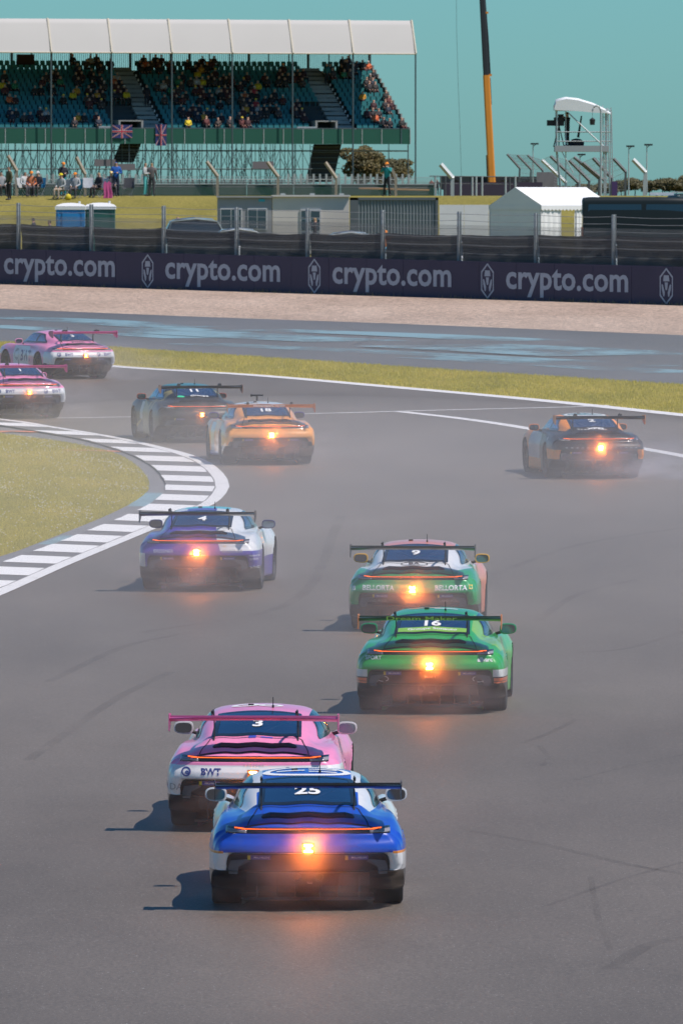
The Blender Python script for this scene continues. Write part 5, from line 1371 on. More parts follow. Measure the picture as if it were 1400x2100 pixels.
# stairs and exits
for sx, hw in STAIRS:
    st = MB()
    for r in range(NR * 2): st.box((sx, row_y(0) + (r - .5) * RUN / 2, row_z(0) - .12 + r * RISE / 2), (hw * 1.5, RUN / 2, .36))
    st.build('stairway', M_STEP, gs)
    for q in (1,):
        for k in range(14): MB().box((sx + q * hw * .8, row_y(k), row_z(k) + .30), (.09, .05, .20)).build('step_marker', M_WPL, gs)
for sx, hw in EXITS:
    e = MB().box((sx, 1.9, Z0 + .95), (hw * 2, 3.0, .10)).box((sx - hw, 1.9, Z0 + .3), (.16, 3.0, 1.4)).box((sx + hw, 1.9, Z0 + .3), (.16, 3.0, 1.4)).build('exit_tunnel', M_STEP, gs)
    MB().box((sx, 2.6, Z0 + .35), (hw * 1.8, .06, 1.3)).build('exit_doorway', M_FASC, e); MB().box((sx - hw * 2.0, .35, Z0 + .25), (1.6, .05, .5)).build('exit_railing', M_STEEL, e)
# front fascia in panels, with pale joints
fx = XL; k = 0
while fx < XR - .2:
    w = min(1.66, XR - fx); MB().box((fx + w / 2, -.02, 4.84), (w - .05, .10, 1.22)).build('fascia_panel', M_FASC, gs); MB().box((fx + w, -.06, 4.84), (.05, .10, 1.22)).build('fascia_joint', M_STEEL, gs); fx += 1.66
MB().box(((XL + XR) / 2, .0, 5.50), (XR - XL, .14, .07)).build('front_rail', M_SCAF, gs)
# stepped end wall
ew = MB()
for r in range(NR): ew.box((XR + .08, row_y(r), row_z(r) - .15), (.12, RUN, 1.3))
ew.build('stepped_end_wall', M_STEP, gs)
# roof: canvas bays between ribs, sloping up from the front edge then back down
bays = [107 + 123.4 * k for k in range(-2, 7)]
bx = [gsx(p, -1.0) for p in bays]; bx[-1] = gsx(852, -1.0)
RZ = ((-1.0, 11.62), (.35, 14.35), (14.5, 12.9))
for a, b in zip(bx, bx[1:]):
    vs = []; n = 8
    for i in range(n + 1):
        x = a + (b - a) * i / n; sag = .012 * math.sin(math.pi * i / n)
        for (y0, z0), (y1, z1) in zip(RZ, RZ[1:]):
            for j in range(6 if (y0 < 0) else 7):
                t = j / 6; vs.append((x, y0 + (y1 - y0) * t, z0 + (z1 - z0) * t + (.10 * math.sin(math.pi * t) if y0 < 0 else 0) - sag * math.sin(math.pi * t)))
    m = 13; MB().add(vs, [(i * m + j, i * m + j + 1, (i + 1) * m + j + 1, (i + 1) * m + j) for i in range(n) for j in range(m - 1)]).build('roof_canvas', M_ROOF, gs, True)
for x in bx:
    rb = MB().tube([(x, y - .06, z + .0) for i, (y, z) in enumerate(RZ)], .085, 6); rb.build('roof_rib', M_RIB, gs)
    MB().tube([(x, -.9, 0), (x, -.9, 11.6)], .065, 6).build('front_column', M_SCAF, gs)
    MB().tube([(x, 13.4, row_z(14)), (x, 13.4, 12.9)], .12, 6).build('back_column', M_SCAF, gs); MB().tube([(x, 13.4, 11.9), (x - .9, 13.0, 12.9)], .05, 5).build('brace', M_SCAF, gs)
MB().tube([(bx[0], -1.0, 11.60), (bx[-1], -1.0, 11.60)], .07, 6).build('eaves_beam', M_RIB, gs); MB().tube([(bx[0], 13.4, 12.6), (bx[-1], 13.4, 12.6)], .07, 6).build('back_beam', M_SCAF, gs)
# back railing of thin bars
for a, b in zip(bx, bx[1:]):
    rl = MB(); x = a
    while x < min(b, gsx(770, 13)): rl.tube([(x, 13.2, row_z(14) + .1), (x, 13.2, row_z(14) + 1.75)], .022, 3, cap=False); x += .17
    if rl.v:
        rl.tube([(a, 13.2, row_z(14) + 1.75), (min(b, gsx(770, 13)), 13.2, row_z(14) + 1.75)], .04, 4); tag(rl.build('back_railing', M_SCAF, gs), kind='stuff')
    for q in (.33, .67):
        x = a + (b - a) * q
        if x < gsx(770, 13): MB().tube([(x, 13.3, row_z(14)), (x, 13.3, 12.6)], .06, 5).build('back_post', M_SCAF, gs)
# scaffolding underneath: uncountable tubes
sc = MB(); x = XL
while x < gsx(630, 2):
    for y in (.2, 2.6, 5.2, 8.4, 11.6):
        h = 4.2 if y < 1 else min(4.2 + (y - .9) / RUN * RISE, 8.5)
        sc.tube([(x, y, 0), (x, y, h)], .032, 4, cap=False)
        if random.random() < .8: sc.tube([(x, y, random.uniform(0, 1)), (x + random.choice((-1, 1)) * 1.25, y, random.uniform(3.0, 4.2))], .026, 3, cap=False)
        if random.random() < .35: sc.tube([(x, y, random.uniform(1.5, 2.5)), (x + random.choice((-1, 1)) * .9, y, random.uniform(3.6, 4.2))], .026, 3, cap=False)
    x += 1.25 + random.uniform(-.1, .1)
for y in (.2, 5.2, 11.6):
    for z in (1.1, 2.2, 3.7): sc.tube([(XL, y, z), (gsx(840, y) - .1 if z > 3 else gsx(640, y), y, z)], .028, 4)
sc.tube([(XR - .1, .2, 0), (XR - .1, .2, 4.3)], .05, 5); sc.tube([(XR - .1, 6.2, 0), (XR - .1, 6.2, 6)], .04, 5)
tag(sc.build('scaffolding', M_SCAF, gs), kind='stuff')
for xa, xb, y0, y1 in ((233, 292, 290, 332), (628, 700, 294, 372)):
    a, b = gsx(xa, 3), gsx(xb, 3); za, zb = (400 - y1) / GS_S, (400 - y0) / GS_S
    f = MB().prism([(a, 3, za), (b - .7, 3, za), (b, 3, zb), (a + .7, 3, zb)], (0, .3, 0)).build('stair_flight', M_DPANEL, gs)
    for k in range(7): MB().box(((a + b) / 2 + .0 + k * .02, 2.9, za + (zb - za) * (k + .5) / 7), (b - a - .5, .12, .05)).build('tread', M_SCAF, f)
for xa, xb, ya, yb in ((192, 235, 326, 340), (515, 558, 330, 345), (232, 275, 335, 348)):
    MB().box(((gsx(xa) + gsx(xb)) / 2, -.5, (400 - (ya + yb) / 2) / GS_S), (gsx(xb) - gsx(xa), .06, (yb - ya) / GS_S)).build('hanging_sign_back', mat('grey_sign_back', (.14, .13, .14), .7), gs)
# dark banner in the top row
MB().box((gsx(56, 12), 12.3, row_z(14) + .75), (1.5, .05, 1.1)).build('hung_banner', mat('dark_red_banner', (.03, .012, .014), .8), gs)
# barrier fence of vertical slats in front of the stand
gf = thing('slat_fence', 'grey upright-slat fence in front of the grandstand foot', 'fence', at(700, 398, 700)); nb4 = Vector(gf.location)
for k, x in enumerate(range(-20, 850, 13)):
    MB().box(at(x, 376, 700) - nb4, (.16, .04, 1.5)).build('slat', M_STEEL, gf) if x < 300 or x > 590 else MB().box(at(x, 384, 700) - nb4, (.10, .04, 1.2)).build('slat', M_DSTEEL, gf)
MB().tube([at(-20, 368, 700) - nb4, at(850, 368, 700) - nb4], .03, 4).build('top_rail', M_STEEL, gf)
# flags on the front
M_FB, M_FW, M_FR = mat('flag_blue', (.02, .03, .14), .8), mat('flag_white', (.50, .46, .46), .8), mat('flag_red', (.40, .02, .05), .8)
def flag(px, y0, y1, w_px, vertical, label):
    w, h = w_px / GS_S, (y1 - y0) / GS_S; c = org + E1 * gsx(px, -.15) - E2 * .16; c.z = 8.2 + (400 - (y0 + y1) / 2) / GS_S
    t = thing('union_flag', label, 'flag', c, GS_R); a, b = (h, w) if vertical else (w, h)
    def tr(u, v): # u across the flag's long side
        x, z = (v, u) if vertical else (u, v); return (x, .03 * math.sin(x * 5) * (1 if not vertical else .5), z)
    def bar(pts, lift, name, m):
        vs = [Vector(tr(u * a / 2, v * b / 2)) + Vector((0, -lift, 0)) for u, v in pts]; MB().add(vs, [tuple(range(len(pts)))]).build(name, m, t)
    def band(p, q, wd, lift, name, m):
        n = 8
        d = np.array(q) - np.array(p); nn = np.array((-d[1] * b, d[0] * a)); nn = nn / np.linalg.norm(nn) * wd; off = (nn[0] / a * 2 / 2, nn[1] / b * 2 / 2)
        for k in range(n):
            A, B_ = np.array(p) + d * k / n, np.array(p) + d * (k + 1) / n
            if max(abs(A).max(), abs(B_).max()) > 1.001: continue
            bar([np.clip(A - off, -1, 1), np.clip(B_ - off, -1, 1), np.clip(B_ + off, -1, 1), np.clip(A + off, -1, 1)], lift, name, m)
    n = 8
    mb = MB(); vs = []
    for i in range(n + 1):
        for v in (-1, 1): vs.append(tr((2 * i / n - 1) * a / 2, v * b / 2))
    mb.add(vs, [(2 * i, 2 * i + 2, 2 * i + 3, 2 * i + 1) for i in range(n)]).build('flag_cloth', M_FB, t)
    for p, q in (((-1, -1), (1, 1)), ((-1, 1), (1, -1))): band(p, q, b * .10, .012, 'white_diagonal', M_FW); band(p, q, b * .04, .022, 'red_diagonal', M_FR)
    for p, q in (((-1, 0), (1, 0)), ((0, -1), (0, 1))): band(p, q, b * .17, .032, 'white_cross', M_FW); band(p, q, b * .10, .042, 'red_cross', M_FR)
    return t
flag(251, 256, 283, 43, False, 'union flag spread flat on the green front of the grandstand')
flag(331, 255, 298, 23, True, 'union flag hanging upright from the grandstand rail')
# the crowd in the stand
CLUST = [(140, 235, 122, 138, 8), (285, 440, 122, 148, 26), (0, 30, 155, 205, 9), (62, 125, 150, 215, 15), (150, 215, 138, 205, 24), (185, 215, 193, 215, 6), (236, 285, 158, 215, 14), (325, 350, 165, 215, 6), (360, 440, 163, 205, 22), (365, 440, 222, 256, 15),
         (20, 112, 228, 256, 11), (150, 212, 238, 256, 6), (430, 475, 152, 175, 8), (490, 545, 162, 185, 10), (570, 680, 142, 168, 16), (430, 475, 188, 235, 11), (495, 582, 188, 240, 27), (600, 632, 208, 240, 7), (450, 530, 240, 258, 10), (690, 762, 122, 150, 14),
         (745, 778, 150, 182, 6), (748, 803, 190, 218, 8), (745, 803, 224, 246, 6), (760, 834, 248, 260, 4)]
DARK = [(.018, .018, .024), (.03, .028, .034), (.05, .02, .025), (.02, .03, .05), (.07, .055, .05), (.028, .028, .028), (.10, .03, .03)]
LITE = [((.45, .42, .40), 'pale'), ((.60, .30, .04), 'amber'), ((.45, .04, .05), 'red'), ((.65, .50, .03), 'yellow'), ((.04, .22, .12), 'green'), ((.55, .13, .05), 'orange')]
ORD = 'first second third fourth fifth sixth seventh eighth ninth tenth eleventh twelfth thirteenth fourteenth fifteenth'.split()
def ordinal(n):
    if n <= 15: return ORD[n - 1]
    t = ['sixteenth', 'seventeenth', 'eighteenth', 'nineteenth']
    if n < 20: return t[n - 16]
    tens = {2: ('twentieth', 'twenty'), 3: ('thirtieth', 'thirty'), 4: ('fortieth', 'forty'), 5: ('fiftieth', 'fifty')}[min(5, n // 10)]
    return tens[0] if n % 10 == 0 else tens[1] + '-' + ORD[n % 10 - 1]
taken = set(); smap = {}
for s_ in seats: smap[(s_[3], round(s_[0] / .5))] = s_
rc = random.Random(11)
cnt = {}
for xa, xb, ya, yb, n in CLUST:
    n = int(n * .8 + .5); k = 0; tries = 0
    while k < n and tries < n * 12:
        tries += 1; px, py = rc.uniform(xa, xb), rc.uniform(ya, yb)
        r = int(round(((400 - py) / GS_S - Z0 - .75) / RISE)); r = max(0, min(NR - 1, r)); x = gsx(px, row_y(r))
        key = (r, round(x / .5))
        if key not in smap or key in taken: continue
        taken.add(key); k += 1; s_ = smap[key]; p = org + E1 * s_[0] + E2 * (s_[1] - .22) + Vector((0, 0, s_[2] - .02 + rc.uniform(0, .04)))
        u = rc.random(); cap = None
        if u < .84: c = rc.choice(DARK); nm = 'dark'
        else: c, nm = rc.choice(LITE)
        if rc.random() < .12: cap = rc.choice((ORC, (.75, .6, .05), (.5, .5, .5)))
        k0 = min(range(2), key=lambda q: abs(s_[0] - STAIRS[q][0])); nseat = max(1, int(round((abs(s_[0] - STAIRS[k0][0]) - STAIRS[k0][1]) / .5)) + 1); lr = 'left' if s_[0] < STAIRS[k0][0] else 'right'
        lab = '%s in %s clothes, %s row up, %s seat %s of the %s stand steps' % ('capped spectator' if cap else 'spectator', nm, ORD[r], ordinal(nseat), lr, ('first', 'second')[k0])
        o = person(lab, p, 'sit', 'lap', c, rc.choice(DARK), cap, rc.choice((M_HAIR, M_HAIR, M_HAIRL)), GS_R + rc.uniform(-.4, .4), rc.uniform(.95, 1.08), 'crowd in the grandstand', SIT_LOW, name='spectator')
for px, py, c, lab in ((668, 150, (.02, .16, .18), 'person in teal jacket standing in the top rows of the stand'), (709, 140, (.015, .015, .02), 'person in black standing tall against the sky in the stand'), (300, 195, (.02, .02, .03), 'person in dark coat standing on the stand steps')):
    r = max(0, min(NR - 1, int(round(((400 - py) / GS_S - Z0 - .9) / RISE)))); p = org + E1 * gsx(px, row_y(r)) + E2 * (row_y(r) - .3) + Vector((0, 0, row_z(r)))
    person(lab, p, 'stand', 'down', c, (.02, .02, .03), rz=GS_R, low=STAND_LOW, group='crowd in the grandstand', name='spectator')

# ---------------------------------------------------------------- crane
CD = 600.0; cb = at(1010, 398, CD); crane = thing('mobile_crane', 'mobile crane with long black and orange telescopic boom against the sky', 'crane', cb)
M_CRO, M_CRB = mat('crane_orange', (.72, .27, .03), .5, var=.15, scale=.8), mat('crane_black', (.025, .03, .035), .5)
def C_(x, y): return at(x, y, CD) - cb
def boom(a, b, w, m, name):
    A, B = C_(*a), C_(*b); d = (B - A).normalized(); sx = d.cross(Vector((0, 1, 0))).normalized(); sy = Vector((0, 1, 0)); vs = []
    for P, k in ((A, 1.0), (B, .92)):
        for u, v in ((-1, -.8), (-.6, -1), (.6, -1), (1, -.8), (1, .7), (.5, 1), (-.5, 1), (-1, .7)): vs.append(P + sx * u * w / 2 * k + sy * v * w / 2 * k)
    return MB().add(vs, [(j, (j + 1) % 8, 8 + (j + 1) % 8, 8 + j) for j in range(8)] + [tuple(range(8)), tuple(15 - j for j in range(8))]).build(name, m, crane)
b1 = boom((1009, 392), (996.5, 154), .50, M_CRO, 'boom_section'); boom((997, 168), (985, -60), .40, M_CRB, 'boom_section'); boom((986, -40), (979, -190), .32, M_CRB, 'boom_section')
boom((1003.5, 392), (1000.5, 318), .34, M_CRB, 'lift_cylinder'); boom((1004.5, 215), (1002, 160), .22, M_CRB, 'side_rail')
for y in (26, 154): MB().box(C_(997 if y < 50 else 1004, y), (.25, .2, .14)).build('boom_collar', M_CRO, crane)
MB().tube([C_(1004, 152), C_(1000, 80), C_(992, -20), C_(984, -190)], .06, 5).build('hose', M_CRB, crane)
MB().tube([C_(979, -190), C_(934, -195), C_(935.5, 60), C_(939, 180), C_(943, 280), C_(946, 392)], .012, 3).build('hoist_rope', M_CRB, crane)
ch = MB().box((0, 1.5, .75), (7.0, 2.4, .9)).build('chassis', M_CRB, crane)
for k in range(4): MB().lathe([(.25, -.15), (.5, -.17), (.52, .17), (.25, .15)], 16, 'Y', (-2.6 + 1.7 * k, .3, .52)).build('wheel', M_TYRE, crane)

# ---------------------------------------------------------------- camera tower
TD = 470.0; tb = at(1195, 405, TD); tw = thing('camera_tower', 'scaffold camera tower with white canvas roof above the marquee', 'tower', tb)
M_TUBE = mat('tower_tube', (.42, .47, .48), .45, .4)
def T_(x, y, dy=0.0): p = at(x, y, TD) - tb; return Vector((p.x, p.y + dy, p.z))
W0, W1 = T_(1141, 300).x, T_(1243, 300).x; zp = T_(0, 303).z; zr0 = T_(0, 226).z
for x in (W0, W1):
    for dy in (0, 2.2):
        sp = -.5 if x == W0 else .45
        MB().tube([(x + sp * .0 + (.30 if x == W0 else -.05), dy, -.3), (x, dy, zp), (x, dy, zr0 + (.25 if x == W0 else .1))], .035, 6).build('upright', M_TUBE, tw)
MB().tube([(T_(1250, 0).x, 0, -.2), (T_(1252, 0).x, 0, zr0 + .15)], .03, 6).build('upright', M_TUBE, tw); MB().tube([(T_(1160, 0).x, .5, -.2), (T_(1160, 0).x, .5, zr0)], .028, 6).build('upright', M_TUBE, tw)
for z in (zp + .35, zp + .85, zr0):
    for dy in (0, 2.2): MB().tube([(W0 - .05, dy, z), (W1 + .25, dy, z)], .026, 6).build('guard_rail', M_TUBE, tw)
    for x in (W0, W1): MB().tube([(x, 0, z), (x, 2.2, z)], .026, 6).build('guard_rail', M_TUBE, tw)
MB().box(((W0 + W1) / 2, 1.1, zp - .05), (W1 - W0 + .2, 2.4, .32)).build('platform', mat('platform_grey', (.34, .37, .38), .6), tw)
MB().tube([T_(1165, 232, .0), T_(1240, 303, .0)], .04, 6).build('diagonal_brace', M_TUBE, tw); MB().tube([T_(1148, 305), T_(1175, 355)], .03, 6).build('diagonal_brace', M_TUBE, tw); MB().tube([T_(1240, 305), T_(1228, 350)], .03, 6).build('diagonal_brace', M_TUBE, tw)
for k, x in enumerate((1236, 1247, 1254)): MB().tube([T_(x, 215 + 6 * k, 1.0), T_(x + 3, 405, 1.0)], .028, 6).build('ladder_rail', M_TUBE, tw)
for k in range(9): MB().tube([T_(1236, 240 + 18 * k, 1.0), T_(1247, 240 + 18 * k, 1.0)], .018, 5).build('ladder_rung', M_TUBE, tw)
rows = [(1136, 215, 224), (1140, 203, 226), (1160, 198, 227), (1185, 201, 228), (1215, 210, 231), (1240, 222, 232), (1251, 230, 234)]; vs = []
for x, yt, yb in rows:
    t, b = T_(x, yt), T_(x, yb)
    for j in range(7):
        a = j / 6; vs.append((t.x, -.15 + 2.5 * a, t.z - .12 * abs(2 * a - 1) ** 2))
    vs = vs
n = 7; MB().add(vs, [(i * n + j, i * n + j + 1, (i + 1) * n + j + 1, (i + 1) * n + j) for i in range(len(rows) - 1) for j in range(n - 1)]).build('canvas_roof', M_TENT, tw, True)
vs = []
for x, yt, yb in rows: vs += [T_(x, yt, -.16) - Vector((0, 0, .12)), T_(x, yb, -.16)]
MB().add(vs, [(2 * i, 2 * i + 2, 2 * i + 3, 2 * i + 1) for i in range(len(rows) - 1)]).build('canvas_skirt', M_TENT, tw)
vs = [T_(1136, 215, -.15), T_(1136, 226, -.15), T_(1136, 226, 2.4), T_(1136, 215, 2.4)]; MB().add(vs, [(0, 1, 2, 3)]).build('canvas_skirt', M_TENT, tw)
MB().add([T_(1192, 237, 2.0), T_(1195, 237, 2.0), T_(1189, 282, 2.0), T_(1184, 281, 2.0)], [(0, 1, 2, 3)]).build('rolled_blind', M_DPANEL, tw)
p = tb + T_(1163, 301); person('camera operator in black crouched behind a camera on the tower', (p.x, p.y + .9, p.z), 'stand', 'camera', (.008, .010, .012), (.010, .012, .014), cap=(.02, .02, .02), rz=R(-60), scale=1.08)
tc_ = thing('broadcast_camera', 'bulky black broadcast camera on the tower edge', 'camera', tb + T_(1146, 301, .9))
MB().box((0, 0, 1.35), (.55, .4, .45)).build('camera_body', M_BLACK, tc_); MB().box((-.42, 0, 1.28), (.45, .3, .30)).build('lens', M_BLACK, tc_); MB().box((.10, 0, 1.65), (.3, .25, .2)).build('viewfinder', M_BLACK, tc_)
for q in (-.28, 0, .28): MB().tube([(0, 0, 1.15), (q, .2 * (q != 0), 0)], .03, 5).build('tripod_leg', M_BLACK, tc_)
o = MB().lathe([(.05, 0), (.38, .05), (.42, .22), (.25, .40), (.05, .45)], 10).build('cable_bag', cloth((.015, .015, .018)), None, True, tb + T_(1182, 301, .8)); tag(o, 'black kit bag on the tower platform behind the operator', 'bag')
# lamp posts
def lamp_post(px, D, y0, y1, label, hook=False):
    b = at(px, y0, D); t = thing('lamp_post', label, 'lamp post', b, 0, 'lamp posts on the skyline'); h = (y0 - y1) / ppm(D)
    if hook:
        pts = [(0, 0, 0), (0, 0, h - .45)] + [(-.22 + .22 * math.cos(a), 0, h - .45 + .35 * math.sin(a)) for a in np.linspace(.2, 3.0, 8)]
        MB().tube(pts, .05, 6).build('pole', M_PSTEEL, t); MB().tube([(-.44, 0, h - .40), (-.44, 0, h - .75)], .012, 4).build('chain', M_DSTEEL, t)
        MB().lathe([(.02, h - .72), (.10, h - .78), (.15, h - .82), (.12, h - 1.1), (.02, h - 1.1)], 10, 'Z', (-.44, 0, 0)).build('pendant_lamp', M_BLACK, t)
    else:
        MB().tube([(0, 0, 0), (0, 0, h)], .05, 6, .03).build('pole', M_PSTEEL, t); MB().box((.10, 0, h + .03), (.50, .25, .10)).build('lamp_head', M_BLACK, t); MB().tube([(0, 0, h - .15), (.25, 0, h + .05)], .02, 4).build('bracket', M_BLACK, t)
    return t
lamp_post(1231, 455, 403, 213, 'hooked pole with hanging dark lamp beside the camera tower', True)
lamp_post(1092, 560, 400, 296, 'small lamp post left of the camera tower'); lamp_post(1188, 540, 400, 318, 'short lamp post under the camera tower platform'); lamp_post(1288, 540, 400, 301, 'lamp post right of the camera tower, the nearer to it'); lamp_post(1325, 530, 400, 298, 'lamp post farthest right on the skyline')
sb = MB().box((0, 0, 0), (1.2, .06, .85)).build('board', mat('grey_board', (.20, .19, .20), .7), None, False, at(1121, 368, 505)); tag(sb, 'plain grey board among the receding fence posts', 'board')
sb = MB().box((0, 0, .35), (.30, .30, .80)).build('purple_post_pad', mat('purple_pad', (.06, .03, .12), .7), None, False, at(1259, 401, 470)); tag(sb, 'purple pad at the foot of the receding fence', 'post pad')
# netting of the receding fence
rn = thing('netting_fence', 'netting panels along the receding bent posts under the tower', 'fence', at(1180, 398, 490)); nb5 = Vector(rn.location)
for (p0, w0, D0), (p1, w1, D1) in zip(RP, RP[1:]):
    mb = MB(); A0, A1, B0, B1 = at(*p0[0], D0) - nb5, at(*p0[2], D0) - nb5, at(*p1[0], D1) - nb5, at(*p1[2], D1) - nb5; M0, M1 = at(*p0[1], D0) - nb5, at(*p1[1], D1) - nb5
    for k in range(9):
        t = k / 8; q0 = A0 + (M0 - A0) * (t * 2) if t < .5 else M0 + (A1 - M0) * (t * 2 - 1); q1 = B0 + (M1 - B0) * (t * 2) if t < .5 else M1 + (B1 - M1) * (t * 2 - 1); mb.tube([q0, q1], .009, 3, cap=False)
    for k in range(1, 8):
        t = k / 8; mb.tube([A0 + (B0 - A0) * t, M0 + (M1 - M0) * t, A1 + (B1 - A1) * t], .009, 3, cap=False)
    mb.build('netting', M_WIRE, rn)

# ---------------------------------------------------------------- trees
def leaf_mat(name, c0, c1, c2):
    m, nt, b, N, L, P = nodes_of(name); a = noise(N, L, P, .9, 4, .6); o_ = noise(N, L, P, 14, 1, .5)
    c = ramp(N, L, a, [(.3, c0), (.5, c1), (.72, c2)]); g = ramp(N, L, o_, [(.3, (.55, .55, .55)), (.7, (1.4, 1.4, 1.4))]); L.new(mixc(N, L, 1.0, c, g, 'MULTIPLY'), b.inputs['Base Color']); b.inputs['Roughness'].default_value = .7; return m
M_LEAF = leaf_mat('olive_leaves', (.055, .055, .022), (.10, .085, .026), (.17, .12, .035)); M_LEAF2 = leaf_mat('far_leaves', (.06, .060, .028), (.10, .09, .036), (.14, .115, .045)); M_BARK = mat('bark', (.07, .055, .045), .9, var=.3, scale=3)
def leaf_cloud(lobes, n, size):
    mb_v = []; mb_f = []
    for k in range(int(n * 2.2)):
        cx, cy, cz, rx, ry, rz = random.choice(lobes); 
        d = Vector((random.gauss(0, 1), random.gauss(0, 1), random.gauss(0, 1))).normalized(); rr = random.uniform(.35, 1.0) ** .5
        c = Vector((cx + d.x * rx * rr, cy + d.y * ry * rr, cz + d.z * rz * rr)); u = Vector((random.gauss(0, 1), random.gauss(0, 1), random.gauss(0, 1))).normalized(); v = u.orthogonal().normalized(); s_ = size * .68 * random.uniform(.6, 1.4)
        o = len(mb_v); mb_v += [tuple(c + u * s_), tuple(c + v * s_ * .6), tuple(c - u * s_), tuple(c - v * s_ * .6)]; mb_f.append((o, o + 1, o + 2, o + 3))
    me = bpy.data.meshes.new('crown'); me.from_pydata(mb_v, [], mb_f); return me
def tree(px, D, top_py, w_px, label, n=2600, size=.22, m=M_LEAF, group=None):
    b = gp(px, D); h = (400 - top_py) / ppm(D) + (CAM_H - gz(D)); w = w_px / ppm(D); t = thing('tree', label, 'tree', b, 0, group)
    tr = MB().tube([(0, 0, -.3), (.05, 0, h * .25), (.0, .1, h * .5), (.1, 0, h * .75)], [.26 * h / 8, .2 * h / 8, .13 * h / 8, .05], 8)
    for k in range(7):
        a = random.uniform(0, 6.28); z = h * random.uniform(.25, .6); tr.tube([(0, 0, z), (math.cos(a) * w * .2, math.sin(a) * w * .2, z + h * .12), (math.cos(a) * w * .36, math.sin(a) * w * .3, z + h * .2)], [.09 * h / 8, .06 * h / 8, .02], 5)
    tr.build('trunk', M_BARK, t, True)
    lobes = [(random.uniform(-.32, .32) * w, random.uniform(-.3, .3) * w, h * random.uniform(.35, .82), w * random.uniform(.14, .24), w * .2, h * random.uniform(.10, .18)) for k in range(13)]
    lobes.append((0, 0, h * .62, w * .34, w * .3, h * .3)); me = leaf_cloud(lobes, n, size); me.materials.append(m); link('crown', me, t); return t
tree(748, 765, 292, 105, 'olive brown tree behind the open end of the grandstand scaffolding', 2600, .20); tree(808, 775, 318, 85, 'lower yellowing tree at the far corner of the grandstand', 1800, .19)
TL = 'trees on the far horizon'
hz = [(945, 1500, 388, 40), (972, 1520, 384, 36), (1000, 1490, 383, 30), (1030, 1510, 381, 36), (1056, 1500, 385, 34), (1090, 1530, 383, 40), (1140, 1510, 378, 50), (1190, 1500, 377, 50), (1240, 1510, 374, 46), (1272, 1500, 368, 40), (1300, 1480, 363, 44), (1330, 1500, 367, 40), (1356, 1490, 361, 40), (1384, 1480, 363, 44), (1412, 1490, 358, 44)]
wh = ['first', 'second', 'third', 'fourth', 'fifth', 'sixth', 'seventh', 'eighth', 'ninth', 'tenth', 'eleventh', 'twelfth', 'thirteenth', 'fourteenth', 'fifteenth']
for k, (px, D, ty, w) in enumerate(hz): tree(px, D, ty, w * 1.25, '%s olive tree from the crane in the far tree line' % wh[k], 900, .34, M_LEAF2, TL)
# ------------------------------------------------------------------ ten cars with their liveries
BLK = (.014, .014, .016); WHT = (.74, .74, .74)
UNDER = (BLK, [(1, -1, 0, 0, .80), (0, 0, -1, 0, -.66), (0, 0, 0, -1, .43)])    # black under the rear valance
UNDER2 = (BLK, [(0, 0, -1, 0, -.26), (0, 0, 0, -1, .405)])                                   # black sill behind the rear wheels
V = lambda n, c: mat('vinyl_' + n, c, .38, coat=.3)
V_GREEN, V_TEAL, V_ORANGE, V_LIME, V_YELL = V('green', (.02, .42, .20)), V('cyan', (.05, .55, .62)), V('orange', (.80, .25, .06)), V('lime', (.22, .46, .06)), V('yellow', (.80, .50, .03))
V_BLUE, V_PINK, V_GREY, V_BLACK, V_GOLD, V_DKG = V('blue', (.05, .08, .45)), V('pink', (.80, .16, .42)), V('grey', (.35, .35, .36)), V('black', BLK), V('gold', (.30, .24, .08)), V('dark_green', (.01, .05, .03))
def T(t, side, a, b, h, m, bold=.0, sp=1.0, off=.005, st=1.0): return ('lettering', decal(t, side, a, b, h, bold, sp, off, st), m)
def number(t, y=-.10, h=.20, st=1.0): return ('race_number', decal(t, 'top', 0, y, h, .03, 1.0, .010, st), M_WHITE)
def S(name, side, polys, m, off=.005): return (name, shape(side, polys, off), m)
def word_mark(m=M_DUCT): return T('PORSCHE', 'rear', 0, .735, .022, m, .01, 1.9)
def oval_logo(y=.74): return [S('roof_emblem', 'top', annulus(0, y, .44, .30, .075, 30) , M_WHITE), S('roof_emblem', 'top', rectp(-.30, -.02, y - .03, y + .03) + rectp(.02, .30, y + .06, y + .12) + rectp(.02, .30, y - .10, y - .05), M_WHITE)]
# 25: blue and white
P25 = livery('paint_blue_white', (.012, .075, .50), [
    (WHT, [(1, 1, 0, 0, -.50), (0, 0, 0, 1, -.935), (0, 0, 1, 0, .36)]), (WHT, [(1, 1, 0, 0, -.44), (0, 0, 0, 1, -1.0), (0, 0, 1, 0, .0)]), (WHT, [(0, 0, 1, 0, -1.25), (1, 1, 0, 0, -.6)]), (WHT, [(0, 0, 1, 0, -2.0)]),
    (WHT, [(0, 0, 0, -1, .585), (0, 0, -1, 0, .10)]), ((.80, .28, .06), [(0, 0, 0, -1, .60), (0, 0, 0, 1, -.575), (1, 1, 0, 0, -.83), (0, 0, -1, 0, .1)]), (WHT, [(1, 1, 0, 0, -.80), (0, 0, 1, 0, -.55), (0, 0, 0, -1, .62)]), UNDER, UNDER2])
make_car('blue race car with white cheeks and number 25, nearest of all the cars', 630, 1852, .7, P25,
         [number('25')] + oval_logo() + [word_mark(V_GREY), T('GT3 Cup', 'rear', 0, .700, .022, V_GREY, .0, 1.1)], mirror_mat=V('white', (.70, .70, .70)))
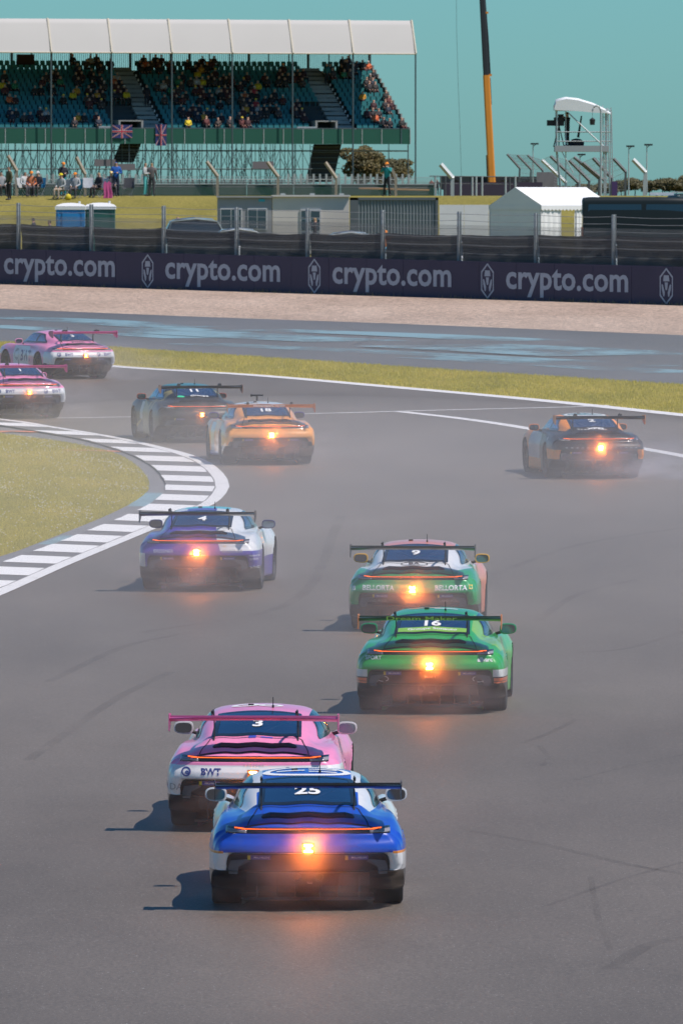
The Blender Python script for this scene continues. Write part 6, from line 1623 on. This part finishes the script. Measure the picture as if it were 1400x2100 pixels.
# 3: pink with a white bumper
PINK = (.90, .28, .50)
PK = [(WHT, [(0, 0, 0, -1, .735), (0, 0, -1, 0, -.45)]), UNDER, UNDER2]
P3 = livery('paint_pink', PINK, PK)
def bwt(x, z=.665, h=.075): return [T('BWT', 'rear', x + .06, z, h, M_NAVY, .035, 1.0), S('water_drop_mark', 'rear', annulus(x - .21, z, .052, .052, .016, 18) + annulus(x - .20, z - .01, .022, .022, .014, 10), M_NAVY)]
make_car('pink race car with white bumper and number 3, directly ahead of the blue one', 530, 1693, -2.4, P3,
         [number('3')] + bwt(-.52) + bwt(.58) + [word_mark(V_GREY), S('roof_emblem', 'top', annulus(-.18, .82, .16, .12, .07, 20) + annulus(.10, .78, .14, .10, .06, 20), M_WHITE), S('lid_sticker', 'top', rectp(-.08, .0, -.50, -.44, 2), V_BLUE), S('lid_sticker', 'top', rectp(.05, .18, -.49, -.46, 2), V_BLUE),
          T('ADA', 'rear', -.88, .50, .07, V_GREY, 0)], wing=V('wing_pink', (.60, .10, .30)), mirror_mat=V('mirror_cream', (.70, .66, .64)))
# 16: green with lime shoulder and orange blocks
GRN = (.030, .36, .065)
P16 = livery('paint_green_lime', GRN, [
    ((.24, .50, .08), [(0, 1, 0, 0, -.50), (0, 0, 0, 1, -.80), (0, 1, 1.1, 0, -.25), (0, -1, -.9, 0, 1.05)]), ((.70, .72, .70), [(1, 1, 0, 0, -.80), (0, 0, 0, -1, .585), (0, 0, 0, 1, -.49), (0, 0, -1, 0, .0)]), (BLK, [(1, 1, 0, 0, -.80), (0, 0, 0, -1, .49), (0, 0, -1, 0, .0)]),
    ((.85, .20, .08), [(1, 1, 0, 0, -.81), (0, 0, 0, -1, .475), (0, 0, 0, 1, -.435), (0, 0, -1, 0, -.2)]), ((.85, .20, .08), [(1, 1, 0, 0, -.81), (0, 0, 0, -1, .428), (0, 0, 0, 1, -.31), (0, 0, -1, 0, -.2)]),
    ((.10, .46, .10), [(0, 0, 1, 0, -1.9)]), UNDER, UNDER2])
lime_band = patch('top', lambda u, v: ((2 * u - 1) * (float(rw_hw(-.3)) - .035), -.225 - .15 * v), 10, 4, .0085, 0)
make_car('green race car with lime window band and number 16, orange blocks on its bumper corners', 888, 1456, -3.2, P16,
         [number('16'), ('window_banner', lime_band, V_LIME), T('Groupe Sonauto', 'top', 0, -.30, .095, M_WHITE, .02, 1.0, .012, .95), word_mark(V_GREY), T('Team Martinet by Alméras', 'rear', 0, .655, .040, V_GREY, 0), T('Mobil 1', 'rear', 0, .50, .035, V_GREY, .02, 1, .012),
          T('allvarc', 'rear', .70, .715, .055, M_WHITE, .02), T('SPORT', 'rear', -.72, .735, .05, M_WHITE, .01), S('car_outline_sticker', 'rear', annulus(-.60, .47, .075, .04, .012, 20) + annulus(.62, .47, .085, .045, .012, 20), M_WHITE, .014),
          S('white_sticker', 'rear', rectp(.66, .76, .425, .475, 2), M_WHITE, .02), S('white_sticker', 'rear', rectp(-.74, -.66, .425, .475, 2), V_GREY, .02), ('wing_lettering', MB().add(*(lambda q: ([(x * .16 - .1, WING_Y - .322, WING_Z + .03 + z * .07) for x, z in q[0]], q[1]))(text_vf('Dream Maker', .01))), V_LIME),
          S('roof_stroke', 'top', rectp(-.35, .05, .86, .92), V_ORANGE), S('roof_stroke', 'top', rectp(-.02, .28, .78, .83), M_WHITE),
          S('lime_line', 'top', [[(.62 + .05 * k, -.05 - .16 * k), (.80 + .01 * k, .10 - .16 * k), (.80 + .01 * k, .07 - .16 * k), (.62 + .05 * k, -.08 - .16 * k)] for k in range(4)], V_LIME)],
         wing=V('wing_dark_green', (.02, .06, .035)), plate_mat=V_ORANGE, mirror_mat=V('mirror_green', (.02, .28, .10)))
# 9: green below, white above, salmon roof
P9 = livery('paint_green_white_salmon', (.012, .33, .10), [
    (WHT, [(0, 0, 0, 1, -.90), (0, 0, 1, 0, .72)]), ((.80, .26, .16), [(0, 0, 0, 1, -1.165), (0, 0, 1, 0, -.40)]), ((.80, .26, .16), [(0, 1, 0, 0, -.3), (0, 0, 1, 0, -1.6)]), (WHT, [(0, 1, 0, 0, -.3), (0, 0, 1, 0, -1.1), (0, 0, -1, 0, 1.6)]), UNDER, UNDER2])
make_car('green and white race car with salmon roof and yellow mirrors, number 9', 853, 1289, -3.5, P9,
         [number('9'), T('BELLORTA', 'rear', -.50, .66, .075, M_WHITE, .03, 1.0), T('BELLORTA', 'rear', .56, .66, .075, M_WHITE, .03, 1.0), T('LAND POOL', 'rear', -.52, .47, .04, V_GREY, .01, 1.0, .012), T('LAND POOL', 'rear', .54, .47, .04, V_GREY, .01, 1.0, .012),
          S('oval_emblem', 'top', annulus(.0, -.52, .20, .085, .016, 26), V_BLACK), T('BA', 'top', 0, -.52, .09, V_BLACK, .02, 1.1), S('yellow_sticker', 'rear', rectp(.82, .865, .64, .70, 2), V_YELL), S('white_sticker', 'rear', rectp(-.88, -.84, .62, .68, 2), M_WHITE),
          S('white_sticker', 'rear', rectp(-.74, -.67, .425, .475, 2), V_GREY, .02)],
         wing=V('wing_grey_black', (.05, .06, .055)), mirror_mat=V('mirror_yellow', (.80, .42, .02)))
# 4: violet on its left half, white on its right
PUR = (.075, .045, .36)
P4 = livery('paint_violet_white', PUR, [
    (WHT, [(0, 1, .0, .35, -.60), (0, 0, 0, 1, -.66)]), (WHT, [(0, 1, 0, 0, -.5), (0, 0, 1, 0, -.2), (0, 0, 0, 1, -.45)]), (WHT, [(1, 1, 0, 0, -.30), (0, 0, 0, 1, -1.19), (0, 0, 1, 0, -.5), (0, -1, -1, 0, .75)]),
    (WHT, [(0, 1, .6, 0, .05), (0, -1, .25, 0, .55), (0, 0, -1, 0, -.84), (0, 0, 0, 1, -.60), (0, 1, 0, -2.2, 1.70)]), ((.05, .55, .60), [(1, -1, 0, 0, .36), (0, 0, 1, 0, -.70), (0, 0, 0, 1, -1.0), (0, 0, -1, 0, 1.2)]),
    ((.60, .62, .64), [(0, -1, 0, 0, -.83), (0, 0, 0, -1, .62), (0, 0, -1, 0, -.2)]), UNDER, UNDER2])
make_car('violet and white race car with cyan roof patch and number 4, beside the striped kerb', 417, 1208, -4.6, P4,
         [number('4'), T('BRESSNER', 'rear', -.53, .655, .05, M_WHITE, .0, 1.0), T('BRESSNER', 'rear', .56, .655, .05, V_GREY, .0, 1.0), S('yellow_mark', 'rear', [[(.40, .75), (.43, .715), (.46, .75), (.43, .735)]], V_YELL),
          T('mptcars', 'rear', .885, .58, .035, M_WHITE, .01), T('ELTEX', 'rear', .885, .53, .03, M_WHITE, .01), T('amc', 'rear', .885, .40, .04, M_WHITE, .02), S('silver_panel', 'top', rectp(-.30, .40, -.615, -.595), V_GREY)],
         mirror_mat=V('mirror_dark', (.05, .045, .14)))
# 2: black and orange
P2 = livery('paint_black_orange', (.014, .013, .014), [
    ((.95, .30, .03), [(1, 1, 0, 0, -.42), (0, 0, 0, 1, -.945), (0, 0, 1, 0, .40), (0, 0, -1, 0, 1.5)]), ((.03, .20, .22), [(1, -1, 0, 0, .44), (0, 0, 1, 0, -.42), (0, 0, 0, 1, -1.1)]), ((.95, .30, .03), [(0, 0, 1, 0, -2.02), (0, 0, -1, 0, 2.75)]),
    ((.45, .44, .44), [(0, 0, 1, 0, -1.15), (0, 0, -1, 0, 2.1), (0, 0, 0, -1, .86)]), ((.86, .30, .05), [(0, 0, 1, 0, -1.0), (0, 0, -1, 0, 2.3), (0, 0, 0, -1, .34)]), ((.95, .30, .03), [(1, 1, 0, 0, -.78), (0, 0, 0, -1, .60), (0, 0, -1, 0, -.30)]), UNDER, UNDER2], .38, .2)
make_car('black and orange race car with teal roof, alone on the outside of the bend', 1211, 979, 8.6, P2,
         [number('2', -.02, .17, 1.2)] + oval_logo() + [T('XPEL', 'top', .02, -.47, .095, M_WHITE, .05, 1.0, .006, 1.4), *[S('dot_mark', 'top', [[(-.37 + .07 * k, -.51), (-.33 + .07 * k, -.51), (-.33 + .07 * k, -.48), (-.37 + .07 * k, -.48)]], M_WHITE) for k in range(3)],
          S('square_sticker', 'rear', rectp(-.775, -.67, .43, .53, 2), V_GREY, .016), S('square_sticker_centre', 'rear', rectp(-.75, -.695, .45, .51, 2), V_BLACK, .019), S('square_sticker', 'rear', rectp(.69, .77, .43, .51, 2), V_GREY, .016),
          T('PSI', 'left', .12, .79, .07, M_WHITE, .02), T('- - - - - - - -', 'rear', -.3, .64, .02, V_GREY, .01, 1.0), T('- - - - - - -', 'rear', .42, .64, .02, V_GREY, .01)],
         plate_mat=V_ORANGE, mirror_mat=V('mirror_orange', (.75, .22, .06)), roof_pod=False)
# 18: orange
ORG = (.95, .38, .065)
P18 = livery('paint_orange', ORG, [
    ((.72, .70, .68), [(1, -1, .55, 0, .05), (0, 0, 0, 1, -1.20), (0, 0, 1, 0, -.30)]), ((.68, .64, .60), [(0, 0, 1, 0, -1.72), (0, 0, -1, 0, 2.02), (0, 0, 0, -1, .80)]), ((.06, .12, .42), [(0, 0, 0, -1, .20), (0, 0, 1, 0, .2)]), ((.06, .12, .42), [(0, 0, 0, -1, .36), (0, 0, -1, 0, -.25)]),
    (BLK, [(1, 1, 0, 0, -.79), (0, 0, 0, -1, .50), (1, -1, 0, -.5, 1.10), (0, 0, -1, 0, -.62)]), UNDER, UNDER2])
make_car('orange race car with orange lettered wing and number 18, tucked beside the kerb end', 544, 951, 7.5, P18,
         [number('18'), S('roof_stripe', 'top', [[(-.42, .62), (-.10, .62), (.16, 1.1), (-.16, 1.1)]], V('roof_orange', ORG)), T('GP', 'top', -.25, .66, .14, V_BLACK, .03), ('wing_lettering', MB().add(*(lambda q: ([(x * .085 - .05, WING_Y - .325, WING_Z + .03 + z * .055) for x, z in q[0]], q[1]))(text_vf('elementpark racing', .02))), M_WHITE)],
         wing=V('wing_orange', (.55, .16, .04)), mirror_mat=V('mirror_purple', (.09, .05, .26)), roof_pod=True)
# 11: black and gold, teal roof
P11 = livery('paint_black_gold', (.012, .013, .011), [
    ((.02, .17, .20), [(1, -1, 0, 0, .50), (0, 0, 1, 0, -.36), (0, 0, 0, 1, -1.1)]), ((.30, .24, .07), [(1, 1, 0, 0, -.44), (0, .0, .42, 1, -1.13), (0, 0, -.42, -1, 1.20), (0, 0, 1, 0, .5)]), ((.26, .21, .08), [(0, 0, 1, 0, -.72), (0, 0, -1, 0, 1.6), (0, 0, .3, -1, .42)]),
    ((.26, .21, .08), [(0, 0, 1, .6, -.55), (0, 0, -1, -.6, .75), (0, 0, 0, 1, -.55)]), ((.46, .46, .45), [(0, 0, 1, 0, -1.62), (0, 0, -1, 0, 1.85), (0, 0, 0, -1, .84), (0, 0, 0, 1, -.45)]), UNDER, UNDER2], .38, .2)
make_car('black race car with gold side stripes and teal roof, number 11', 397, 906, 11, P11,
         [number('11', -.06), T('Groupe', 'top', .06, -.40, .11, M_WHITE, .035, 1.0, .009, 1.15), S('green_dot', 'top', [[(-.36 + .085 * math.cos(a), -.42 + .06 * math.sin(a)) for a in np.linspace(0, 6.2, 20)]], V('mint', (.03, .62, .30)), .009), T('autodusch', 'top', 0, .12, .07, M_WHITE, .01, 1.0, .010)],
         plate_mat=V('plate_copper', (.40, .16, .10)), rain=M_RAIN_DIM, mirror_mat=V('mirror_copper', (.40, .10, .06)))
# the two pink cars at the exit of the bend
PA = livery('paint_pink_door', PINK, [(WHT, [(0, 0, 1, 0, -.9), (0, 0, -1, 0, 1.95), (0, 0, 0, -1, .84), (0, 0, 0, 1, -.30)])] + PK)
make_car('pink race car with big blue letters on its white door, farthest of the cars', 146, 776, 23, PA,
         [T('BWT', 'left', -1.10, .58, .29, M_NAVY, .03, .95), S('number_disc', 'left', [[(-1.75 + .13 * math.cos(a), .60 + .16 * math.sin(a)) for a in np.linspace(0, 6.1, 18)]], V_GREY), number('3', -.08, .17)] + bwt(-.50) + bwt(.60) + [T('PINK', 'top', 0, -.535, .10, V_DKG, .03, 1.3)],
         wing=V('wing_magenta', (.62, .06, .26)), rain=M_RAIN_DIM)
PBm = livery('paint_pink_low', PINK, PK)
make_car('pink and white race car cut off by the frame edge behind the other pink one', 40, 857, 15, PBm,
         [number('1', -.08, .17)] + bwt(-.50) + bwt(.62) + [T('ARKADIA', 'top', 0, .24, .05, M_WHITE, .01, 1.0, .010)], wing=V('wing_pink_dull', (.58, .09, .26)), rain=M_RAIN_DIM)
# ------------------------------------------------------------------ tyre smoke behind the cars and the low dust hanging over the bend
def unit_ball(nu=24, nv=14):
    vs = [(0, 0, -1)] ; fs = []
    for j in range(1, nv):
        a = math.pi * j / nv - math.pi / 2
        for i in range(nu): b = 2 * math.pi * i / nu; vs.append((math.cos(a) * math.cos(b), math.cos(a) * math.sin(b), math.sin(a)))
    vs.append((0, 0, 1)); t = len(vs) - 1
    for i in range(nu):
        fs.append((0, 1 + (i + 1) % nu, 1 + i)); fs.append((t, 1 + (nv - 2) * nu + i, 1 + (nv - 2) * nu + (i + 1) % nu))
        for j in range(nv - 2): fs.append((1 + j * nu + i, 1 + j * nu + (i + 1) % nu, 1 + (j + 1) * nu + (i + 1) % nu, 1 + (j + 1) * nu + i))
    return MB().add(vs, fs)
def smoke_mat(name, dens, col=(.97, .90, .90), g=.30, nscale=3.0, seed=0.0):
    m = bpy.data.materials.new(name); m.use_nodes = True; nt = m.node_tree; N, L = nt.nodes, nt.links; N.remove(N['Principled BSDF']); out = N['Material Output']
    pv = N.new('ShaderNodeVolumePrincipled'); pv.inputs['Color'].default_value = (*col, 1); pv.inputs['Anisotropy'].default_value = g; L.new(pv.outputs[0], out.inputs['Volume'])
    tc = N.new('ShaderNodeTexCoord'); ln = N.new('ShaderNodeVectorMath'); ln.operation = 'LENGTH'; L.new(tc.outputs['Object'], ln.inputs[0])
    mr = N.new('ShaderNodeMapRange'); mr.interpolation_type = 'SMOOTHSTEP'; mr.inputs[1].default_value = 1.0; mr.inputs[2].default_value = .12; L.new(ln.outputs['Value'], mr.inputs[0])
    mp = N.new('ShaderNodeMapping'); mp.inputs['Location'].default_value = (seed, seed * 1.7, seed * .6); L.new(tc.outputs['Object'], mp.inputs[0])
    nz = N.new('ShaderNodeTexNoise'); nz.inputs['Scale'].default_value = nscale; nz.inputs['Detail'].default_value = 3; L.new(mp.outputs[0], nz.inputs['Vector'])
    nr = N.new('ShaderNodeMapRange'); nr.inputs[1].default_value = .40; nr.inputs[2].default_value = .66; nr.inputs[3].default_value = .04; nr.inputs[4].default_value = 1.7; L.new(nz.outputs['Fac'], nr.inputs[0])
    mu = N.new('ShaderNodeMath'); mu.operation = 'MULTIPLY'; L.new(mr.outputs[0], mu.inputs[0]); L.new(nr.outputs[0], mu.inputs[1])
    m2 = N.new('ShaderNodeMath'); m2.operation = 'MULTIPLY'; L.new(mu.outputs[0], m2.inputs[0]); m2.inputs[1].default_value = dens; L.new(m2.outputs[0], pv.inputs['Density'])
    m.cycles.volume_step_rate = 1.0
    return m
BALL = unit_ball().mesh('tyre_smoke')
BALL.materials.append(None)
def smoke(label, px, py, yaw, dens, off, rad, seed, col=(.97, .90, .90)):
    p = road(px, py); c, s = math.cos(R(yaw)), math.sin(R(yaw)); w = Vector((off[0] * c - off[1] * s, off[0] * s + off[1] * c, 0)); q = p + w; q.z = q.y * SLOPE + off[2]
    o = link('tyre_smoke', BALL, None, q, R(yaw), rad); o.material_slots[0].link = 'OBJECT'; o.material_slots[0].material = smoke_mat('smoke_%d' % int(seed * 10), dens, col, seed=seed)
    return tag(o, label, 'smoke', 'tyre smoke behind the cars', 'stuff')
smoke('thin smoke low behind the blue car', 630, 1852, 0, 0.112, (0, -1.35, .35), (1.45, 1.5, .62), 1.3)
smoke('thin smoke low behind the pink car with number 3', 530, 1693, -2, 0.092, (-.1, -1.2, .35), (1.5, 1.5, .65), 2.1)
smoke('grey smoke rolling off the rear tyres of the green car with number 16', 888, 1456, -3, 0.139, (.25, -1.4, .35), (1.75, 1.9, .75), 3.7)
smoke('pale smoke around the tail of the salmon-roofed car', 853, 1289, -3, 0.149, (0, -1.3, .4), (1.7, 1.9, .75), 4.4)
smoke('thick smoke behind the violet and white car', 417, 1208, -4, 0.206, (.1, -1.4, .4), (1.8, 2.0, .8), 5.2)
smoke('thick bluish smoke trailing the black and orange car', 1211, 979, 8, 0.225, (.7, -1.7, .35), (2.3, 2.8, .75), 6.6, (.90, .90, .97))
smoke('smoke at the tail of the orange car', 544, 951, 7, 0.105, (.2, -1.6, .4), (1.9, 2.2, .85), 7.5)
smoke('smoke at the tail of the black and gold car', 397, 906, 11, 0.098, (.2, -1.6, .4), (1.9, 2.2, .85), 8.3)
smoke('smoke behind the farthest pink car', 146, 776, 23, 0.128, (.6, -1.8, .4), (2.3, 2.6, .9), 9.2)
smoke('smoke behind the pink car at the frame edge', 40, 857, 15, 0.173, (.4, -1.6, .4), (2.0, 2.2, .85), 10.4)
def tail_mist(label, px, py, yaw, dens=.75):  # mist added at the tail to scatter the rain light into a halo
    p = road(px, py); c, s = math.cos(R(yaw)), math.sin(R(yaw)); q = p + Vector((1.62 * s, -1.62 * c, 0)); q.z = q.y * SLOPE + .58
    o = link('exhaust_mist', BALL, None, q, R(yaw), (.95, .60, .62)); o.material_slots[0].link = 'OBJECT'; o.material_slots[0].material = smoke_mat('mist_%d' % px, dens, (.97, .93, .93), .88, 1.6, px * .01)
    return tag(o, label, 'mist', 'added halo mist behind the cars', 'stuff')
for _l, _x, _y, _w in (('blue', 630, 1852, .7), ('green number 16', 888, 1456, -3.2), ('salmon-roofed', 853, 1289, -3.5), ('violet and white', 417, 1208, -4.6), ('black and orange', 1211, 979, 8.6), ('orange', 544, 951, 7.5), ('black and gold', 397, 906, 11), ('farthest pink', 146, 776, 23), ('frame-edge pink', 40, 857, 15)):
    tail_mist('added halo mist round the rain light of the %s car' % _l, _x, _y, _w)
# low dust layer: flat closed lens of even density, tapering out at its rim
def dust(label, cx, cy, rx, ry, rz, dens, rot=0.0):
    m = bpy.data.materials.new('dust_air'); m.use_nodes = True; nt = m.node_tree; nt.nodes.remove(nt.nodes['Principled BSDF'])
    pv = nt.nodes.new('ShaderNodeVolumePrincipled'); pv.inputs['Color'].default_value = (.99, .92, .89, 1); pv.inputs['Density'].default_value = dens; pv.inputs['Anisotropy'].default_value = .0
    nt.links.new(pv.outputs[0], nt.nodes['Material Output'].inputs['Volume'])
    b = unit_ball(48, 20).mesh('track_dust', m); o = link('track_dust', b, None, (cx, cy, cy * SLOPE + .2), rot, (rx, ry, rz)); o.rotation_euler = (math.atan(SLOPE), 0, rot)
    return tag(o, label, 'dust', None, 'stuff')
dust('low dust haze hanging over the whole bend', -1.0, 166, 30, 78, 2.7, .0022)
dust('denser dust haze around the middle of the pack', -.8, 148, 13, 42, 2.0, .0066)
